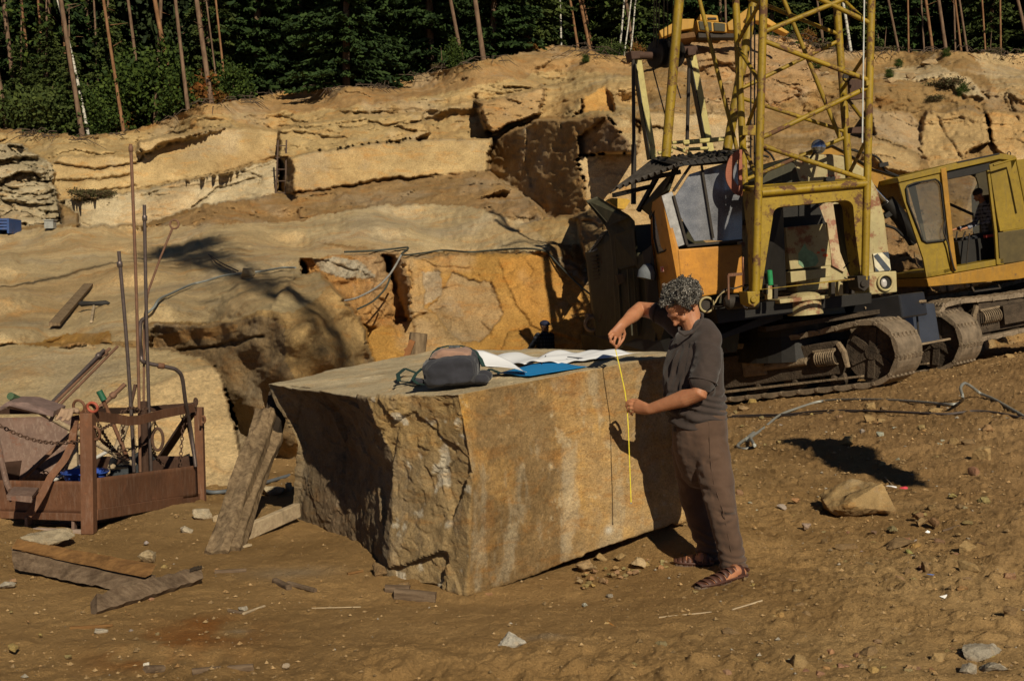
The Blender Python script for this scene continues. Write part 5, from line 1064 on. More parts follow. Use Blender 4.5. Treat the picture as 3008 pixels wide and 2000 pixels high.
sheet('plan_sheet', ((1430, 1076), (1540, 1087), (1640, 1068), (1500, 1050)), 30, 14, lambda s, t: .006+.03*math.sin(t*3)*(1-s)*.6+.010*math.sin(s*9), M_PAP, 'white creased plan sheet between the curled one and the unfolded one', 'paper', .028)
m = MB(); m.bar(bt_(1668, 1068)+np.array([0, 0, .045]), bt_(1728, 1075)+np.array([0, 0, .045]), .010, .006); tag(m.build('ruler', plain('grey_ruler_material', (.12, .12, .13), .4)), 'dark grey ruler on the white plan', 'ruler')
m = MB(); m.tube([bt_(1588, 1089)+np.array([0, 0, .03]), bt_(1603, 1072)+np.array([0, 0, .06])], .004, 8); m.tube([bt_(1572, 1086)+np.array([0, 0, .03]), bt_(1604, 1090)+np.array([0, 0, .03])], .005, 8); tag(m.build('pen', plain('black_pen_material', (.02, .02, .025), .4)), 'black pens lying at the edge of the blue folder', 'pens')
# backpack
bp = thing('backpack', 'dark grey backpack with a tan top flap and green straps on the block', 'backpack', bt_(1320, 1135)); D0 = 6.85
M_BPD = fabric('backpack_dark_material', (.028, .028, .034)); M_BPT = fabric('backpack_tan_material', (.26, .155, .11)); M_STR = plain('green_strap_material', (.012, .035, .030), .8, sc=60)
b = MB()
def bpp(u, v, D=D0): return P(u, v, D)
front = [(1240, 1079), (1262, 1060), (1310, 1050), (1370, 1044), (1392, 1052), (1403, 1075), (1400, 1110), (1392, 1124), (1340, 1131), (1262, 1138), (1246, 1128)]
cf = np.mean(np.array(front), 0)
for k, (D_, sc_, du, dv) in enumerate(((6.78, .80, 2, 3), (6.84, 1.0, 0, 0), (6.98, 1.04, 6, -8), (7.14, 1.0, 10, -17), (7.2, .7, 10, -17))):
    b.v += [tuple(P(cf[0]+(u-cf[0])*sc_+du, cf[1]+(v-cf[1])*sc_+dv*1.0, D_)) for u, v in front]; b.c += [(1, 1, 1)]*len(front)
n = len(front)
for r in range(4): b.f += [(r*n+i, r*n+(i+1) % n, (r+1)*n+(i+1) % n, (r+1)*n+i) for i in range(n)]
b.f += [tuple(range(n)), tuple(4*n+i for i in range(n))[::-1]]
def bpd(V, Nn): return V+Nn*(.012*fbm(V, 9, 3, 81)+.006*ridge(V, 16, 2, 82)+.012*fbm(V*np.array([1, 1, 2.]), 5, 2, 83))[:, None], None
bd_ = remeshed('bag', b, M_BPD, bp, .006, 12, .5, bpd)
b = MB(); fl = [(1262, 1054), (1280, 1036), (1300, 1027), (1350, 1027), (1378, 1032), (1384, 1047), (1340, 1050), (1290, 1056)]; cf2 = np.mean(np.array(fl), 0)
for D_, s_, dv in ((6.86, .85, 2), (6.90, 1.04, 0), (7.05, 1.0, -5), (7.16, .8, -7)): b.v += [tuple(P(cf2[0]+(u-cf2[0])*s_, cf2[1]+(v-cf2[1])*s_+dv, D_)) for u, v in fl]; b.c += [(1, 1, 1)]*8
for r in range(3): b.f += [(r*8+i, r*8+(i+1) % 8, (r+1)*8+(i+1) % 8, (r+1)*8+i) for i in range(8)]
b.f += [tuple(range(8)), tuple(24+i for i in range(8))[::-1]]
remeshed('flap', b, M_BPT, bp, .006, 6, .5, bpd)
def ribbon(pts, w, th=.004):
    m = MB()
    for i in range(len(pts)-1): m.bar(pts[i], pts[i+1]+(pts[i+1]-pts[i])*.04, w, th)
    return m
ribbon([P(1268, 1050, 6.92), P(1275, 1035, 7.0), P(1290, 1022, 7.05), P(1315, 1016, 7.08), P(1352, 1015, 7.08), P(1378, 1022, 7.06), P(1395, 1034, 7.0), P(1412, 1055, 6.92), P(1420, 1075, 6.88)], .022, .006).build('strap', M_STR, bp)
ribbon([P(1240, 1082, 6.9), P(1222, 1098, 6.85), P(1212, 1115, 6.82), P(1228, 1127, 6.8), P(1246, 1130, 6.85)], .020).build('strap', M_STR, bp)
ribbon([bt_(1225, 1105)+[0, 0, .02], bt_(1190, 1104)+[0, 0, .05], bt_(1169, 1117)+[0, 0, .04], bt_(1172, 1124)+[0, 0, .01], bt_(1205, 1128)+[0, 0, .012], bt_(1232, 1132)+[0, 0, .01]], .026).build('strap', M_STR, bp)
ribbon([P(1402, 1108, 6.85), bt_(1440, 1098)+[0, 0, .03], bt_(1468, 1100)+[0, 0, .012], bt_(1462, 1112)+[0, 0, .008], bt_(1425, 1116)+[0, 0, .012]], .026).build('strap', M_STR, bp)
ribbon([bt_(1232, 1136)+[0, 0, .01], bt_(1200, 1128)+[0, 0, .008], bt_(1165, 1134)+[0, 0, .008], bt_(1158, 1138)+[0, 0, .008]], .010, .008).build('webbing_end', plain('black_web_material', (.01, .012, .012), .8), bp)
m = MB(); m.bar(P(1318, 1020, 7.02), P(1352, 1020, 7.02), .030, .018, (0, .3, 1)); m.build('buckle', plain('buckle_material', (.012, .016, .018), .4), bp, bevel=.003)
m = MB(); b = MB(); blob(b, P(1425, 1100, 6.9), ((1, 0, 0), (0, 1, 0), (0, 0, 1)), (.045, .05, .035)); blob(b, P(1410, 1112, 6.86), ((1, 0, 0), (0, 1, 0), (0, 0, 1)), (.05, .05, .025)); remeshed('side_pocket', b, M_BPD, bp, .006, 4, .5, bpd); b = MB(); blob(b, P(1228, 1120, 6.9), ((1, 0, 0), (0, 1, 0), (0, 0, 1)), (.05, .06, .022))
remeshed('side_pocket', b, M_BPD, bp, .006, 4, .5, bpd)
# ================= leaning post, planks, splinters
def wood_mat(name, c1, c2, gs=(.12, 1, 1)):
    t = NT(name); n = t.noise(5, 7, .7, t.scaled(1, 1, 1)); g = t.noise(30, 5, .7, t.scaled(*gs)); col = t.mix(t.mapr(g, .3, .7, 0, 1), c1, c2); col = t.mix(t.mapr(n, .5, .65, 0, .5), col, tuple(x*.45 for x in c1)); return t.out(col, .95, t.bump(g, .8, .01, t.bump(n, .6, .02)), 0, .1)
M_WD1 = wood_mat('weathered_wood_material', (.085, .055, .032), (.27, .19, .11), (1, 1, .14)); M_WD2 = wood_mat('brown_plank_material', (.075, .048, .030), (.20, .14, .09)); M_WD3 = wood_mat('pale_plank_material', (.30, .22, .14), (.46, .36, .23)); M_WDO = wood_mat('split_orange_wood_material', (.10, .05, .02), (.24, .125, .045))
def log(name, a, b_, sec, mat, label, cat, seed=0, nz=60, rough=.12, split=0, parent=None):
    """timber running a->b; sec = (half width, half thickness)"""
    a = np.array(a, float); b_ = np.array(b_, float); d = unit(b_-a); s = unit(np.cross(d, (0, 1, .05))); t_ = np.cross(s, d); n = 36; V = []
    for i in range(nz+1):
        w = i/nz
        for k in range(n):
            an = 2*math.pi*k/n; cx = math.copysign(abs(math.cos(an))**.55, math.cos(an)); cy = math.copysign(abs(math.sin(an))**.55, math.sin(an)); V.append(a+(b_-a)*w+s*sec[0]*cx+t_*sec[1]*cy)
    V = np.array(V); L = np.linalg.norm(b_-a); q = np.stack([(V-a)@d*.9, (V-a)@s*9+seed, (V-a)@t_*9], -1); rr = V-(a+((V-a)@d)[:, None]*d); mm = min(sec)
    e = fbm(q, 1.3, 5, seed+3)*1.1+ridge(q, 1.6, 4, seed+5)*.7; V = V+unit(rr)*(e*mm*rough*2.4)[:, None]
    w_ = ((V-a)@d)/L; j_ = fbm(np.stack([(V-a)@s*14+seed, (V-a)@t_*14, V[:, 0]*0], -1), 1, 3, 3); V = V+d*((w_ > .97)*j_*mm*1.1+(w_ < .03)*j_*mm*.5)[:, None]
    f = [(i*n+k, i*n+(k+1) % n, (i+1)*n+(k+1) % n, (i+1)*n+k) for i in range(nz) for k in range(n)]; m = MB(); m.v = [tuple(p) for p in V]; m.c = [(1, 1, 1)]*len(V); m.f = f+[tuple(range(n)), tuple(nz*n+k for k in range(n))]
    o = m.build(name, mat, parent, smooth=50); return tag(o, label, cat) if label else o
# the post: split timber leaning on the block corner, tied with wire
pb, pt_ = gpt(628, 1628), P(795, 1165, 8.95)
post = thing('leaning_post', 'weathered split timber post leaning against the left corner of the block', 'wooden post', pb)
log('timber', pb+np.array([.02, 0, -.02]), P(780, 1215, 8.8), (.066, .06), M_WD1, None, None, 3, 110, .26, parent=post)
log('split_half', pb+np.array([.11, .05, .0]), P(805, 1290, 8.75), (.042, .045), M_WD1, None, None, 9, 90, .32, parent=post)
m = MB(); m.prism([P(786, 1162, 8.9), P(796, 1160, 8.9), P(824, 1238, 8.75), P(806, 1312, 8.75), P(800, 1235, 8.8)], (.02, .1, 0)); m.prism([P(790, 1150, 8.95), P(797, 1150, 8.95), P(783, 1220, 8.85), P(778, 1220, 8.85)], (.0, .02, 0)); m.build('top_sliver', plain('dark_wood_material', (.035, .024, .015), .95), post)
M_WIRE = plain('rusty_wire_material', (.08, .05, .035), .8, sc=50)
m = MB(); m.tube([P(638, 1565, 7.95), P(655, 1572, 7.85), P(680, 1572, 7.85), P(700, 1565, 7.9), P(705, 1590, 7.9), P(708, 1602, 7.85)], .006, 6); m.tube([P(737, 1335, 8.35), P(742, 1400, 8.3), P(744, 1450, 8.3), P(735, 1480, 8.3)], .008, 6); m.tube([P(722, 1500, 8.2), P(718, 1560, 8.1)], .006, 6); m.build('wire', M_WIRE, post, smooth=60)
q = gpt(690, 1600, .05); m = MB(); m.bar(q, gpt(875, 1543, .11), .05, .10); tag(m.build('plank', M_WD3, bevel=.006), 'pale squared plank on the ground behind the leaning post', 'plank')
m = MB(); m.bar(gpt(668, 1622, .015), gpt(735, 1608, .02), .035, .012); tag(m.build('splinter', M_WD3), 'long pale splinter at the foot of the leaning post', 'splinter')
# big planks at the lower left: two boards nailed into a V
bd1 = thing('broken_board', 'broad broken board standing on edge at the lower left, orange along its split top', 'plank', gpt(200, 1690))
def board(pts, th, parent, mat, name='board', nx=40, seed=0):
    """board on edge: pts = top-left, top-right, bottom-right, bottom-left"""
    a, b_, c, d = [np.array(p, float) for p in pts]; V = []; ny = 8
    nrm = unit(np.cross(b_-a, d-a)); 
    if nrm[1] < 0: nrm = -nrm
    for side in (0, 1):
        for j in range(ny+1):
            for i in range(nx+1):
                s, t_ = i/nx, j/ny; p = a*(1-s)*(1-t_)+b_*s*(1-t_)+c*s*t_+d*(1-s)*t_
                e = (j in (0, ny)); p = p+nrm*th*side+nrm*(-1 if side == 0 else 1)*(.006*float(fbm(np.array([s*7+seed, t_*5, side]), 1.5, 3, 4)))
                if e: p = p+unit(d-a)*.016*float(fbm(np.array([s*12+seed, t_*3., 0]), 1.5, 3, 7))*(1 if j else -1)
                V.append(p)
    n1 = (nx+1)*(ny+1); f = [tuple(x) for x in gridfaces(ny+1, nx+1)]; f2 = [tuple(v+n1 for v in x[::-1]) for x in f]
    ring = [i for i in range(nx+1)]+[j*(nx+1)+nx for j in range(1, ny+1)]+[ny*(nx+1)+i for i in range(nx-1, -1, -1)]+[j*(nx+1) for j in range(ny-1, 0, -1)]
    f3 = [(ring[k], ring[(k+1) % len(ring)], ring[(k+1) % len(ring)]+n1, ring[k]+n1) for k in range(len(ring))]
    m = MB(); m.add(V, f+f2+f3); return m.build(name, mat, parent, smooth=35)
board([P(33, 1612, 6.98), P(440, 1690, 6.54), P(420, 1748, 6.40), P(40, 1672, 6.95)], .05, bd1, M_WD2, seed=2)
board([P(38, 1611, 6.95), P(445, 1687, 6.51), P(425, 1696, 6.49), P(80, 1622, 6.92)], .06, bd1, M_WDO, 'split_edge', seed=6)
bd2 = thing('broken_board', 'shorter dark board slanting up to the right over the end of the broad board', 'plank', gpt(420, 1770))
board([P(284, 1745, 6.10), P(590, 1661, 6.70), P(598, 1700, 6.62), P(286, 1796, 6.02)], .07, bd2, M_WD2, seed=12)
board([P(565, 1668, 6.62), P(592, 1660, 6.68), P(596, 1668, 6.67), P(560, 1678, 6.60)], .07, bd2, plain('dark_wood_material', (.035, .024, .015), .95), 'split_end', seed=14)
for (a, b_, w, mat, lab) in (((205, 1842), (330, 1838), .014, M_WDO, 'thin bright orange yellow stick on the dirt, lower left'), ((565, 1970), (745, 1958), .026, M_WD2, 'dark brown stick at the bottom edge left of centre'), ((425, 1968), (475, 1953), .026, M_WD2, 'short dark brown piece of bark at the bottom left'), ((845, 1725), (925, 1748), .024, M_WD2, 'dark splinter on the dirt left of the block foot'), ((808, 1715), (850, 1740), .028, M_WD2, 'charred stub of wood beside the dark splinter'), ((630, 1688), (722, 1686), .018, M_WD2, 'thin brown stick right of the broken boards'), ((715, 1810), (776, 1785), .010, M_WD3, 'thin slanting twig beside a grey chip'), ((672, 1802), (715, 1808), .014, M_WD2, 'short dark twig crossing the slanting twig'), ((1160, 1760), (1280, 1768), .05, M_WD2, 'weathered wood scrap beneath the left foot of the block'), ((1130, 1740), (1200, 1742), .035, M_WD2, 'dark wood scrap behind the weathered one under the block'), ((1020, 1698), (1065, 1692), .012, M_WDO, 'thin orange splinter near the shaded foot of the block'), ((2150, 1812), (2238, 1788), .006, M_WD3, 'long thin yellow straw below the sandal'), ((1935, 1824), (2090, 1816), .005, M_WD3, 'long dark straw on bare dirt left of the yellow straw'), ((915, 1790), (1060, 1788), .004, M_WD3, 'thin pale grass stalk on the dirt below the block'), ((2770, 1550), (2820, 1546), .014, M_WD2, 'short grey stick on the rough dirt at the right'), ((290, 1700), (320, 1690), .02, M_WD3, 'pale wood chip under the broad broken board'), ((2598, 1410), (2625, 1430), .006, M_WD3, 'thin twig above the big flat boulder')):
    q1, q2 = gpt(*a, .012), gpt(*b_, .012); z1 = float(ground_z(np.array([q1[0]]), np.array([q1[1]]))[0]); z2 = float(ground_z(np.array([q2[0]]), np.array([q2[1]]))[0]); q1[2] = z1+w*.4; q2[2] = z2+w*.4
    log('stick', q1, q2, (w*.5, w*.5), mat, lab, 'stick', int(a[0]) % 17, 16, .2)
for (u, v, w, c, lab, cat) in ((2620, 1440, 22, (.75, .72, .70), 'white and red scrap of wrapper lying in the dirt', 'litter'), (2656, 1443, 16, (.55, .06, .08), 'red scrap of wrapper beside the white one', 'litter'), (2732, 1706, 14, (.08, .18, .5), 'small blue scrap of paper in the rubble', 'litter'), (2990, 1240, 16, (.75, .73, .7), 'white scrap at the right edge below the cables', 'litter'), (2780, 1768, 20, (.7, .68, .64), 'thin white sliver on the dirt at the right', 'litter'), (2724, 1574, 8, (.8, .8, .78), 'tiny white scrap at the right', 'litter')):
    q = gpt(u, v, .02); m = MB(); r_ = np.random.default_rng(u); s = w*q[1]/F
    vs = [q+np.array([math.cos(a)*s*(.6+.5*r_.random()), math.sin(a)*s*.6, .02*r_.random()]) for a in np.linspace(0, 5.4, 6)]; m.add([q+np.array([0, 0, .02])]+vs, [(0, i+1, (i+1) % 6+1) for i in range(6)]); tag(m.build('litter', plain('litter_%d' % u, c, .6)), lab, cat)
m = MB()
for k, c in enumerate(((.6, .5, .05), (.45, .5, .55), (.6, .25, .05))):
    q = [gpt(1785+dx, 1840+dy, .012) for dx, dy in ((0, 0), (20, 8+k*3), (45, 22), (75, 26-k*4), (98, 22+k*4))]; m.cur = c; m.tube([p+np.array([0, k*.01, k*.004]) for p in q], .0028, 5)
tag(m.build('twine', plain('twine_material', (1, 1, 1), .7, attr=True)), 'frayed yellow and blue twine lying on bare dirt in the foreground', 'twine')
# ================= cables on the ground at the right
def spl(pts, n=8):
    P_ = [np.array(p, float) for p in pts]; out = []
    for i in range(len(P_)-1):
        p0, p1, p2, p3 = P_[max(i-1, 0)], P_[i], P_[i+1], P_[min(i+2, len(P_)-1)]
        for k in range(n): t = k/n; out.append(.5*((2*p1)+(-p0+p2)*t+(2*p0-5*p1+4*p2-p3)*t*t+(-p0+3*p1-3*p2+p3)*t**3))
    return out+[P_[-1]]
t = NT('steel_rope_material'); M_ROPE = t.out((.30, .30, .27), .55, t.bump(t.noise(40, 3), .3, .004), .5, .5)
def rope(pts, r, name, mat, label, cat, strands=6):
    c = spl(pts, 14); m = MB(); L = [0]
    for i in range(1, len(c)): L.append(L[-1]+np.linalg.norm(c[i]-c[i-1]))
    fine = []; n = max(20, int(L[-1]/(r*2.2)))
    for k in range(n+1):
        s = L[-1]*k/n; i = min(max(np.searchsorted(L, s)-1, 0), len(c)-2); f_ = (s-L[i])/(L[i+1]-L[i]+1e-9); fine.append(c[i]*(1-f_)+c[i+1]*f_)
    for q in range(strands):
        pts2 = []
        for k, p in enumerate(fine):
            T_ = unit(fine[min(k+1, n)]-fine[max(k-1, 0)]); x = unit(np.cross(T_, (0, .3, 1))); y = np.cross(T_, x); a = 2*math.pi*q/strands+k*.55; pts2.append(p+(x*math.cos(a)+y*math.sin(a))*r*.55)
        m.tube(pts2, r*.48, 6)
    return tag(m.build(name, mat, smooth=60), label, cat)
g = lambda u, v, z=.03: gpt(u, v, z)
sr = thing('wire_rope', 'grey steel wire rope with an end loop lying on the dirt right of the man', 'steel cable', g(2400, 1200))
R1 = rope([g(2203, 1293), g(2245, 1262), g(2290, 1225), g(2340, 1205), g(2400, 1186), g(2450, 1180), g(2560, 1179), g(2680, 1185), g(2790, 1194), g(2822, 1186), P(2828, 1165, 14.9), P(2822, 1140, 15.3), P(2832, 1126, 15.6), P(2848, 1132, 15.8), P(2880, 1155, 16.), g(2920, 1170), g(2975, 1182), g(3060, 1178), g(3160, 1172)], .019, 'rope', M_ROPE, None, None)
R1.parent = sr; R1.location = R1.location-sr.location
R2 = rope([g(2203, 1291), P(2215, 1306, 12.9), g(2217, 1316), g(2205, 1325), g(2178, 1326), g(2167, 1318), g(2178, 1305), g(2198, 1292), g(2206, 1286)], .019, 'loop', M_ROPE, None, None); R2.parent = sr; R2.location = R2.location-sr.location
m = MB(); m.tube([g(2196, 1297), g(2214, 1280)], .034, 10); m.build('ferrule', M_ROPE, sr, smooth=50)
M_HOSE = plain('dark_cable_material', (.07, .055, .05), .7, sc=20)
m = MB(); m.tube(spl([g(2140, 1227), g(2240, 1224), g(2300, 1223), g(2400, 1214), g(2480, 1212), g(2600, 1215), g(2700, 1220), g(2780, 1223), g(2880, 1212), g(3008, 1203), g(3200, 1196)], 10), .016, 10); m.tube(spl([g(2140, 1230), g(2300, 1225, .02), g(2420, 1217, .02), g(2560, 1212, .02)], 8), .010, 8)
tag(m.build('power_cable', M_HOSE, smooth=60), 'dark power cable running across the dirt in front of the steel rope', 'cable')
m = MB(); m.tube(spl([g(590, 1448), g(620, 1455), g(660, 1453), g(690, 1445), g(720, 1440), g(755, 1434), g(800, 1420), g(850, 1405)], 8), .018, 8); tag(m.build('hose', plain('grey_hose_material', (.10, .11, .12), .5), smooth=60), 'grey hose on the ground between the basket and the block', 'hose')
# ================= cables and odd things on the rock sheets
def W(u, v, o=.05): q = on_wall(u, v).copy(); r = unit(q-CAM); return q-r*o*2+np.array([0, 0, o])
m = MB(); m.tube(spl([W(430, 935), W(450, 915), W(470, 888), W(500, 872), W(560, 847), W(600, 835), W(660, 818), W(720, 812), W(770, 805), W(830, 796), W(870, 794)], 6), .019, 8)
tag(m.build('air_hose', plain('grey_hose2_material', (.16, .17, .16), .6), smooth=60), 'grey hose winding over the bare rock sheet left of centre', 'hose')
m = MB(); m.tube(spl([W(1010, 748), W(1100, 744), W(1160, 738), W(1200, 734), W(1180, 752), W(1240, 748), W(1300, 745), W(1380, 746), W(1450, 743), W(1540, 738), W(1595, 740), W(1615, 758), W(1640, 790, .1), W(1690, 850, .15), W(1745, 898, .2)], 6), .022, 8); tag(m.build('power_cable', plain('dark_cable2_material', (.045, .05, .04), .7), smooth=60), 'long dark cable running along the top edge of the orange rock wall', 'cable')
m = MB(); m.tube(spl([P(1178, 750, 26.4), P(1162, 780, 26.0), P(1140, 812, 25.6), P(1105, 845, 25.0), P(1050, 874, 24.2), P(1008, 884, 23.6)], 8), .022, 8); tag(m.build('power_cable', plain('grey_cable_material', (.22, .21, .19), .7), smooth=60), 'pale hanging loop of cable over the dark cleft in the orange wall', 'cable')
m = MB(); m.tube(spl([P(1145, 818, 25.7), P(1130, 850, 25.3), P(1095, 885, 24.6), P(1050, 908, 24)], 8), .02, 8); tag(m.build('power_cable', plain('dark_cable2_material', (.045, .05, .04), .7), smooth=60), 'short dark cable below the pale loop on the orange wall', 'cable')
m = MB(); m.tube(spl([W(614, 753), W(650, 780), W(700, 806)], 6), .012, 6); m.tube(spl([W(616, 758), W(640, 785), W(690, 808)], 6), .01, 6); tag(m.build('steel_rods', M_WIRE, smooth=60), 'two thin dark rods lying on the rock beside the perched boulder', 'rods')
m = MB(); m.bar(W(160, 963, .06), W(262, 846, .06), .16, .05); tag(m.build('plank', M_WD1), 'grey brown plank lying slanted on the bare rock, left side', 'plank')
pk = thing('sledge_hammer', 'long handled tool standing head up on the bare rock right of the slanted plank', 'tool', W(270, 950, .03)); m = MB(); m.tube([W(270, 950, .03), W(274, 905, .05)+np.array([0, 0, .35])*0], .022, 8); m.build('handle', M_WD3, pk); b0 = W(274, 907, .08); m = MB(); m.lathe(b0+np.array([-.26, 0, 0]), (1, 0, .02), [(0, .01), (.06, .05), (.25, .035), (.45, .05), (.52, .01)], 10); m.build('head', plain('black_iron_material', (.02, .018, .016), .7), pk, smooth=40)
for u1, v1, u2, v2, lab in ((893, 405, 880, 1, ''),):
    pass
m = MB(); q = W(808, 540, .3); m.bar(q+np.array([0, 0, -1.2]), q+np.array([.12, 0, 1.2]), .05, .05); m.bar(q+np.array([.35, 0, -1.2]), q+np.array([.4, 0, 1.2]), .05, .05)
for k in range(6): z = -1+k*.4; m.bar(q+np.array([0.02, 0, z]), q+np.array([.37, 0, z]), .03, .03)
tag(m.build('ladder', M_WIRE), 'small ladder standing against the dark end of the upper rock bench', 'ladder')
bx = thing('blue_crate', 'blue slatted metal crate at the left edge on the rock terrace', 'crate', W(12, 690, .0)); q = W(12, 690, .05); m = MB(); s_ = q[1]/F
m.abox(q+np.array([0, .5, 9*s_]), 38*s_, .8, .04); m.abox(q+np.array([-18*s_, .3, 20*s_]), .06, .9, 44*s_); m.abox(q+np.array([18*s_, .3, 20*s_]), .06, .9, 44*s_); m.build('frame', paint('blue_crate_material', (.03, .08, .25), amount=.3), bx); m = MB()
for k in range(4): m.abox(q+np.array([0, -.08, (12+k*9)*s_]), 34*s_, .05, 6*s_)
m.build('slats', paint('blue_crate_slat_material', (.05, .10, .28), amount=.3), bx)
m = MB(); q = W(150, 674, .05); m.abox(q+np.array([0, 0, .1]), .26, .25, .22); m.abox(q+np.array([0, 0, .23]), .3, .3, .03); tag(m.build('bucket', plain('grey_bucket_material', (.25, .25, .23), .5)), 'small grey bucket on the terrace near the blue crate', 'bucket')
# yellow stumps of tools behind the block top
st_ = thing('tree_stump', 'short brown barrel shaped stump showing above the far edge of the block', 'stump', P(1225, 1075, 10.6)); m = MB(); m.lathe(P(1218, 1078, 10.6), (.12, 0, 1), [(0, .085), (.15, .08), (.30, .078)], 16); m.build('barrel', M_WD1, st_, smooth=40); m = MB(); m.bar(P(1190, 1060, 10.5), P(1212, 1000, 10.5), .07, .05); m.bar(P(1183, 1058, 10.5), P(1210, 1055, 10.5), .02, .02); m.tube([P(1188, 1030, 10.5), P(1205, 1018, 10.5), P(1208, 1006, 10.5)], .015, 6); m.build('bracket', plain('rust_orange_material', (.22, .09, .03), .8), st_)
# ================= rusty steel tool basket on the left
M_RUST = paint('rusty_brown_paint_material', (.155, .068, .034), (.10, .042, .020), .55, 4, .75, .5, (.26, .17, .12)); M_RUSTD = paint('dark_rust_material', (.07, .035, .022), (.04, .02, .012), .5, 6, .8, .3, (.15, .09, .06)); M_RUSTP = paint('pale_rust_panel_material', (.17, .105, .08), (.10, .045, .028), .5, 5, .8, .6, (.30, .22, .17)); M_CHAIN = plain('rusty_chain_material', (.075, .04, .025), .8, sc=40)
bk = thing('tool_basket', 'rusty brown steel crane basket full of rods and chains at the left', 'basket', gpt(262, 1590))
BO = P(262, 1540, 8.15); BF = Frame(BO, (.95, -.30, 0), (-.02, 1, 0))
# corner points: near corner (x262), right corner (585), left continues beyond the frame
nb, nt = P(262, 1566, 8.15), P(258, 1212, 8.15); rb, rt = P(592, 1484, 10.2), P(584, 1196, 10.2)
Lb, Lt = P(-120, 1552, 8.75), P(-150, 1205, 8.75); vb = Lb-nb; fb_, ft_ = rb+vb, rt+vb
m = MB(); m.bar(nb, nt, .085, .085, (0, 1, 0)); m.build('corner_post', M_RUST, bk, bevel=.006)
m = MB(); m.bar(rb, rt, .07, .07, (0, 1, 0)); m.build('corner_post', M_RUST, bk, bevel=.006)
for a, c in ((Lb, Lt), (fb_, ft_)): m = MB(); m.bar(a, c, .08, .08, (0, 1, 0)); m.build('corner_post', M_RUST, bk, bevel=.006)
def quadp(a, b_, c, d, th, nm, mat, wob=.012, nx=26, ny=8):
    """sheet metal panel, slightly dented"""
    a, b_, c, d = map(np.array, (a, b_, c, d)); nr = unit(np.cross(b_-a, d-a)); V = []
    for j in range(ny+1):
        for i in range(nx+1): s, t_ = i/nx, j/ny; p = a*(1-s)*(1-t_)+b_*s*(1-t_)+c*s*t_+d*(1-s)*t_; V.append(p+nr*wob*float(fbm(p, 2.2, 3, 31)))
    o = npmesh(nm, np.array(V), gridfaces(ny+1, nx+1), mat, bk); md = o.modifiers.new('t', 'SOLIDIFY'); md.thickness = th; return o
# right side panel (long lit panel) and front left panel
quadp(P(280, 1404, 8.25), P(576, 1366, 10.1), P(580, 1456, 10.1), P(283, 1505, 8.25), .008, 'side_panel', M_RUST)
m = MB(); m.bar(P(281, 1512, 8.22), P(582, 1462, 10.15), .03, .075); m.build('bottom_rail', M_RUST, bk, bevel=.004)
quadp(P(-120, 1408, 8.72), P(246, 1413, 8.18), P(252, 1508, 8.18), P(-120, 1498, 8.72), .008, 'front_panel', M_RUST)
m = MB(); m.bar(P(-120, 1506, 8.72), P(254, 1518, 8.16), .05, .05); m.build('bottom_rail', M_RUST, bk, bevel=.004)
m = MB(); m.bar(P(-120, 1546, 8.72), P(258, 1563, 8.14), .05, .03); m.build('skid_rail', plain('pale_dusty_steel_material', (.34, .25, .19), .9, sc=20), bk, bevel=.004)
for u in (85, 218):
    m = MB(); f_ = (u+120)/380; m.bar(P(u, 1515, 8.72-.56*f_), P(u, 1555, 8.72-.56*f_), .05 if u > 100 else .10, .02, (1, 0, 0)); m.build('skid_spacer', M_RUSTP, bk)
quadp(fb_+np.array([0, 0, .1]), rb+np.array([0, 0, .1]), rb+np.array([0, 0, .42]), fb_+np.array([0, 0, .42]), .006, 'back_panel', M_RUSTD)
quadp(Lb*.97+fb_*.03+np.array([0, 0, .05]), fb_+np.array([0, 0, .05]), rb*.02+fb_*.98+np.array([0, 0, .45]), Lb+np.array([0, 0, .45]), .006, 'far_side_panel', M_RUSTD)
quadp(Lb+np.array([.05, 0, .04]), nb+np.array([-.05, .1, .04]), rb+np.array([0, -.1, .04]), fb_+np.array([.05, 0, .04]), .006, 'floor_plate', M_RUSTD, 0)
# top rail: bent rim on the right side, and rails round the top
rp = [P(280, 1222, 8.2), P(345, 1230, 8.6), P(375, 1236, 8.75), P(412, 1233, 8.95), P(480, 1215, 9.4), P(570, 1198, 10.1)]
m = MB()
for a, c in zip(rp[:-1], rp[1:]): m.bar(a, c+(c-a)*.02, .012, .068)
m.build('top_rail', M_RUST, bk)
m = MB(); m.bar(P(280, 1208, 9.0), P(395, 1205, 9.9), .01, .05); m.bar(P(395, 1205, 9.9), P(572, 1190, 10.6), .01, .05); m.build('back_rail', M_RUSTD, bk)
m = MB(); m.bar(P(-10, 1208, 8.5), P(200, 1207, 9.2), .05, .04); m.build('back_rail', M_RUSTD, bk)
# folded sheet lid at the left
m = MB(); m.prism([P(0, 1195, 8.3), P(22, 1180, 8.3), P(80, 1182, 8.3), P(158, 1208, 8.2), P(155, 1224, 8.2), P(100, 1210, 8.2), P(28, 1192, 8.25), P(0, 1206, 8.3)], (0, .22, .02)); m.build('folded_lid', plain('purple_brown_steel_material', (.20, .135, .115), .55, .2, sc=20), bk)
quadp(P(-60, 1228, 9.6), P(215, 1222, 9.9), P(240, 1400, 9.7), P(-60, 1420, 9.5), .006, 'rear_sheet', M_RUSTP)
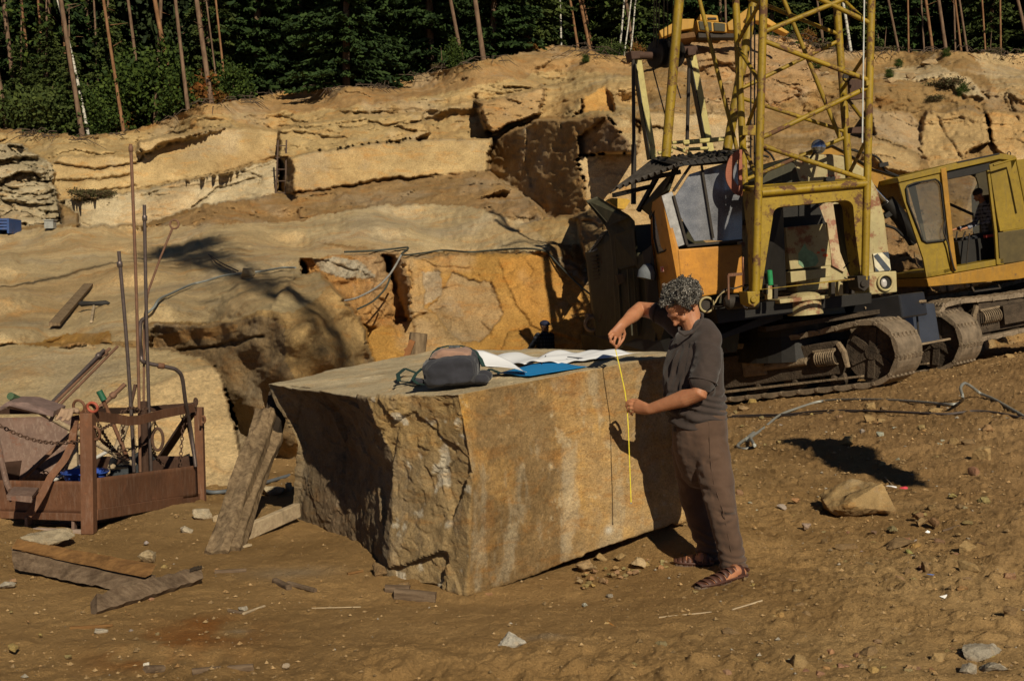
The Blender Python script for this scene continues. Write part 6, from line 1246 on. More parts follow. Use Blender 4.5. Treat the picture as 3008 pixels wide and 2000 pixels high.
# bent brace left of the near post, step plate
bs = [P(222, 1222, 8.5), P(216, 1270, 8.4), P(210, 1310, 8.35), P(190, 1350, 8.3), P(150, 1400, 8.25), P(125, 1450, 8.22), P(100, 1492, 8.2), P(85, 1512, 8.2)]
m = MB()
for a, c in zip(bs[:-1], bs[1:]): m.bar(a, c+(c-a)*.04, .05, .016, (0, -1, .1))
m.build('bent_brace', M_RUST, bk)
m = MB(); m.tube([P(-8, 1290, 8.6), P(8, 1370, 8.5), P(20, 1420, 8.4), P(30, 1440, 8.35)], .02, 8); m.build('bent_brace', M_RUSTP, bk)
m = MB(); m.prism([P(19, 1462, 8.0), P(94, 1466, 8.0), P(114, 1440, 8.3), P(40, 1437, 8.3)], (0, 0, .02)); m.prism([P(19, 1468, 8.0), P(92, 1476, 8.0), P(94, 1466, 8.0), P(22, 1462, 8.0)], (0, .02, 0)); m.build('step_plate', M_RUSTP, bk)
# hooks, eyes
for (u, v, D, R, sx) in ((232, 1194, 8.4, .045, 1), (265, 1204, 8.2, .040, 1), (272, 1196, 8.15, .032, 1.2), (278, 1272, 8.15, .045, .9)):
    m = MB(); m.torus(P(u, v, D), (.3, 1, .2), R, .010, 18, 7, sx=sx); m.build('lifting_ring', M_RUST if u != 272 else plain('red_hook_material', (.30, .07, .04), .6), bk, smooth=60)
m = MB(); m.torus(P(575, 1180, 10.15), (.1, 1, .1), .030, .009, 16, 7, sx=.45); m.bar(P(575, 1175, 10.15), P(573, 1215, 10.15), .02, .02); m.build('pin', M_RUSTD, bk, smooth=50)
m = MB(); m.torus(P(597, 1232, 10.1), (.1, 1, .1), .028, .009, 16, 7, sx=.6); m.tube([P(590, 1250, 10.1), P(592, 1220, 10.1)], .01, 6); m.build('hook', M_RUST, bk, smooth=50)
b = MB()
for (u, v) in ((160, 1207), (178, 1203), (195, 1206), (210, 1204)): echain(b, [(P(u, v, 8.35), .022, .016), (P(u-6, v+20, 8.30), .016, .012), (P(u-12, v+28, 8.28), .014, .010)], (1, 0, 0), 8)
echain(b, [(P(155, 1208, 8.35), .03, .02), (P(225, 1207, 8.4), .04, .022)], (0, 1, 0), 10)
gl = remeshed('work_gloves', b, plain('dirty_glove_material', (.30, .20, .13), .95, sc=30), None, .006, 2, .5, lambda V, N_: (V+N_*(.006*fbm(V, 22, 3, 4))[:, None], None)); tag(gl, 'pair of dirty pale work gloves draped over the rim of the basket', 'gloves')
# braces at the back right
m = MB(); m.bar(P(561, 1215, 10.2), P(465, 1358, 10.9), .075, .025); m.build('diagonal_brace', M_RUSTD, bk)
m = MB(); m.bar(P(553, 1240, 10.3), P(577, 1365, 10.3), .03, .03); m.build('diagonal_brace', M_RUSTD, bk)
# chains
def chain(pts, link, name='chain', parent=None):
    c = spl(pts, 10); L = [0]
    for i in range(1, len(c)): L.append(L[-1]+np.linalg.norm(c[i]-c[i-1]))
    m = MB(); n = int(L[-1]/(link*1.5))
    for k in range(n+1):
        s = L[-1]*k/max(n, 1); i = min(max(int(np.searchsorted(L, s))-1, 0), len(c)-2); f_ = (s-L[i])/(L[i+1]-L[i]+1e-9); p = c[i]*(1-f_)+c[i+1]*f_; T_ = unit(c[i+1]-c[i]); x = unit(np.cross(T_, (0, 1, .2))); y = np.cross(T_, x)
        ax = x if k % 2 else y; m.torus(p, ax, link*.62, link*.20, 8, 5, sx=1.6, xdir=T_)
    return m.build(name, M_CHAIN, parent, smooth=60)
for pts in ([(-20, 1240, 8.6), (40, 1270, 8.55), (100, 1292, 8.5), (160, 1301, 8.4), (210, 1298, 8.35), (238, 1292, 8.3)], [(284, 1235, 8.5), (300, 1265, 8.6), (320, 1300, 8.8), (345, 1330, 9.0), (375, 1350, 9.2)], [(282, 1270, 8.4), (296, 1290, 8.5), (318, 1310, 8.8), (350, 1338, 9.0)], [(290, 1282, 8.5), (305, 1258, 8.6), (330, 1245, 8.8), (350, 1235, 8.9)], [(360, 1210, 8.9), (385, 1198, 9.0), (410, 1205, 9.2), (430, 1200, 9.3)], [(452, 1230, 9.4), (458, 1262, 9.4), (440, 1280, 9.4), (450, 1320, 9.4), (460, 1345, 9.5), (480, 1365, 9.6)], [(535, 1222, 10.), (537, 1260, 10.), (533, 1310, 10.), (530, 1365, 10.)], [(540, 1195, 10.1), (555, 1188, 10.1), (572, 1192, 10.1)], [(350, 1325, 9.2), (385, 1318, 9.2), (420, 1305, 9.3), (432, 1300, 9.4)], [(100, 1370, 9.4), (118, 1380, 9.3), (135, 1388, 9.3)], [(362, 1250, 9.2), (358, 1290, 9.3), (365, 1330, 9.3)]):
    chain([P(*p) for p in pts], .020, 'chain', bk)
m = MB(); m.torus(P(463, 1290, 9.35), (.1, 1, 0), .085, .012, 22, 8, sx=.5, xdir=(1, 0, 0)); m.build('ring', M_CHAIN, bk, smooth=60)
# rods and tools standing in the basket: things of their own
M_ROD = plain('steel_rod_material', (.13, .10, .09), .45, .6, sc=30); M_RODR = plain('rusty_rod_material', (.17, .09, .055), .7, .2, sc=30)
def rod(a, b_, r, mat, name, label, cat, collar=None, extra=None, bend=0):
    t_ = thing(name, label, cat, P(*a)); m = MB(); A_, B_ = P(*a), P(*b_); pts = [A_*(1-t)+B_*t+np.array([bend*math.sin(t*3.14), 0, 0]) for t in np.linspace(0, 1, 9)]
    m.tube(pts, r, 10); m.build('shaft', mat, t_, smooth=50)
    if collar: m = MB(); c = A_*(1-collar)+B_*collar; d = unit(B_-A_); m.lathe(c-d*.02, d, [(0, r*1.1), (.008, r*1.5), (.035, r*1.5), (.045, r*1.1)], 12); m.build('collar', mat, t_, smooth=40)
    return t_
rod((394, 1385, 9.2), (349, 738, 9.0), .014, M_ROD, 'drill_rod', 'left of the three upright steel drill rods, the shortest one', 'drill rod', .94, None, .012)
rod((412, 1385, 9.3), (384, 424, 9.1), .012, M_RODR, 'drill_rod', 'tallest rusty rod standing in the middle of the basket', 'drill rod', .985, None, .010)
rod((444, 1385, 9.4), (424, 602, 9.2), .013, M_ROD, 'drill_rod', 'right one of the three upright steel drill rods', 'drill rod', .95, None, -.006)
rod((427, 1385, 9.5), (422, 1180, 9.4), .030, M_RUSTD, 'stub_pipe', 'short thick rusty pipe standing between two tall rods', 'pipe')
hk = thing('hook_rod', 'thin rusty rod with a bent ring at its top, leaning left of the block', 'rod', P(425, 1380, 9.5)); m = MB(); m.tube([P(425, 1380, 9.5), P(422, 1150, 9.5), P(424, 940, 9.5), P(434, 860, 9.5), P(470, 760, 9.5), P(506, 672, 9.5)], .009, 8); m.build('shaft', M_RODR, hk, smooth=60); m = MB(); m.torus(P(512, 659, 9.5), (0, 1, 0), .034, .008, 20, 7, a0=-2.0, a1=4.0); m.build('ring', M_RODR, hk, smooth=60)
pp_ = thing('bent_pipe', 'bent black air pipe rising from the basket and turning round the upright rods', 'pipe', P(556, 1250, 10.0)); m = MB(); m.tube(spl([P(575, 1370, 10.), P(560, 1260, 10.), P(545, 1180, 9.8), P(535, 1110, 9.7), P(520, 1088, 9.65), P(500, 1080, 9.6), P(440, 1068, 9.5), P(418, 1060, 9.45), P(415, 1040, 9.45), P(411, 1000, 9.4), P(412, 955, 9.4), P(418, 940, 9.4), P(432, 933, 9.4)], 6), .016, 10); m.build('tube', M_ROD, pp_, smooth=60); m = MB(); m.lathe(P(462, 1073, 9.55), (1, 0, -.15), [(0, .016), (.01, .024), (.05, .024), (.06, .016)], 10); m.build('coupling', M_RUST, pp_)
rod((140, 1195, 8.7), (305, 1028, 9.3), .014, M_ROD, 'drill_rod', 'upper one of three slanting rods leaning left in the basket', 'drill rod', .9)
rod((150, 1196, 8.7), (322, 1024, 9.4), .013, M_RODR, 'drill_rod', 'middle one of three slanting rods, with pale tip', 'drill rod', .92)
rod((168, 1196, 8.75), (345, 1018, 9.5), .011, M_RODR, 'drill_rod', 'lower thinner one of the three slanting rods', 'drill rod')
rod((60, 1410, 9.3), (368, 1128, 9.5), .018, M_RODR, 'drill_rod', 'long rod slanting from the basket floor behind the near post', 'drill rod', .88)
rod((395, 1365, 9.3), (65, 1180, 8.6), .020, M_WD3, 'shovel_handle', 'long wooden handle lying across the basket, falling to the right', 'handle')
rod((375, 1345, 9.3), (292, 1150, 9.2), .016, M_RUST, 'hammer_handle', 'short tool handle with a green grip in the middle of the basket', 'handle')
m = MB(); m.tube([P(306, 1176, 9.2), P(291, 1148, 9.2)], .024, 10); tag(m.build('green_grip', plain('green_grip_material', (.015, .09, .045), .6), smooth=50), 'green sleeve on the short tool handle above the basket', 'grip')
m = MB(); m.tube([P(66, 1180, 8.55), P(30, 1163, 8.4)], .027, 10); tag(m.build('green_grip', plain('green_grip2_material', (.06, .10, .05), .6), smooth=50), 'pale green sleeve at the far left end of the long handle', 'grip')
rod((320, 1396, 9.3), (370, 1240, 9.3), .030, M_WD3, 'wooden_stake', 'thick wooden stake standing slanted inside the basket', 'stake'); rod((382, 1200, 9.4), (398, 1130, 9.5), .014, M_RUSTD, 'iron_bar', 'short dark bar behind the left upright rod', 'bar')
rod((150, 1415, 9.0), (345, 1310, 9.5), .014, plain('pale_pipe_material', (.45, .43, .40), .4), 'thin_pipe', 'thin pale pipe lying low across the basket', 'pipe')
m = MB(); m.box(P(215, 1320, 9.7), (1, 0, 0), (0, 1, 0), (0, 0, 1), .07, .04, .36); tag(m.build('wooden_block', M_WD3), 'upright pale board behind the near post inside the basket', 'board')
tb = thing('blue_tub', 'flat blue tub lying inside the basket', 'tub', P(250, 1410, 9.0)); m = MB(); m.lathe(P(250, 1412, 9.0), (0, 0, 1), [(0, .14), (.06, .16), (.065, .175), (.075, .175), (.07, .155), (.02, .13)], 24); m.build('body', plain('blue_plastic_material', (.03, .07, .30), .4), tb, smooth=40)
m = MB(); m.box(P(385, 1375, 9.5), (1, 0, 0), (0, 1, 0), (0, 0, 1), .18, .2, .08); m.box(P(350, 1385, 9.3), (.9, .3, 0), (-.3, .9, 0), (0, 0, 1), .14, .2, .06); m.box(P(420, 1345, 9.6), (.8, 0, .5), (0, 1, 0), (-.5, 0, .8), .12, .2, .12); tag(m.build('tool_pile', plain('dark_tools_material', (.04, .045, .05), .5, .4)), 'dark jumble of tools at the bottom of the basket', 'tools', kind='stuff')
# ================= the lattice boom crane
M_YEL = paint('crane_yellow_material', (.29, .19, .010), (.06, .028, .014), .85, 1.6, .55, .6, (.16, .11, .03))
M_PYE = paint('pale_yellow_material', (.50, .43, .16), (.14, .06, .03), .55, 1.6, .6, .4, (.25, .18, .09))
M_CRM = paint('cream_paint_material', (.42, .355, .18), (.13, .06, .032), .8, 1.1, .6, .6, (.28, .18, .10))
M_ORA = paint('orange_paint_material', (.48, .21, .022), (.10, .04, .02), .35, 1.8, .5, .3, (.2, .1, .04))
M_OLV = paint('dark_olive_paint_material', (.045, .042, .022), (.03, .018, .010), .5, 1.5, .7, .5, (.10, .08, .045))
M_BLK = plain('greasy_black_material', (.014, .012, .010), .55, .2, sc=6); M_DRK = plain('dark_iron_material', (.035, .028, .022), .7, .3, sc=8, bump=.5)
M_MUD = plain('muddy_steel_material', (.20, .145, .09), .9, .0, .45, 5, .9, .03); M_TRK = plain('track_steel_material', (.22, .165, .11), .6, .35, .4, 6, .7, .02)
M_MUDD = plain('dark_muddy_steel_material', (.06, .042, .027), .9, .0, .5, 5, .9, .03)
t = NT('dusty_glass_material'); n = t.noise(3, 6, .7); n2 = t.noise(60, 3, .7); M_GLS = t.out(t.mix(t.mapr(n, .35, .7, 0, 1), (.085, .088, .10), (.20, .20, .215)), t.mapr(n2, .3, .7, .08, .38), None, 0, .9)
t = NT('see_through_glass_material'); t.b.inputs['Alpha'].default_value = .42; M_GL2 = t.out((.10, .095, .075), .15, None, 0, .8)
ck = Frame(P(2400, 600, 19.6), (.976, .199, .092), (-.2, .98, 0)); c = ck.pt
cr = thing('crawler_crane', 'old yellow lattice boom crawler crane standing tilted behind the man', 'crane', gpt(2350, 1120))
def ctube(name, a, b_, r, mat=None, par=None, n=12):
    m = MB(); m.tube([c(*a), c(*b_)], r, n); return m.build(name, mat or M_YEL, par or cr, smooth=50)
def ext(a, b_, k):  # extend b beyond a by factor k
    return (b_[0]+(b_[0]-a[0])*k, b_[1]+(b_[1]-a[1])*k, b_[2])
# boom: four chords, continued above the picture, narrowing towards the tip
boom = thing('tmp', 'x', 'x'); bpy.data.objects.remove(boom)
bm_root = bpy.data.objects.new('boom', None)
def chord(a, b_, r, ek=1.6):
    e = ext(a, b_, ek); m = MB(); m.tube([c(*a), c(*b_), c(*e)], r, 14); return m.build('boom_chord', M_YEL, cr, smooth=50)
FL0, FL1 = (2219, 868, 0), (2243, 0, 0); FR0, FR1 = (2541, 822, 0), (2560, 0, 0); RL0, RL1 = (2188, 560, 1.4), (2161, 0, 1.4); RR0, RR1 = (2495, 530, 1.4), (2457, 0, 1.4)
chord(FL0, FL1, .066); chord(FR0, FR1, .062); chord(RL0, RL1, .062); chord(RR0, RR1, .066)
def at_(A_, B_, v): t_ = (v-A_[1])/(B_[1]-A_[1]); return (A_[0]+(B_[0]-A_[0])*t_, v, A_[2])
fl = lambda v: at_(FL0, FL1, v); fr = lambda v: at_(FR0, FR1, v); rl = lambda v: at_(RL0, RL1, v); rr = lambda v: at_(RR0, RR1, v)
for a, b_, r in ((fl(118-22), fr(-35), .040), (fl(120), fr(238), .040), (fl(408), fr(255), .040), (fl(426), fr(530), .040), (fl(-80), fr(70), .04), (fl(-20), fr(-170), .04), (fl(-260), fr(-120), .04),
                 (rl(-20), rr(102), .034), (rl(263), rr(120), .034), (rl(288), rr(388), .034), (rl(530), rr(402), .034), (rl(-60), rr(-190), .034), (rl(-230), rr(-110), .034),
                 (rl(140), fl(248), .032), (rl(125), fl(-10), .032), (rl(410), fl(262), .032), (rl(425), fl(530), .032), (rl(550), fl(565), .04), (rl(-20), fl(-130), .03),
                 (rr(-20), fr(78), .032), (rr(262), fr(140), .032), (rr(275), fr(372), .032), (rr(512), fr(400), .032), (rr(-30), fr(-120), .03)):
    ctube('lattice_brace', a, b_, r, None, None, 9)
m = MB(); m.prism([c(2172, 370, .7), c(2222, 368, .7), c(2220, 398, .7), c(2174, 398, .7)], ck.y*.05); m.build('boom_plate', M_YEL, cr, bevel=.01)
m = MB(); m.prism([c(2493, 375, .7), c(2541, 372, .7), c(2541, 392, .7), c(2493, 392, .7)], ck.y*.05); m.build('boom_plate', M_RUSTD, cr, bevel=.01)
m = MB(); m.prism([c(2495, 234, .7), c(2546, 232, .7), c(2547, 290, .7), c(2498, 294, .7)], ck.y*.08); m.build('boom_plate', M_RUSTD, cr, bevel=.01)
m = MB(); m.prism([c(2480, 218, .5), c(2478, 230, .5), c(2520, 232, .5), c(2522, 224, .5)], ck.y*.02); m.torus(c(2487, 228, .6), ck.y, .07, .012, 16, 6); m.build('hook_loop', M_DRK, cr)
m = MB(); m.prism([c(2545, 238, -.1), c(2556, 236, -.1), c(2556, 250, -.1), c(2546, 252, -.1)], ck.y*.1); m.build('bracket', M_YEL, cr)
# boom foot: portal plate with its rounded opening
def arc(cx, cy, r, a0, a1, n=6): return [(cx+r*math.cos(math.radians(a0+(a1-a0)*k/n)), cy-r*math.sin(math.radians(a0+(a1-a0)*k/n))) for k in range(n+1)]
inner = [(2237, 850), (2262, 690), (2270, 640)]+arc(2296, 634, 26, 175, 95, 4)+[(2390, 598), (2475, 589)]+arc(2484, 612, 23, 88, 0, 4)+[(2512, 680), (2530, 815)]
outer = [(2226, 852), (2231, 700), (2234, 640)]+[(2235, 575), (2236, 566), (2250, 565), (2262, 564), (2290, 562)]+[(2390, 552), (2475, 543)]+[(2515, 540), (2535, 539), (2545, 538), (2545, 560), (2545, 590)]+[(2543, 680), (2541, 818)]
m = MB(); m.ringplate([c(u, v, .02) for u, v in outer[:-1]+outer[-1:]], [c(u, v, .02) for u, v in inner], ck.y*.10)
m2 = m; po = m.build('portal_plate', M_YEL, cr, bevel=.006)
# flanges following the opening
m = MB(); ip = [c(u, v, .06) for u, v in inner]
for i in range(len(ip)-1): m.prism([ip[i], ip[i+1], ip[i+1]+ck.y*.38, ip[i]+ck.y*.38], unit(np.cross(ip[i+1]-ip[i], ck.y))*.02)
m.build('portal_flange', M_YEL, cr)
m = MB(); m.prism([c(2180, 562, .95), c(2228, 566, .04), c(2222, 700, .04), c(2216, 866, .04), c(2200, 866, .25), c(2196, 700, .6)], ck.x*.03); m.build('portal_side', M_YEL, cr)
m = MB(); m.prism([c(2540, 540, .04), c(2500, 540, .95), c(2510, 700, .6), c(2525, 820, .25), c(2538, 820, .04)], -ck.x*.03); m.build('portal_side', M_YEL, cr)
ctube('portal_beam', (2236, 567, 0), (2548, 539, 0), .062); ctube('portal_beam', (2178, 556, .9), (2490, 533, .9), .05)
m = MB(); m.prism([c(2232, 556, 0), c(2540, 530, 0), c(2500, 526, .9), c(2190, 553, .9)], ck.z*.02); m.build('portal_deck', M_YEL, cr)
m = MB(); m.prism([c(2424, 541, .3), c(2428, 520, .3), c(2438, 519, .3), c(2440, 524, .3), c(2446, 519, .3), c(2455, 519, .3), c(2452, 538, .3)], ck.y*.1); m.build('bracket', M_BLK, cr)
# feet of the boom
for (u, v) in ((2217, 868), (2540, 822)):
    m = MB(); m.prism([c(u-22, v-12, -.06), c(u+16, v-12, -.06), c(u+14, v+20, -.06), c(u, v+34, -.06), c(u-18, v+24, -.06)], ck.y*.35); m.lathe(c(u-2, v+12, -.10), ck.y, [(0, .05), (.45, .05)], 12); m.build('boom_foot', M_YEL if u < 2300 else M_DRK, cr, bevel=.01)
# A frame behind: two flat pale legs with rods, axle and rope sheaves
AD = 4.2
for (u0, v0, u1, v1) in ((1872, 168, 1922, 468), (2030, 145, 2090, 445)):
    m = MB(); m.prism([c(u0-8, v0, AD), c(u0+12, v0, AD), c(u1+9, v1, AD), c(u1-11, v1, AD)], ck.y*.10); m.build('frame_leg', M_PYE, cr, bevel=.01)
    m = MB(); m.prism([c(u0-9, v0, AD-.02), c(u0-6, v0, AD-.02), c(u1-9, v1, AD-.02), c(u1-12, v1, AD-.02)], ck.y*.2); m.build('frame_edge', M_BLK, cr)
ctube('stay_rod', (1860, 165, AD-.1), (1862, 432, AD-.1), .035, M_DRK); ctube('stay_rod', (1862, 425, AD-.1), (1861, 600, AD-.1), .05, M_DRK); ctube('stay_rod', (2024, 200, AD), (2018, 430, AD), .035, M_DRK)
ctube('frame_axle', (1855, 163, AD), (1915, 165, AD), .075, M_RUSTD, None, 14); ctube('frame_axle', (1985, 150, AD), (2045, 146, AD), .075, M_RUSTD, None, 14)
m = MB(); m.prism([c(1852, 150, AD-.15), c(1880, 150, AD-.15), c(1882, 172, AD-.15), c(1856, 176, AD-.15)], ck.y*.35); m.build('axle_bracket', M_RUSTD, cr, bevel=.02)
m = MB(); m.prism([c(2020, 140, AD-.15), c(2046, 140, AD-.15), c(2046, 162, AD-.15), c(2022, 164, AD-.15)], ck.y*.35); m.build('axle_bracket', M_RUSTD, cr, bevel=.02)
for k in range(7):
    u = 1922+k*10; m = MB(); m.lathe(c(u, 160-(k % 3)*3, AD), ck.x*.93+ck.y*.37, [(0, .22), (.012, .26), (.03, .21), (.045, .26), (.055, .22)], 24); m.build('rope_sheave', M_BLK if k % 3 else M_DRK, cr, smooth=30)
for u0, u1 in ((1920, 1926), (1935, 1940), (1950, 1951), (1962, 1958), (1978, 1972), (1990, 1985), (1927, 1932)):
    ctube('hoist_rope', (u0, 140, AD-.1), (u1, -300, AD-2.0), .011, M_BLK, None, 6)
ctube('hoist_rope', (1917, 200, AD), (1963, 372, AD), .013, M_BLK, None, 6); ctube('hoist_rope', (1972, 200, AD), (2000, 290, AD), .013, M_BLK, None, 6)
for a, b_, r in (((2000, -60, 2.2), (1956, 462, 2.2), .085), ((2222, -40, 2.2), (2136, 440, 2.2), .085)): ctube('frame_strut', a, b_, r)
for a, b_, r, mt in (((2052, -10, 1.8), (2165, 440, 1.8), .036, M_YEL), ((2298, -10, 1.0), (2467, 405, 1.0), .036, M_YEL)): ctube('back_stay', a, b_, r, mt)
for a, b_ in (((2008, 422, 3), (2138, 409, 3)), ((2010, 440, 3), (2080, 436, 3)), ((1933, 450, 3), (1975, 445, 3)), ((1975, 432, 3), (2030, 452, 3)), ((1975, 420, 3), (2140, 406, 3))): ctube('frame_bar', a, b_, .032, M_PYE)
for u0, v0, u1, v1 in ((2206, 20, 2205, 500), (2217, 20, 2216, 500)): ctube('hoist_rope', (u0, v0, .8), (u1, v1, .8), .014, M_BLK, None, 6)
ctube('hoist_rope', (2539, -20, -.1), (2533, 420, -.1), .012, plain('bright_rope_material', (.5, .5, .46), .4), None, 6)
# machinery house: cream rounded casing, dark gaps, front cover
hs = [(2330, 478), (2345, 466), (2385, 455), (2440, 452), (2475, 458), (2510, 475), (2548, 500), (2580, 560), (2600, 640), (2612, 740), (2618, 800), (2615, 815), (2560, 835), (2340, 860)]
m = MB(); m.prism([c(u, v, 1.9) for u, v in hs], ck.y*3.0); m.build('house', M_CRM, cr, bevel=.04)
m = MB(); m.prism([c(u, v, 1.86) for u, v in ((2240, 525), (2270, 490), (2328, 460), (2352, 540), (2350, 640), (2240, 640))], ck.y*2.6); m.build('house_panel', M_OLV, cr, bevel=.01)
m = MB(); m.prism([c(u, v, 1.8) for u, v in ((2236, 560), (2390, 560), (2425, 655), (2425, 700), (2240, 860))], ck.y*.05); m.build('engine_bay', M_BLK, cr)  # black plate stands for the shade inside the opening
m = MB(); m.prism([c(u, v, 1.5) for u, v in ((2306, 668), (2425, 657), (2432, 690), (2440, 740), (2443, 780), (2322, 792), (2312, 720))], ck.y*.5); cv = m.build('front_cover', M_CRM, cr, bevel=.015)
m = MB(); m.prism([c(u, v, 1.46) for u, v in ((2322, 798), (2443, 787), (2444, 812), (2324, 830))], ck.y*.5); m.build('front_cover_sill', M_CRM, cr, bevel=.01)
# green and red paint splashes on the cover
m = MB(); q = [(2345, 745), (2352, 735), (2360, 720), (2364, 716), (2372, 733), (2388, 740), (2400, 752), (2405, 768), (2395, 782), (2360, 786), (2346, 775)]; m.add([c(u, v, 1.493) for u, v in q], [tuple(range(len(q)))]); m.build('paint_splash', plain('faded_green_paint_material', (.16, .26, .16), .8, var=.5, sc=4), cr)
for u, v, a in ((2418, 735, 7), (2424, 750, 8), (2404, 742, 5)): m = MB(); m.add([c(u+a*math.cos(t_), v+a*.7*math.sin(t_), 1.492) for t_ in np.linspace(0, 5.6, 8)], [tuple(range(8))]); m.build('paint_splash', plain('faded_red_paint_material', (.45, .10, .04), .8), cr)
m = MB(); m.prism([c(u, v, 1.85) for u, v in ((2385, 602), (2448, 596), (2458, 640), (2480, 700), (2490, 760), (2480, 800), (2445, 780), (2430, 655), (2400, 640))], ck.y*.04); m.build('rusty_panel', paint('rust_streaked_cream_material', (.46, .36, .22), (.17, .08, .05), 1.2, 1.2, .8, .7, (.2, .1, .06)), cr)
m = MB(); m.prism([c(2450, 600, .9), c(2510, 592, .5), c(2530, 820, .3), c(2505, 830, .6), c(2470, 740, 1.0)], ck.y*.03); m.build('dark_liner', M_OLV, cr)
m = MB(); m.prism([c(2240, 620, .9), c(2300, 600, 1.2), c(2310, 850, 1.2), c(2240, 860, .6)], ck.y*.03); m.build('dark_liner', M_BLK, cr)
# striped warning plate and lamp box at the right front
m = MB(); m.prism([c(2565, 745, 1.86), c(2610, 740, 1.86), c(2617, 793, 1.86), c(2572, 798, 1.86)], ck.y*.02); sg = m.build('warning_plate', plain('white_plate_material', (.55, .50, .36), .6), cr)
for q in (((2592, 742), (2610, 740), (2613, 762)), ((2566, 752), (2578, 745), (2616, 790), (2615, 794), (2600, 796)), ((2570, 783), (2583, 797), (2572, 798))):
    m = MB(); m.add([c(u, v, 1.855) for u, v in q], [tuple(range(len(q)))]); m.build('dark_stripe', plain('slate_stripe_material', (.05, .06, .075), .6), sg)
m = MB(); m.prism([c(2550, 802, 1.1), c(2634, 796, 1.1), c(2636, 858, 1.1), c(2556, 866, 1.1)], ck.y*.6); lb = m.build('lamp_box', M_CRM, cr, bevel=.02)
m = MB(); m.torus(c(2601, 830, 1.07), ck.y, .135, .022, 28, 8); m.build('lamp_ring', M_CRM, lb, smooth=50)
m = MB(); m.lathe(c(2601, 830, 1.09), ck.y, [(0, .125), (.01, .125)], 24); m.build('lamp_recess', M_BLK, lb); m = MB(); blob(m, c(2596, 832, 1.07), (ck.x, ck.z, ck.y), (.06, .08, .04)); m.build('lamp_bulb', plain('lamp_glass_material', (.45, .42, .40), .15), lb, smooth=60)
m = MB(); m.lathe(c(2068, 893, .9), ck.y, [(0, .12), (.1, .13)], 20); m.build('front_lamp', M_DRK, cr)
m = MB(); m.torus(c(2076, 895, .86), ck.y, .12, .02, 24, 8); m.build('lamp_ring', M_CRM, cr, smooth=50)
# drum and winch fittings under the front
m = MB(); m.lathe(c(2362, 872, 1.0), ck.z, [(-.30, .30), (.02, .27), (.06, .2), (.08, .1)], 24); m.build('swivel_drum', M_CRM, cr, smooth=35)
m = MB(); m.prism([c(2290, 880, .7), c(2440, 866, .7), c(2436, 876, .7), c(2292, 892, .7)], ck.y*1.2); m.build('front_sill', M_CRM, cr, bevel=.01)
for (u, v, w, h) in ((2262, 860, 14, 40), (2280, 858, 12, 42), (2448, 850, 12, 44), (2470, 846, 14, 44), (2490, 842, 10, 44), (2255, 850, 6, 30), (2505, 850, 12, 30)):
    m = MB(); m.prism([c(u-w/2, v-h/2, .5), c(u+w/2, v-h/2-1, .5), c(u+w/2, v+h/2-1, .5), c(u-w/2, v+h/2, .5)], ck.y*.12); m.build('bracket', M_CRM if w > 12 else M_DRK, cr, bevel=.01)
m = MB(); m.lathe(c(2262, 816, .6), ck.z, [(-.12, .045), (.12, .045), (.13, .02)], 14); m.build('green_canister', plain('green_can_material', (.02, .20, .07), .4), cr, smooth=40)
for (pts, r, mt) in (([(2150, 850), (2190, 838), (2206, 845), (2180, 870), (2170, 895)], .012, M_BLK), ([(2200, 842), (2185, 860), (2178, 880), (2186, 900), (2195, 905)], .012, plain('grey_hose3_material', (.3, .3, .3), .5)), ([(2110, 870), (2130, 850), (2160, 846)], .012, M_BLK), ([(2100, 890), (2115, 865), (2140, 850)], .012, M_CRM), ([(2478, 788), (2500, 770), (2508, 795), (2495, 820), (2480, 815)], .010, M_BLK), ([(2215, 452), (2240, 440), (2262, 452), (2275, 472)], .018, M_BLK), ([(2215, 465), (2240, 458), (2258, 462)], .018, M_BLK)):
    m = MB(); m.tube(spl([c(u, v, .4) for u, v in pts], 6), r, 7); m.build('hose', mt, cr, smooth=60)
m = MB(); m.lathe(c(2170, 885, .5), ck.x, [(-.25, .06), (-.2, .12), (.1, .12), (.12, .16), (.3, .16), (.32, .05)], 16); m.build('winch_motor', M_DRK, cr, smooth=40)
m = MB(); m.bar(c(2138, 808, .3), c(2180, 805, .3), .04, .05); m.bar(c(2139, 808, .3), c(2140, 880, .3), .03, .03); m.build('hand_rail', M_RUST, cr)
m = MB(); m.prism([c(2182, 755, .3), c(2186, 755, .3), c(2188, 830, .3), c(2184, 842, .3)], ck.y*.05); m.build('edge_strip', plain('salmon_strip_material', (.45, .22, .12), .7), cr)
# cabin
m = MB(); m.prism([c(u, v, 1.2) for u, v in ((1987, 733), (2180, 718), (2182, 860), (2120, 862), (2060, 872), (2000, 878))], ck.y*1.9); cb = m.build('cabin', M_ORA, cr, bevel=.02)
m = MB(); m.prism([c(2033, 828, 1.18), c(2056, 824, 1.18), c(2056, 846, 1.18), c(2035, 848, 1.18)], ck.y*.02); m.build('fuse_door', M_ORA, cb, bevel=.004)
# windscreen and frame
m = MB(); m.prism([c(u, v, 1.25) for u, v in ((2026, 512), (2160, 470), (2180, 505), (2180, 712), (2084, 705), (2040, 708), (1990, 620), (1975, 590))], ck.y*.02); m.build('windscreen', M_GLS, cb)
m = MB(); m.prism([c(u, v, 1.22) for u, v in ((1944, 576), (1975, 562), (2016, 716), (1985, 728))], ck.y*.06); m.build('window_pillar', plain('scratched_grey_steel_material', (.30, .29, .28), .45, .4, .3, 10), cb)
for a, b_, w in (((1978, 575), (2018, 720), .05), ((2029, 486), (1978, 562), .05), ((2029, 486), (2165, 474), .04), ((2018, 722), (2180, 706), .05), ((2060, 480), (2095, 700), .02)):
    m = MB(); m.bar(c(*a, 1.2), c(*b_, 1.2), .04, w, ck.y); m.build('window_frame', M_DRK, cb)
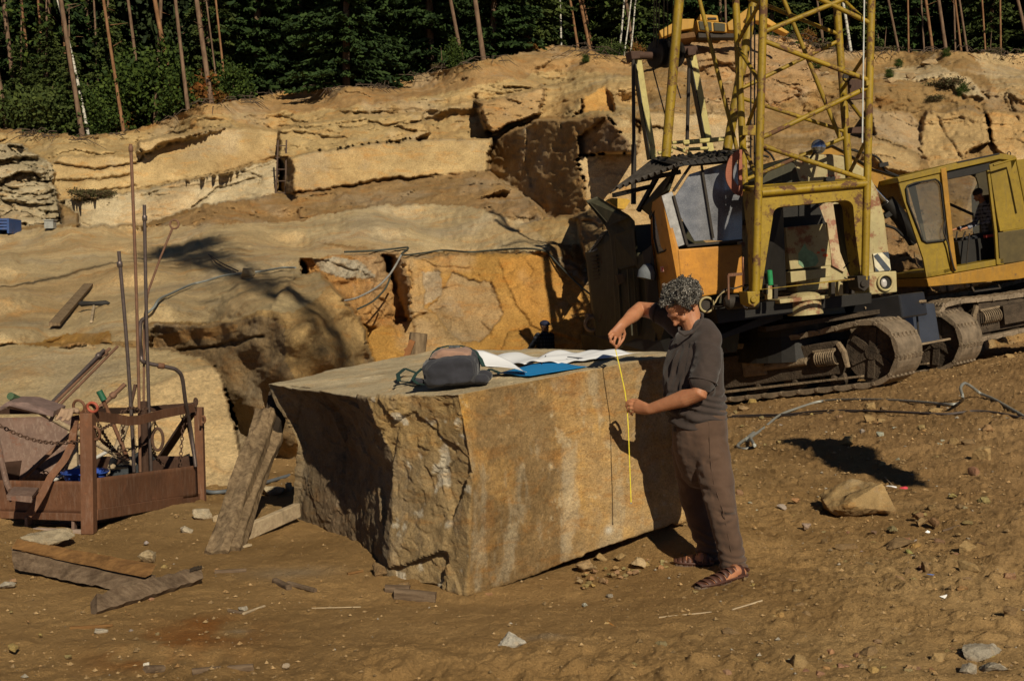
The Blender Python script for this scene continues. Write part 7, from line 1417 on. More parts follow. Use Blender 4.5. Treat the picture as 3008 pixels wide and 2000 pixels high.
# side wall with its oval window: faces the photographer's left
m = MB(); so_ = [(1908, 600), (1944, 575), (1987, 733), (2000, 878), (1970, 890), (1938, 890), (1915, 740)]; m.prism([c(*so_[0], 2.2), c(*so_[1], 1.25), c(*so_[2], 1.2), c(*so_[3], 1.2), c(*so_[4], 1.7), c(*so_[5], 2.2), c(*so_[6], 2.2)], ck.x*.04); m.build('cabin_side', M_ORA, cb)
ov = [(1918, 628), (1930, 615), (1947, 610), (1955, 640), (1966, 700), (1966, 728), (1952, 738), (1932, 744), (1922, 700)]
m = MB(); ctr = (1942, 680); dd_ = lambda u: 2.05-(u-1915)/72*.85
m.add([c(u, v, dd_(u)-.05) for u, v in ov], [tuple(range(9))]); m.build('side_window', plain('reflecting_glass_material', (.12, .085, .045), .12, spec=.9), cb)
m = MB(); m.tube([c(u, v, dd_(u)-.06) for u, v in ov+ov[:1]], .018, 8); m.build('window_seal', M_BLK, cb, smooth=60)
m = MB(); m.prism([c(1940, 784, dd_(1940)-.06), c(1949, 783, dd_(1949)-.06), c(1950, 798, dd_(1950)-.06), c(1941, 799, dd_(1941)-.06)], ck.x*-.004); m.build('sticker', plain('white_red_sticker_material', (.55, .30, .24), .6), cb)
for k in range(3): m = MB(); m.bar(c(1942, 787+k*4, dd_(1942)-.075), c(1948, 786.5+k*4, dd_(1948)-.075), .003, .012, ck.z); m.build('sticker_lines', plain('red_print_material', (.4, .03, .02), .6), cb)
# corrugated canopy
def corr(A0, A1, B1, B0, nw, amp_, name):
    """ridged sheet from edge A0-A1 to edge B0-B1, ridges run A->B"""
    A0, A1, B0, B1 = map(np.array, (A0, A1, B0, B1)); nr = unit(np.cross(A1-A0, B0-A0)); V = []; nx = nw*8
    for j in range(7):
        for i in range(nx+1): s = i/nx; t_ = j/6; V.append((A0*(1-s)+A1*s)*(1-t_)+(B0*(1-s)+B1*s)*t_+nr*amp_*math.sin(2*math.pi*nw*s))
    o = npmesh(name, np.array(V), gridfaces(7, nx+1), M_CNP, cr); md = o.modifiers.new('t', 'SOLIDIFY'); md.thickness = .008; return o
M_CNP = plain('corrugated_iron_material', (.05, .042, .035), .7, .3, .4, 4)
corr(c(1914, 468, 3.2), c(2178, 440, 3.2), c(2000, 482, .95), c(1797, 560, .95), 11, .035, 'canopy')
corr(c(1914, 468, 3.2), c(2178, 440, 3.2), c(2168, 462, .95), c(1985, 484, .95), 9, .035, 'canopy')
for a, b_ in (((1803, 574, 1.0), (1912, 548, 1.6)), ((1840, 538, 1.6), (2000, 505, 1.2)), ((1990, 485, 1.1), (1912, 640, 2.2)), ((1875, 620, 2.4), (1930, 520, 2.0)), ((1988, 484, 1.0), (2170, 462, 1.0))):
    m = MB(); m.bar(c(*a), c(*b_), .07, .07); m.build('canopy_beam', M_BLK, cr)
m = MB(); m.prism([c(1880, 612, 2.4), c(1935, 545, 1.9), c(1985, 490, 1.3), c(1960, 560, 1.4), c(1915, 640, 2.2)], ck.x*.05); m.build('canopy_gusset', M_OLV, cr)
# curved red lamp guard
rg = spl([c(2172, 452, .8), c(2152, 470, .8), c(2142, 505, .8), (c(2146, 535, .8)), c(2166, 560, .8), c(2180, 565, .8)], 5); m = MB()
for a, b_ in zip(rg[:-1], rg[1:]): m.bar(a, b_+(b_-a)*.1, .03, .13, ck.x)
m.build('curved_guard', plain('dull_red_paint_material', (.26, .085, .045), .6, sc=4), cr)
m = MB(); m.prism([c(2170, 440, .8), c(2180, 440, .8), c(2182, 565, .8), c(2172, 560, .8)], ck.y*.05); m.build('guard_plate', plain('dull_red_paint_material', (.26, .085, .045), .6, sc=4), cr)
# spot lamp on the roof
m = MB(); blob(m, c(2404, 432, 1.2), (ck.x, ck.y, ck.z), (.13, .12, .13), 18); m.build('spot_lamp', plain('chrome_lamp_material', (.35, .38, .45), .1, .9), cr, smooth=60)
m = MB(); m.tube([c(2395, 445, 1.2), c(2380, 466, 1.3)], .02, 6); m.build('lamp_bracket', M_BLK, cr)
# engine house side, dark olive, with louvres and open doors
rs = [(1722, 745, 5.2), (1772, 690, 4.6), (1790, 668, 4.6), (1800, 700, 4.0), (1860, 760, 2.9), (1915, 730, 2.3), (1938, 890, 2.2), (1915, 1060, 2.2), (1760, 1040, 4.6), (1735, 900, 5.2)]
m = MB(); m.prism([c(*q) for q in rs], ck.x*1.6); m.build('engine_house', M_OLV, cr)
m = MB(); m.prism([c(1718, 742, 5.3), c(1762, 735, 4.6), c(1790, 1030, 4.6), c(1752, 1030, 5.3)], ck.x*.06); lp = m.build('louvre_panel', M_OLV, cr)
for k in range(9):
    m = MB(); v = 748+k*11; m.prism([c(1740+k*1.6, v+4, 4.85), c(1757+k*1.4, v, 4.6), c(1757+k*1.4, v+5, 4.6), c(1740+k*1.6, v+9, 4.85)], ck.x*-.04); m.build('louvre', M_DRK, lp)
for k in range(7):
    m = MB(); t_ = k/6; m.bar(c(1738+t_*30, 735-t_*52, 4.7), c(1756+t_*28, 718-t_*38, 4.5), .03, .02); m.build('grille_bar', M_DRK, cr)
m = MB(); m.prism([c(1728, 742, 5.0), c(1770, 682, 4.7), c(1790, 672, 4.5), c(1788, 700, 4.4), c(1750, 738, 4.7)], ck.x*.02); m.build('grille_plate', plain('grey_tarp_material', (.10, .095, .085), .9), cr)
dp = [(1722, 590, 4.0), (1755, 577, 4.0), (1848, 632, 3.0), (1865, 650, 2.9), (1872, 720, 2.9), (1885, 1000, 2.8), (1812, 1030, 3.6), (1800, 760, 3.6), (1792, 690, 3.6), (1780, 665, 3.7)]
m = MB(); m.prism([c(*q) for q in dp], ck.y*.05); dr = m.build('engine_door', M_OLV, cr, bevel=.01)
m = MB(); m.prism([c(1803, 690, 3.3), c(1862, 668, 2.78), c(1872, 778, 2.76), (c(1812, 795, 3.45))], ck.y*.02); m.build('door_panel', M_OLV, dr, bevel=.02)
m = MB(); m.prism([c(1728, 592, 3.9), c(1752, 582, 3.9), c(1845, 640, 2.9), c(1790, 662, 3.4)], ck.y*.02); m.build('door_panel', M_OLV, dr, bevel=.02)
for u, D_ in ((1844, 2.9), (1862, 2.85), (1815, 3.4)): m = MB(); m.bar(c(u, 790, D_), c(u+12, 985, D_), .05, .03); m.build('door_rib', M_OLV, dr)
m = MB(); m.prism([c(1806, 808, 3.3), c(1826, 802, 3.1), c(1830, 828, 3.1), c(1814, 838, 3.3)], ck.y*-.1); m.build('door_latch', M_DRK, dr, bevel=.01)
m = MB(); m.prism([c(1787, 590, 5.0), c(1798, 582, 5.0), c(1842, 584, 5.0), c(1852, 590, 5.0), c(1835, 615, 5.0), c(1815, 612, 5.0)], ck.y*.3); m.build('exhaust_cover', paint('bright_yellow_paint_material', (.55, .32, .03), amount=.2), cr)
m = MB(); m.prism([c(1888, 740, 2.4), c(1915, 720, 2.1), c(1938, 890, 2.0), c(1900, 900, 2.3)], ck.y*.02); m.build('cab_door_gap', M_BLK, cr)  # black sheet drawn for the shade in the gap
m = MB(); m.lathe(c(1902, 800, 2.2), ck.z*.9+ck.x*.3, [(-.12, .16), (0, .17), (.12, .10), (.16, .02)], 18); m.build('seat_cover', plain('pale_seat_material', (.11, .12, .13), .8), cr, smooth=60)
m = MB(); m.prism([c(1735, 985, 5.0), c(1940, 1000, 2.0), c(1960, 940, 1.5), c(2300, 905, 1.2), c(2300, 935, 1.2), c(1960, 1050, 1.5), (c(1745, 1060, 5.0))], ck.y*.8); m.build('turntable_frame', M_BLK, cr)
m = MB(); m.prism([c(2100, 900, .9), c(2560, 860, .9), c(2560, 890, .9), c(2300, 925, .9), c(2110, 950, .9)], ck.y*2.6); m.build('turntable_frame', M_BLK, cr)
m = MB(); m.lathe(c(2330, 960, 2.6), ck.z, [(-.55, 1.1), (-.1, 1.0), (.2, 1.0)], 28); m.build('slewing_ring', M_BLK, cr)
# a round brake drum at the left lower corner
m = MB(); m.torus(c(1738, 952, 4.9), ck.y, .13, .04, 20, 8); m.lathe(c(1736, 930, 5.0), ck.y, [(0, .06), (.3, .06)], 10); m.build('tow_eye', M_MUD, cr, smooth=50)
# ---- crawler tracks
TD = unit(np.array([.70, -.70, .145])); TN = unit(np.array([.71, .70, .06])); TZ = unit(np.cross(TD, TN));
if TZ[2] < 0: TZ = -TZ
def track(cen, length, R, w, npad, seed):
    """cen: centre of the idler wheel, track runs back along -TD"""
    cen = np.array(cen); g_ = lambda s, z, y=0: cen+TD*s+TZ*z+TN*y
    path = []; L1 = length
    for k in range(13): a = math.radians(-90+15*k); path.append((R*math.cos(a), R*math.sin(a)))
    for k in range(1, 12): s = -L1*k/12; path.append((s, R-.13*math.sin(math.pi*k/12)))
    for k in range(13): a = math.radians(90+15*k); path.append((-L1+R*.9*math.cos(a), R*.9*math.sin(a)))
    for k in range(1, 12): path.append((-L1+L1*k/12, -R))
    pts = [np.array(p) for p in path]+[np.array(path[0])]; L = [0]
    for i in range(1, len(pts)): L.append(L[-1]+np.linalg.norm(pts[i]-pts[i-1]))
    r_ = random.Random(seed); per = L[-1]/npad
    for k in range(npad):
        s0, s1 = per*(k+.04), per*(k+.96)
        def at2(s): i = min(max(int(np.searchsorted(L, s))-1, 0), len(pts)-2); f_ = (s-L[i])/(L[i+1]-L[i]+1e-9); return pts[i]*(1-f_)+pts[i+1]*f_
        a, b_ = at2(s0), at2(s1); d = (b_-a)/np.linalg.norm(b_-a); nrm = np.array([d[1], -d[0]]); m = MB()
        hw = w/2; th = .045; vs = []
        A_ = [(a, 0), (a*.75+b_*.25, .022), (a*.5+b_*.5, .03), (a*.25+b_*.75, .022), (b_, 0)]
        for (q, o_) in A_:
            for y in (-hw, hw): vs.append(g_(*(q+nrm*(o_+th*.5)), y))
        for (q, o_) in A_:
            for y in (-hw, hw): vs.append(g_(*(q-nrm*th), y))
        fs = [(2*i, 2*i+1, 2*i+3, 2*i+2) for i in range(4)]+[(10+2*i, 12+2*i, 13+2*i, 11+2*i) for i in range(4)]+[(0, 10, 11, 1), (8, 9, 19, 18)]+[(0, 2, 4, 6, 8, 18, 16, 14, 12, 10), (1, 11, 13, 15, 17, 19, 9, 7, 5, 3)]
        m.add(vs, fs)
        for y in np.linspace(-hw*.85, hw*.85, 6): e0 = g_(*(b_-d*.03+nrm*.02), y); m.bar(e0, g_(*(b_+d*.045+nrm*.02), y), .07, .05, TZ)
        m.tube([g_(*(a-nrm*.02), -hw-.01), g_(*(a-nrm*.02), hw+.01)], .035, 8)
        m.build('track_shoe', M_TRK, cr, bevel=.006)
    # wheels and side frame
    m = MB(); m.lathe(g_(0, 0, -w*.30), TN, [(0, R*.55), (0, R*.93), (w*.6, R*.93), (w*.6, R*.55)], 32); m.lathe(g_(0, 0, -w*.36), TN, [(0, .12), (w*.72, .12)], 16); m.build('idler_wheel', M_MUDD, cr, smooth=35)
    for k in range(6): a = k*math.pi/3+.3; mm = MB(); mm.bar(g_(0.1*math.cos(a), .1*math.sin(a), -w*.31), g_(R*.8*math.cos(a), R*.8*math.sin(a), -w*.31), .12, .05, TN); mm.build('wheel_spoke', M_MUDD, cr)
    m = MB(); m.lathe(g_(-L1, 0, -w*.25), TN, [(0, R*.8), (w*.5, R*.8)], 28); m.build('drive_wheel', M_MUDD, cr, smooth=35)
    m = MB(); pf = [(-.62, -.30), (-.45, -.05), (-.62, .28), (-L1+.3, .24), (-L1+.3, -.34)]; m.prism([g_(s, z, -w*.42) for s, z in pf], TN*w*.84); m.build('side_frame', M_MUDD, cr, bevel=.02)
    m = MB(); m.prism([g_(s, z, -w*.47) for s, z in ((-.2, -.36), (-.2, -.39), (-L1+.2, -.42), (-L1+.2, -.37))], TN*w*.12); m.build('frame_ledge', M_MUD, cr)
    for k in range(5):
        s = -.75-(L1-1.2)*k/4.4; m = MB(); m.lathe(g_(s, -R+.17, -w*.3), TN, [(0, .15), (.05, .165), (w*.55, .165), (w*.6, .15)], 24); m.lathe(g_(s, -R+.20, -w*.44), TN, [(0, .035), (.12, .05)], 12); m.build('track_roller', M_MUDD, cr, smooth=35)
    m = MB(); m.prism([g_(s, z, -w*.48) for s, z in ((-2.55, .16), (-2.55, -.16), (-2.05, -.16), (-2.05, .14))], TN*.2); m.build('bearing_block', M_MUD, cr, bevel=.03)
    m = MB(); m.tube([g_(-2.05, -.02, -w*.46), g_(-1.2, -.01, -w*.46)], .07, 12); m.build('tension_rod', M_MUD, cr, smooth=40)
    m = MB()
    for k in range(9): m.torus(g_(-.98+k*.045, .0, -w*.46), TD, .12, .014, 18, 6)
    m.build('tension_spring', M_MUD, cr, smooth=60)
    m = MB(); m.prism([g_(s, z, -w*.5) for s, z in ((-.58, .22), (-.5, .05), (-.46, -.2), (-.40, -.2), (-.42, .08), (-.52, .26))], TN*.08); m.prism([g_(s, z, -w*.5) for s, z in ((-1.05, .16), (-.6, .16), (-.6, .12), (-1.05, .12))], TN*.12); m.build('yoke_bracket', M_MUD, cr, bevel=.01)
NC = P(2585, 1031, 20.6); track(NC, 4.6, .54, .82, 34, 1); FC = P(2772, 1000, 22.6); track(FC, 4.6, .54, .82, 34, 2)
m = MB(); q0 = NC+TZ*.40+TN*.45; m.box(q0-TD*1.9+TZ*.30+TN*.4, TD, TN, TZ, 4.4, .9, .42); m.build('car_body', plain('oily_black_paint_material', (.022, .022, .024), .35, .2, sc=3, spec=.5), cr, bevel=.03)
m = MB(); m.prism([P(2648, 895, 21.6), P(2745, 890, 21.9), P(2762, 1000, 21.9), P(2755, 1008, 21.9), P(2672, 1020, 21.6)], np.array([.2, 1.2, 0])); m.build('tank', plain('blue_black_paint_material', (.05, .055, .07), .3, .3, sc=2, spec=.6), cr, bevel=.03)
m = MB(); m.bar(P(2676, 1016, 21.3), P(2790, 995, 21.6), .05, .03); m.build('tank_rail', M_MUD, cr)
m = MB(); m.bar(P(2692, 905, 21.5), P(2700, 1005, 21.5), .03, .03); m.build('tank_seam', M_BLK, cr)
m = MB(); m.prism([P(2395, 902, 21.2), P(2478, 898, 21.2), P(2486, 920, 21.2), P(2400, 928, 21.2)], (0, .6, 0)); m.build('step_box', plain('grey_black_box_material', (.06, .07, .065), .5), cr, bevel=.01)
m = MB(); m.prism([P(2250, 960, 21), P(2640, 900, 21), P(2640, 912, 21), P(2250, 975, 21)], (0, 1.0, 0)); m.build('deck_edge', M_MUDD, cr)
for a, b_ in (((2690, 900), (2650, 898)), ((2540, 905), (2600, 895)), ((2650, 890), (2720, 885))): m = MB(); m.tube([P(*a, 21.2), P(*b_, 21.2)], .03, 8); m.build('loose_bar', M_MUD, cr)
# ================= the excavator at the right edge
M_EXY = paint('excavator_yellow_material', (.25, .165, .007), (.06, .035, .018), .4, 1.6, .55, .55, (.13, .09, .03)); M_EXO = paint('excavator_orange_material', (.34, .17, .012), (.06, .035, .018), .35, 1.6, .55, .5, (.13, .09, .03))
ef = Frame(P(2850, 650, 23.5), (.955, .13, .185), (-.15, .98, 0)); e = ef.pt
ex = thing('excavator', 'yellow tracked excavator with open cab tilted on the slope at the right edge', 'excavator', gpt(2900, 1035))
outer = [(2640, 523), (2700, 510), (2766, 495), (2850, 476), (2904, 462), (2936, 454), (2940, 560), (2944, 680), (2948, 776), (2880, 785), (2815, 797), (2722, 815), (2700, 720), (2668, 600)]
def eplate(nm, poly, d0, th, mat, par=None, bev=.01): m = MB(); m.prism([e(*q, d0) for q in poly], ef.y*th); return m.build(nm, mat, par or ex, bevel=bev)
def ering(nm, out, inn, d0, th, mat, par=None): m = MB(); m.ringplate([e(*q, d0) for q in out], [e(*q, d0) for q in inn], ef.y*th); return m.build(nm, mat, par or ex, bevel=.006)
cab = eplate('cab_floor', [(2722, 800), (2948, 758), (2950, 776), (2724, 815)], 0, 1.5, M_EXY)
# front door frame with its window
wi = [(2661, 556), (2666, 546), (2690, 537), (2748, 527), (2758, 534), (2764, 545), (2780, 690), (2781, 700), (2774, 707), (2722, 713), (2710, 706), (2666, 592)]
wo = [(2641, 540), (2641, 524), (2690, 512), (2768, 494), (2770, 500), (2772, 520), (2786, 690), (2806, 792), (2775, 805), (2722, 815), (2712, 760), (2655, 590)]
ering('door_frame', wo, wi, 0, .05, M_EXY, cab); m = MB(); m.tube([e(*q, -.02) for q in wi+wi[:1]], .018, 7); m.build('window_seal', M_BLK, cab, smooth=60)
m = MB(); m.add([e(*q, .03) for q in wi], [tuple(range(len(wi)))]); m.build('door_glass', M_GL2, cab)
eplate('door_pillar', [(2764, 496), (2780, 492), (2800, 690), (2812, 792), (2800, 794), (2786, 690)], -.06, .08, M_EXO, cab)
eplate('cab_roof', [(2636, 522), (2700, 506), (2820, 476), (2934, 450), (2984, 458), (2984, 472), (2936, 468), (2770, 506), (2641, 536)], -.04, 1.6, M_EXY, cab)
m = MB(); m.bar(e(2810, 478, -.02), e(2934, 452, -.02), .06, .03); m.build('roof_rim', M_BLK, cab)
# opening head piece and back panel
eplate('door_head', [(2768, 500), (2910, 478), (2908, 500), (2865, 512), (2776, 530)], .02, .05, M_BLK, cab)
eplate('rear_panel', [(2906, 484), (2936, 474), (2970, 474), (2975, 520), (3005, 570), (3007, 668), (2998, 672), (2938, 680), (2930, 640)], 0, .06, M_EXY, cab)
eplate('door_post', [(2900, 500), (2908, 500), (2930, 680), (2936, 776), (2928, 778), (2922, 680)], -.03, .06, M_EXY, cab)
eplate('rear_lower_panel', [(2932, 684), (3100, 660), (3100, 755), (2938, 776)], .0, .06, plain('dark_excavator_panel_material', (.07, .05, .015), .6), cab)
# far side wall of the cab with its own window openings
wo2 = [(2662, 520), (2700, 510), (2766, 494), (2850, 474), (2900, 464), (2930, 458), (2934, 560), (2936, 776), (2830, 790), (2742, 800)]
wi2 = [(2690, 545), (2720, 532), (2780, 520), (2850, 512), (2868, 522), (2874, 540), (2880, 600), (2880, 690), (2800, 700), (2722, 706)]
ering('far_side_wall', wo2, wi2, 1.35, .05, plain('dark_cab_inside_material', (.04, .03, .012), .7), cab)
m = MB(); m.add([e(*q, 1.38) for q in wi2], [tuple(range(len(wi2)))]); m.build('far_glass', M_GL2, cab)
m = MB(); m.bar(e(2790, 600, 1.3), e(2880, 640, 1.3), .04, .05); m.build('far_bar', M_DRK, cab)
m = MB(); m.prism([e(2720, 720, 1.2), e(2800, 715, 1.2), e(2812, 790, 1.2), e(2735, 800, 1.2)], ef.y*-.3); m.prism([e(2720, 716, .1), e(2780, 708, .1), e(2800, 795, .1), e(2727, 812, .1)], ef.y*.02); m.build('front_console', M_EXY, cab)
m = MB(); m.prism([e(2814, 710, .5), e(2940, 690, .5), (e(2940, 770, .5)), e(2826, 790, .5)], ef.y*.7); m.build('seat_base', M_BLK, cab)
eplate('seat_back', [(2915, 570), (2932, 568), (2938, 690), (2918, 694)], .45, .5, M_BLK, cab)
m = MB(); m.bar(e(2893, 695, .4), e(2925, 690, .4), .12, .05); m.build('red_cushion', plain('red_cushion_material', (.35, .05, .04), .7), cab)
for a, b_ in (((2848, 686), (2838, 785)), ((2812, 680), (2808, 705)), ((2836, 680), (2826, 706))): m = MB(); m.tube([e(*a, .3), e(*b_, .3)], .016, 7); m.build('lever', M_DRK, cab)
m = MB(); blob(m, e(2842, 784, .3), (ef.x, ef.y, ef.z), (.05, .05, .03), 10); m.build('pedal', M_DRK, cab)
m = MB(); m.tube(spl([e(2776, 650, -.04), e(2772, 680, -.08), e(2786, 720, -.08), e(2800, 780, -.08), e(2806, 795, -.04)], 6), .018, 7); m.build('grab_handle', M_DRK, cab, smooth=60)
m = MB(); m.tube([e(2918, 486, -.25), e(2984, 466, -.25), e(2992, 500, -.25), e(3012, 600, -.25)], .022, 8); m.build('guard_rail', M_EXY, cab, smooth=50)
m = MB(); m.torus(e(2964, 452, .1), ef.y, .035, .01, 14, 6); m.build('lifting_eye', M_DRK, cab)
# body deck and rear house (mostly outside the frame)
eplate('deck', [(2722, 818), (2950, 778), (3320, 712), (3320, 760), (2990, 820), (2728, 842)], -.05, 2.4, M_EXO)
eplate('engine_house', [(2985, 470), (3300, 430), (3330, 710), (2950, 770), (2942, 560)], 1.45, 1.2, M_EXY)
for a, b_ in (((2850, 832), (2862, 858)), ((2925, 818), (2938, 848))): m = MB(); m.bar(e(*a, .1), e(*b_, .1), .03, .03); m.build('step_bracket', M_MUDD, ex)
m = MB(); m.bar(e(2860, 856, .1), e(2938, 846, .1), .05, .03); m.build('step', M_DRK, ex)
m = MB(); m.lathe(e(2990, 880, 1.2), ef.z, [(-.5, .9), (.1, .8)], 24); m.build('slewing_ring', M_BLK, ex)
# gooseneck boom behind the crane mast, going to the left
bd = [(2400, 448), (2420, 430), (2445, 424), (2480, 442), (2520, 468), (2562, 492), (2610, 512), (2655, 524), (2668, 560), (2680, 630), (2655, 628), (2600, 592), (2562, 548), (2535, 516), (2500, 482), (2470, 466), (2440, 462), (2420, 470)]
bo = eplate('boom', bd, .75, .45, M_EXO, None, .02)
m = MB(); m.tube([e(*q, .72) for q in ((2420, 436), (2445, 428), (2480, 446), (2562, 497), (2640, 520))], .018, 6); m.build('boom_edge', M_BLK, bo, smooth=60)
for o_ in (0, .05, .1, .15): m = MB(); m.tube(spl([e(2500+o_*60, 440, .8+o_), e(2530, 448, .8+o_), e(2570, 458, .8+o_), e(2590, 478, .8+o_), e(2600, 500, .8+o_), e(2640, 518, .8+o_)], 5), .022, 7); m.build('hydraulic_hose', M_BLK, bo, smooth=60)
m = MB(); m.bar(e(2582, 486, .7), e(2608, 482, .7), .06, .08); m.build('hose_clamp', M_BLK, bo)
m = MB(); m.lathe(e(2470, 470, .7), ef.y, [(0, .10), (.55, .10)], 16); m.build('boom_pin', M_DRK, bo)
m = MB(); m.tube([e(2520, 500, .4), e(2610, 598, .4)], .045, 12); m.build('chrome_rod', plain('chrome_material', (.75, .75, .75), .12, 1.), bo, smooth=60)
m = MB(); m.tube([e(2604, 592, .4), e(2645, 640, .4), e(2690, 710, .4)], .15, 16); m.build('cylinder_barrel', M_BLK, bo, smooth=60)
m = MB(); m.prism([e(2598, 632, .3), e(2612, 620, .3), e(2622, 632, .3), e(2606, 642, .3)], ef.y*.2); m.build('hose_fitting', M_BLK, bo)
m = MB(); m.tube(spl([e(2600, 662, .3), e(2630, 672, .3), e(2655, 695, .3), e(2685, 718, .3)], 6), .03, 7); m.build('hydraulic_hose', M_BLK, bo, smooth=60)
# arm and bucket reaching down behind the crane
eplate('arm', [(2400, 448), (2430, 450), (2440, 470), (2330, 760), (2290, 760), (2370, 520)], 1.0, .35, M_EXO)
# excavator track along its left side
ET = unit(np.array([.93, .30, .155])); EN = unit(np.array([-.30, .95, 0])); EZ = np.cross(ET, EN)
cr_keep = cr; TD, TN, TZ = -ET, EN, EZ; cr = ex; track(P(2775, 948, 22.8), 4.2, .40, .6, 30, 5); track(P(2775, 948, 22.8)+EN*2.0, 4.2, .40, .6, 30, 6); cr = cr_keep
m = MB(); q = P(2960, 905, 23.8); m.box(q+ET*.8, ET, EN, EZ, 3.2, 1.7, .35); m.build('undercarriage', M_MUDD, ex)
# ================= far men
JJ = {}
def person_joints(foot, height, face, lean=(0, 0, 0)):
    f = unit(np.array([face[0], face[1], 0.])); L = np.cross(f, (0, 0, 1.)); o = np.array(foot, float); U_ = np.array([0, 0, 1.]); h = height/1.78
    J = dict(head=o+U_*1.66*h, neck=o+U_*1.50*h, chest=o+U_*1.28*h, belly=o+U_*1.08*h, hip=o+U_*.95*h)
    for s, k in (('l', 1), ('r', -1)): J['sh'+s] = o+U_*1.43*h+L*.20*k; J['hp'+s] = o+U_*.93*h+L*.09*k; J['kn'+s] = o+U_*.50*h+L*.12*k+f*.02; J['an'+s] = o+U_*.10*h+L*.13*k
    return J, f, L, U_
hd_ = P(1600, 957, 25.0); gz = float(gheight(hd_[0], hd_[1])); hgt = (hd_[2]-gz)/1.66*1.78
J, f, L, U_ = person_joints((hd_[0], hd_[1], gz), hgt, (.70, -.62))
for s, k in (('l', 1), ('r', -1)): J['el'+s] = J['sh'+s]-U_*.26+L*.16*k-f*.10; J['wr'+s] = J['sh'+s]-U_*.46+L*.02*k+f*.04
pl1 = plaid('dark_plaid_material', (.008, .009, .012), (.022, .026, .036), (.035, .04, .05)); dk = fabric('black_trouser_material', (.015, .015, .018))  # near-black shirt puts the far man's shade into the colour
r, f_, U1, L1 = figure('person', 'dark silhouetted man in a cap and plaid shirt standing behind the block, facing right', J, f, (pl1, dk), (hd_[0], hd_[1], gz), skin=plain('shaded_skin_material', (.07, .035, .02), .7, sc=14))  # skin darkened so that its colour holds his shade
m = MB(); H = J['head']; blob(m, H+U1*.045, (f_, U1, L1), (.115, .075, .092)); m.prism([H+f_*.07+U1*.035+L1*.07, H+f_*.17+U1*.02+L1*.045, H+f_*.17+U1*.02-L1*.045, H+f_*.07+U1*.035-L1*.07], U1*.012); m.build('cap', plain('navy_cap_material', (.012, .016, .04), .8), r, smooth=50)
# operator in the excavator, sitting hunched, looking left
o0 = e(2868, 700, .75); fx = -ef.x; J = dict(head=e(2872, 572, .75), neck=e(2888, 596, .75), chest=e(2903, 632, .75), belly=e(2908, 662, .75), hip=e(2910, 688, .75))
for s, k in (('l', -1), ('r', 1)):
    J['sh'+s] = e(2898, 606, .75)+ef.y*.19*k; J['el'+s] = e(2882, 655, .75)+ef.y*.24*k; J['wr'+s] = e(2822, 672, .75)+ef.y*.20*k; J['hp'+s] = e(2905, 694, .75)+ef.y*.09*k; J['kn'+s] = e(2838, 705, .75)+ef.y*.11*k; J['an'+s] = e(2834, 772, .75)+ef.y*.11*k
pl2 = plaid('pale_plaid_material', (.20, .20, .23), (.035, .035, .05), (.02, .02, .03))
r, f_, U1, L1 = figure('person', 'man in a pale plaid shirt sitting hunched at the levers in the excavator cab', J, unit(-ef.x-ef.z*.35), (pl2, dk), tuple(o0), tuple(ef.z))
m = MB(); H = J['head']; blob(m, H+U1*.04-f_*.02, (f_, U1, L1), (.11, .085, .09)); m.build('hair', plain('dark_brown_hair_material', (.035, .02, .014), .7, sc=60, bump=.8), r, smooth=60)
# ================= yellow machine on the hill above
HD = 50.0; hf_ = Frame(P(2080, 80, HD), (.99, .05, 0), (0, 1, 0)); h_ = hf_.pt
M_HIL = paint('hill_machine_yellow_material', (.50, .27, .03), (.1, .05, .02), .2, .8, .6, .3, (.2, .12, .05))
hm = thing('hill_excavator', 'yellow orange excavator standing on the hill top behind the crane mast', 'excavator', P(2080, 112, HD))
def hpl(nm, poly, d, th, mat, bev=.03): m = MB(); m.prism([h_(*q, d) for q in poly], hf_.y*th); return m.build(nm, mat, hm, bevel=bev)
hpl('body', [(2046, 60), (2134, 68), (2136, 96), (2052, 92)], 0, 2.2, M_HIL); hpl('radiator_grille', [(2052, 62), (2090, 66), (2092, 92), (2056, 88)], -.06, .05, M_OLV); hpl('radiator_grille', [(2096, 66), (2130, 70), (2130, 94), (2098, 92)], -.06, .05, M_OLV)
hpl('cab', [(2056, 42), (2108, 46), (2112, 66), (2056, 60)], .3, 1.6, M_HIL); hpl('cab_window', [(2078, 52), (2104, 52), (2106, 58), (2080, 58)], .25, .04, M_BLK)
hpl('blade', [(1936, 92), (1998, 56), (2040, 56), (2036, 84), (1990, 92), (1944, 112)], -.2, .6, M_HIL); hpl('counterweight', [(1990, 100), (2040, 94), (2044, 110), (1996, 116)], 0, 1.5, plain('brown_machine_shade_material', (.12, .06, .02), .8))
hpl('boom', [(2136, 68), (2200, 22), (2228, 30), (2250, 50), (2320, 96), (2310, 100), (2262, 76), (2228, 62), (2192, 62), (2180, 90), (2140, 90)], .6, .6, M_HIL)
hpl('track', [(2050, 96), (2170, 100), (2170, 112), (2052, 112)], .1, .6, M_DRK)
m = MB(); m.tube([h_(2190, 60, .5), h_(2200, 44, .5)], .06, 8); m.build('chrome_rod', plain('chrome_material', (.75, .75, .75), .12, 1.), hm)
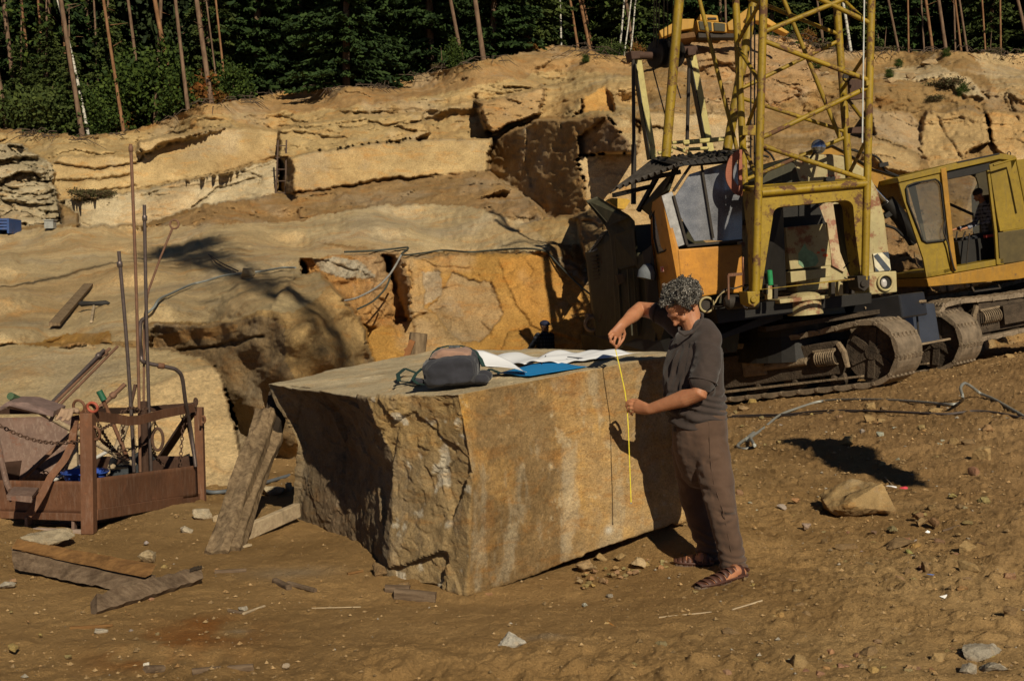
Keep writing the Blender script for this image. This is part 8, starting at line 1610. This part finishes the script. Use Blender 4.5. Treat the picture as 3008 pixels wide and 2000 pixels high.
# ================= unseen things added for the shadows they throw into the picture
# added leaning birch, its crown shaped to shade the rock sheet at the left
S_ = np.array([math.sin(math.radians(18))*math.cos(math.radians(32)), -math.cos(math.radians(18))*math.cos(math.radians(32)), math.sin(math.radians(32))])
def toward_sun(p, y): k = (y-p[1])/S_[1]; return np.array(p)+S_*k
YB = -6.0; T1 = toward_sun(on_wall(540, 735), YB); T0 = toward_sun(on_wall(690, 800), YB); T2 = toward_sun(on_wall(880, 860), YB); T3 = toward_sun(on_wall(960, 1000), YB); T4 = toward_sun(on_wall(930, 1110), YB)
lb_ = thing('shadow_birch', 'unseen leaning birch behind the photographer, added and shaped for its branch shadow', 'tree', (-22, -8, 0)); m = MB(); base_ = np.array([-22, -8, 0.])
tk = spl([base_, np.array([-10, -7.4, 13.]), np.array([0, -6.5, 22.]), T1], 6); m.tube(tk, [.28-.24*i/(len(tk)-1) for i in range(len(tk))], 8)
r_ = np.random.default_rng(12)
for k in range(4):
    a = T1+r_.normal(size=3)*.3; pts = [a, T0+r_.normal(size=3)*.35, T2+r_.normal(size=3)*.25, T3+r_.normal(size=3)*.3, T4+r_.normal(size=3)*.3]; c_ = spl(pts, 5); m.tube(c_, [.085-.04*i/(len(c_)-1) for i in range(len(c_))], 5)
    for j in range(14): i = r_.integers(2, len(c_)-1); d = r_.normal(size=3)*np.array([.5, .3, .6]); m.tube([c_[i], c_[i]+d*.5, c_[i]+d+np.array([0, 0, -.4])], [.025, .018, .008], 4)
m.build('trunk', M_BIRCH, lb_, smooth=60)
cc = np.concatenate([T1+r_.normal(size=(1800, 3))*np.array([.42, .4, .42]), (T1*.6+T0*.4)+r_.normal(size=(500, 3))*np.array([.5, .4, .7]), (T0*.5+T2*.5)+r_.normal(size=(120, 3))*np.array([.5, .4, .8])])
V, f = quads(cc, unit(r_.normal(size=cc.shape))*.09, unit(r_.normal(size=cc.shape))*.07); npmesh('crown', V, f, M_BSH, lb_, smooth=False)
# made-up slab, outlined to throw a shadow on the dirt at the right
sg = [gpt(*q) for q in ((2325, 1296), (2390, 1288), (2460, 1292), (2530, 1312), (2580, 1330), (2600, 1352), (2640, 1385), (2700, 1395), (2738, 1432), (2660, 1432), (2560, 1405), (2470, 1370), (2400, 1330), (2350, 1308))]
k = 4.6/S_[2]; pl_ = [p+S_*k for p in sg]; sl = thing('shadow_slab', 'unseen made-up slab hung up to cast a shadow on the dirt at the right', 'stone slab', np.mean(pl_, 0)); m = MB(); m.prism(pl_, (0, 0, .18)); m.build('slab', M_STONE, sl, bevel=.03)
m = MB(); tpz = np.mean(pl_, 0)+np.array([0, 0, 2.2]); [m.tube([pl_[i]+np.array([0, 0, .1]), tpz], .012, 6) for i in (1, 5, 8, 11)]; m.tube([tpz, tpz+np.array([0, 0, 22.])], .014, 6); m.build('sling', M_DRK, sl)
# ================= grit: countless chips on the quarry floor
n = 26000; r_ = np.random.default_rng(99); Dg = 3.6+22*r_.random(n)**1.9; sx = r_.uniform(-.47, .47, n); xg = sx*Dg; yg = Dg
den = .30+.7*sst(xg, -.5, 3.0)+.4*sst(fbm(np.stack([xg, yg, xg*0], -1), .8, 3, 15), 0, .3); kp = r_.random(n) < den; xg, yg = xg[kp], yg[kp]; n = len(xg)
zg = ground_z(xg, yg); s = (.0022+.008*r_.random(n)**5)*(1+yg/9); a = r_.uniform(0, 6.28, n); oc = np.array([[1, 0, 0], [0, 1, 0], [-1, 0, 0], [0, -1, 0], [0, 0, .75], [0, 0, -.4]])
jit3 = r_.uniform(.6, 1.3, (n, 6, 1)); rot = np.stack([np.stack([np.cos(a), -np.sin(a), a*0], -1), np.stack([np.sin(a), np.cos(a), a*0], -1), np.stack([a*0, a*0, a*0+1], -1)], 1)
VV_ = np.einsum('nij,nkj->nki', rot, oc[None]*jit3)*s[:, None, None]+np.stack([xg, yg, zg+s*.3], -1)[:, None]
ft = np.array([[0, 1, 4], [1, 2, 4], [2, 3, 4], [3, 0, 4], [1, 0, 5], [2, 1, 5], [3, 2, 5], [0, 3, 5]]); FT = (np.arange(n)[:, None, None]*6+ft[None]).reshape(-1, 3)
cg = np.array([.33, .23, .12])*r_.uniform(.55, 1.35, (n, 1)); gp = r_.random(n) < .04; cg[gp] = np.array([.38, .35, .30])*r_.uniform(.7, 1.1, (gp.sum(), 1)); o = npmesh('grit', VV_.reshape(-1, 3), FT, M_STONE, smooth=False, col=np.repeat(cg, 6, 0)); tag(o, 'fine grit and tiny stone chips covering the quarry floor', 'gravel', kind='stuff')
# ================= camera, sky and sun
cam = bpy.data.cameras.new('camera'); cam.lens = 36*F/3008; cam.sensor_width = 36; cam.clip_end = 5000; cam.clip_start = .05
co = bpy.data.objects.new('camera', cam); COL.objects.link(co); co.location = (0, 0, CAMZ); co.rotation_euler = (math.pi/2-A, 0, 0); SC.camera = co
SAZ, SEL = math.radians(18), math.radians(32)
to = Vector((math.sin(SAZ)*math.cos(SEL), -math.cos(SAZ)*math.cos(SEL), math.sin(SEL)))
sun = bpy.data.lights.new('sun', 'SUN'); sun.energy = 5.0; sun.angle = math.radians(.5); sun.color = (1, .90, .70)
so = bpy.data.objects.new('sun', sun); COL.objects.link(so); so.rotation_euler = to.to_track_quat('Z', 'Y').to_euler(); so.location = to*30
w = bpy.data.worlds.new('World'); SC.world = w; w.use_nodes = True; nt = w.node_tree
sky = nt.nodes.new('ShaderNodeTexSky'); sky.sky_type = 'NISHITA'; sky.sun_disc = False; sky.sun_elevation = SEL
sky.sun_rotation = math.atan2(to.x, to.y); sky.altitude = 3500; sky.air_density = .6; sky.dust_density = .2; sky.ozone_density = 1.5
nt.links.new(sky.outputs[0], nt.nodes['Background'].inputs[0]); nt.nodes['Background'].inputs[1].default_value = .05
SC.view_settings.view_transform = 'Standard'; SC.view_settings.look = 'None'; SC.view_settings.exposure = 0
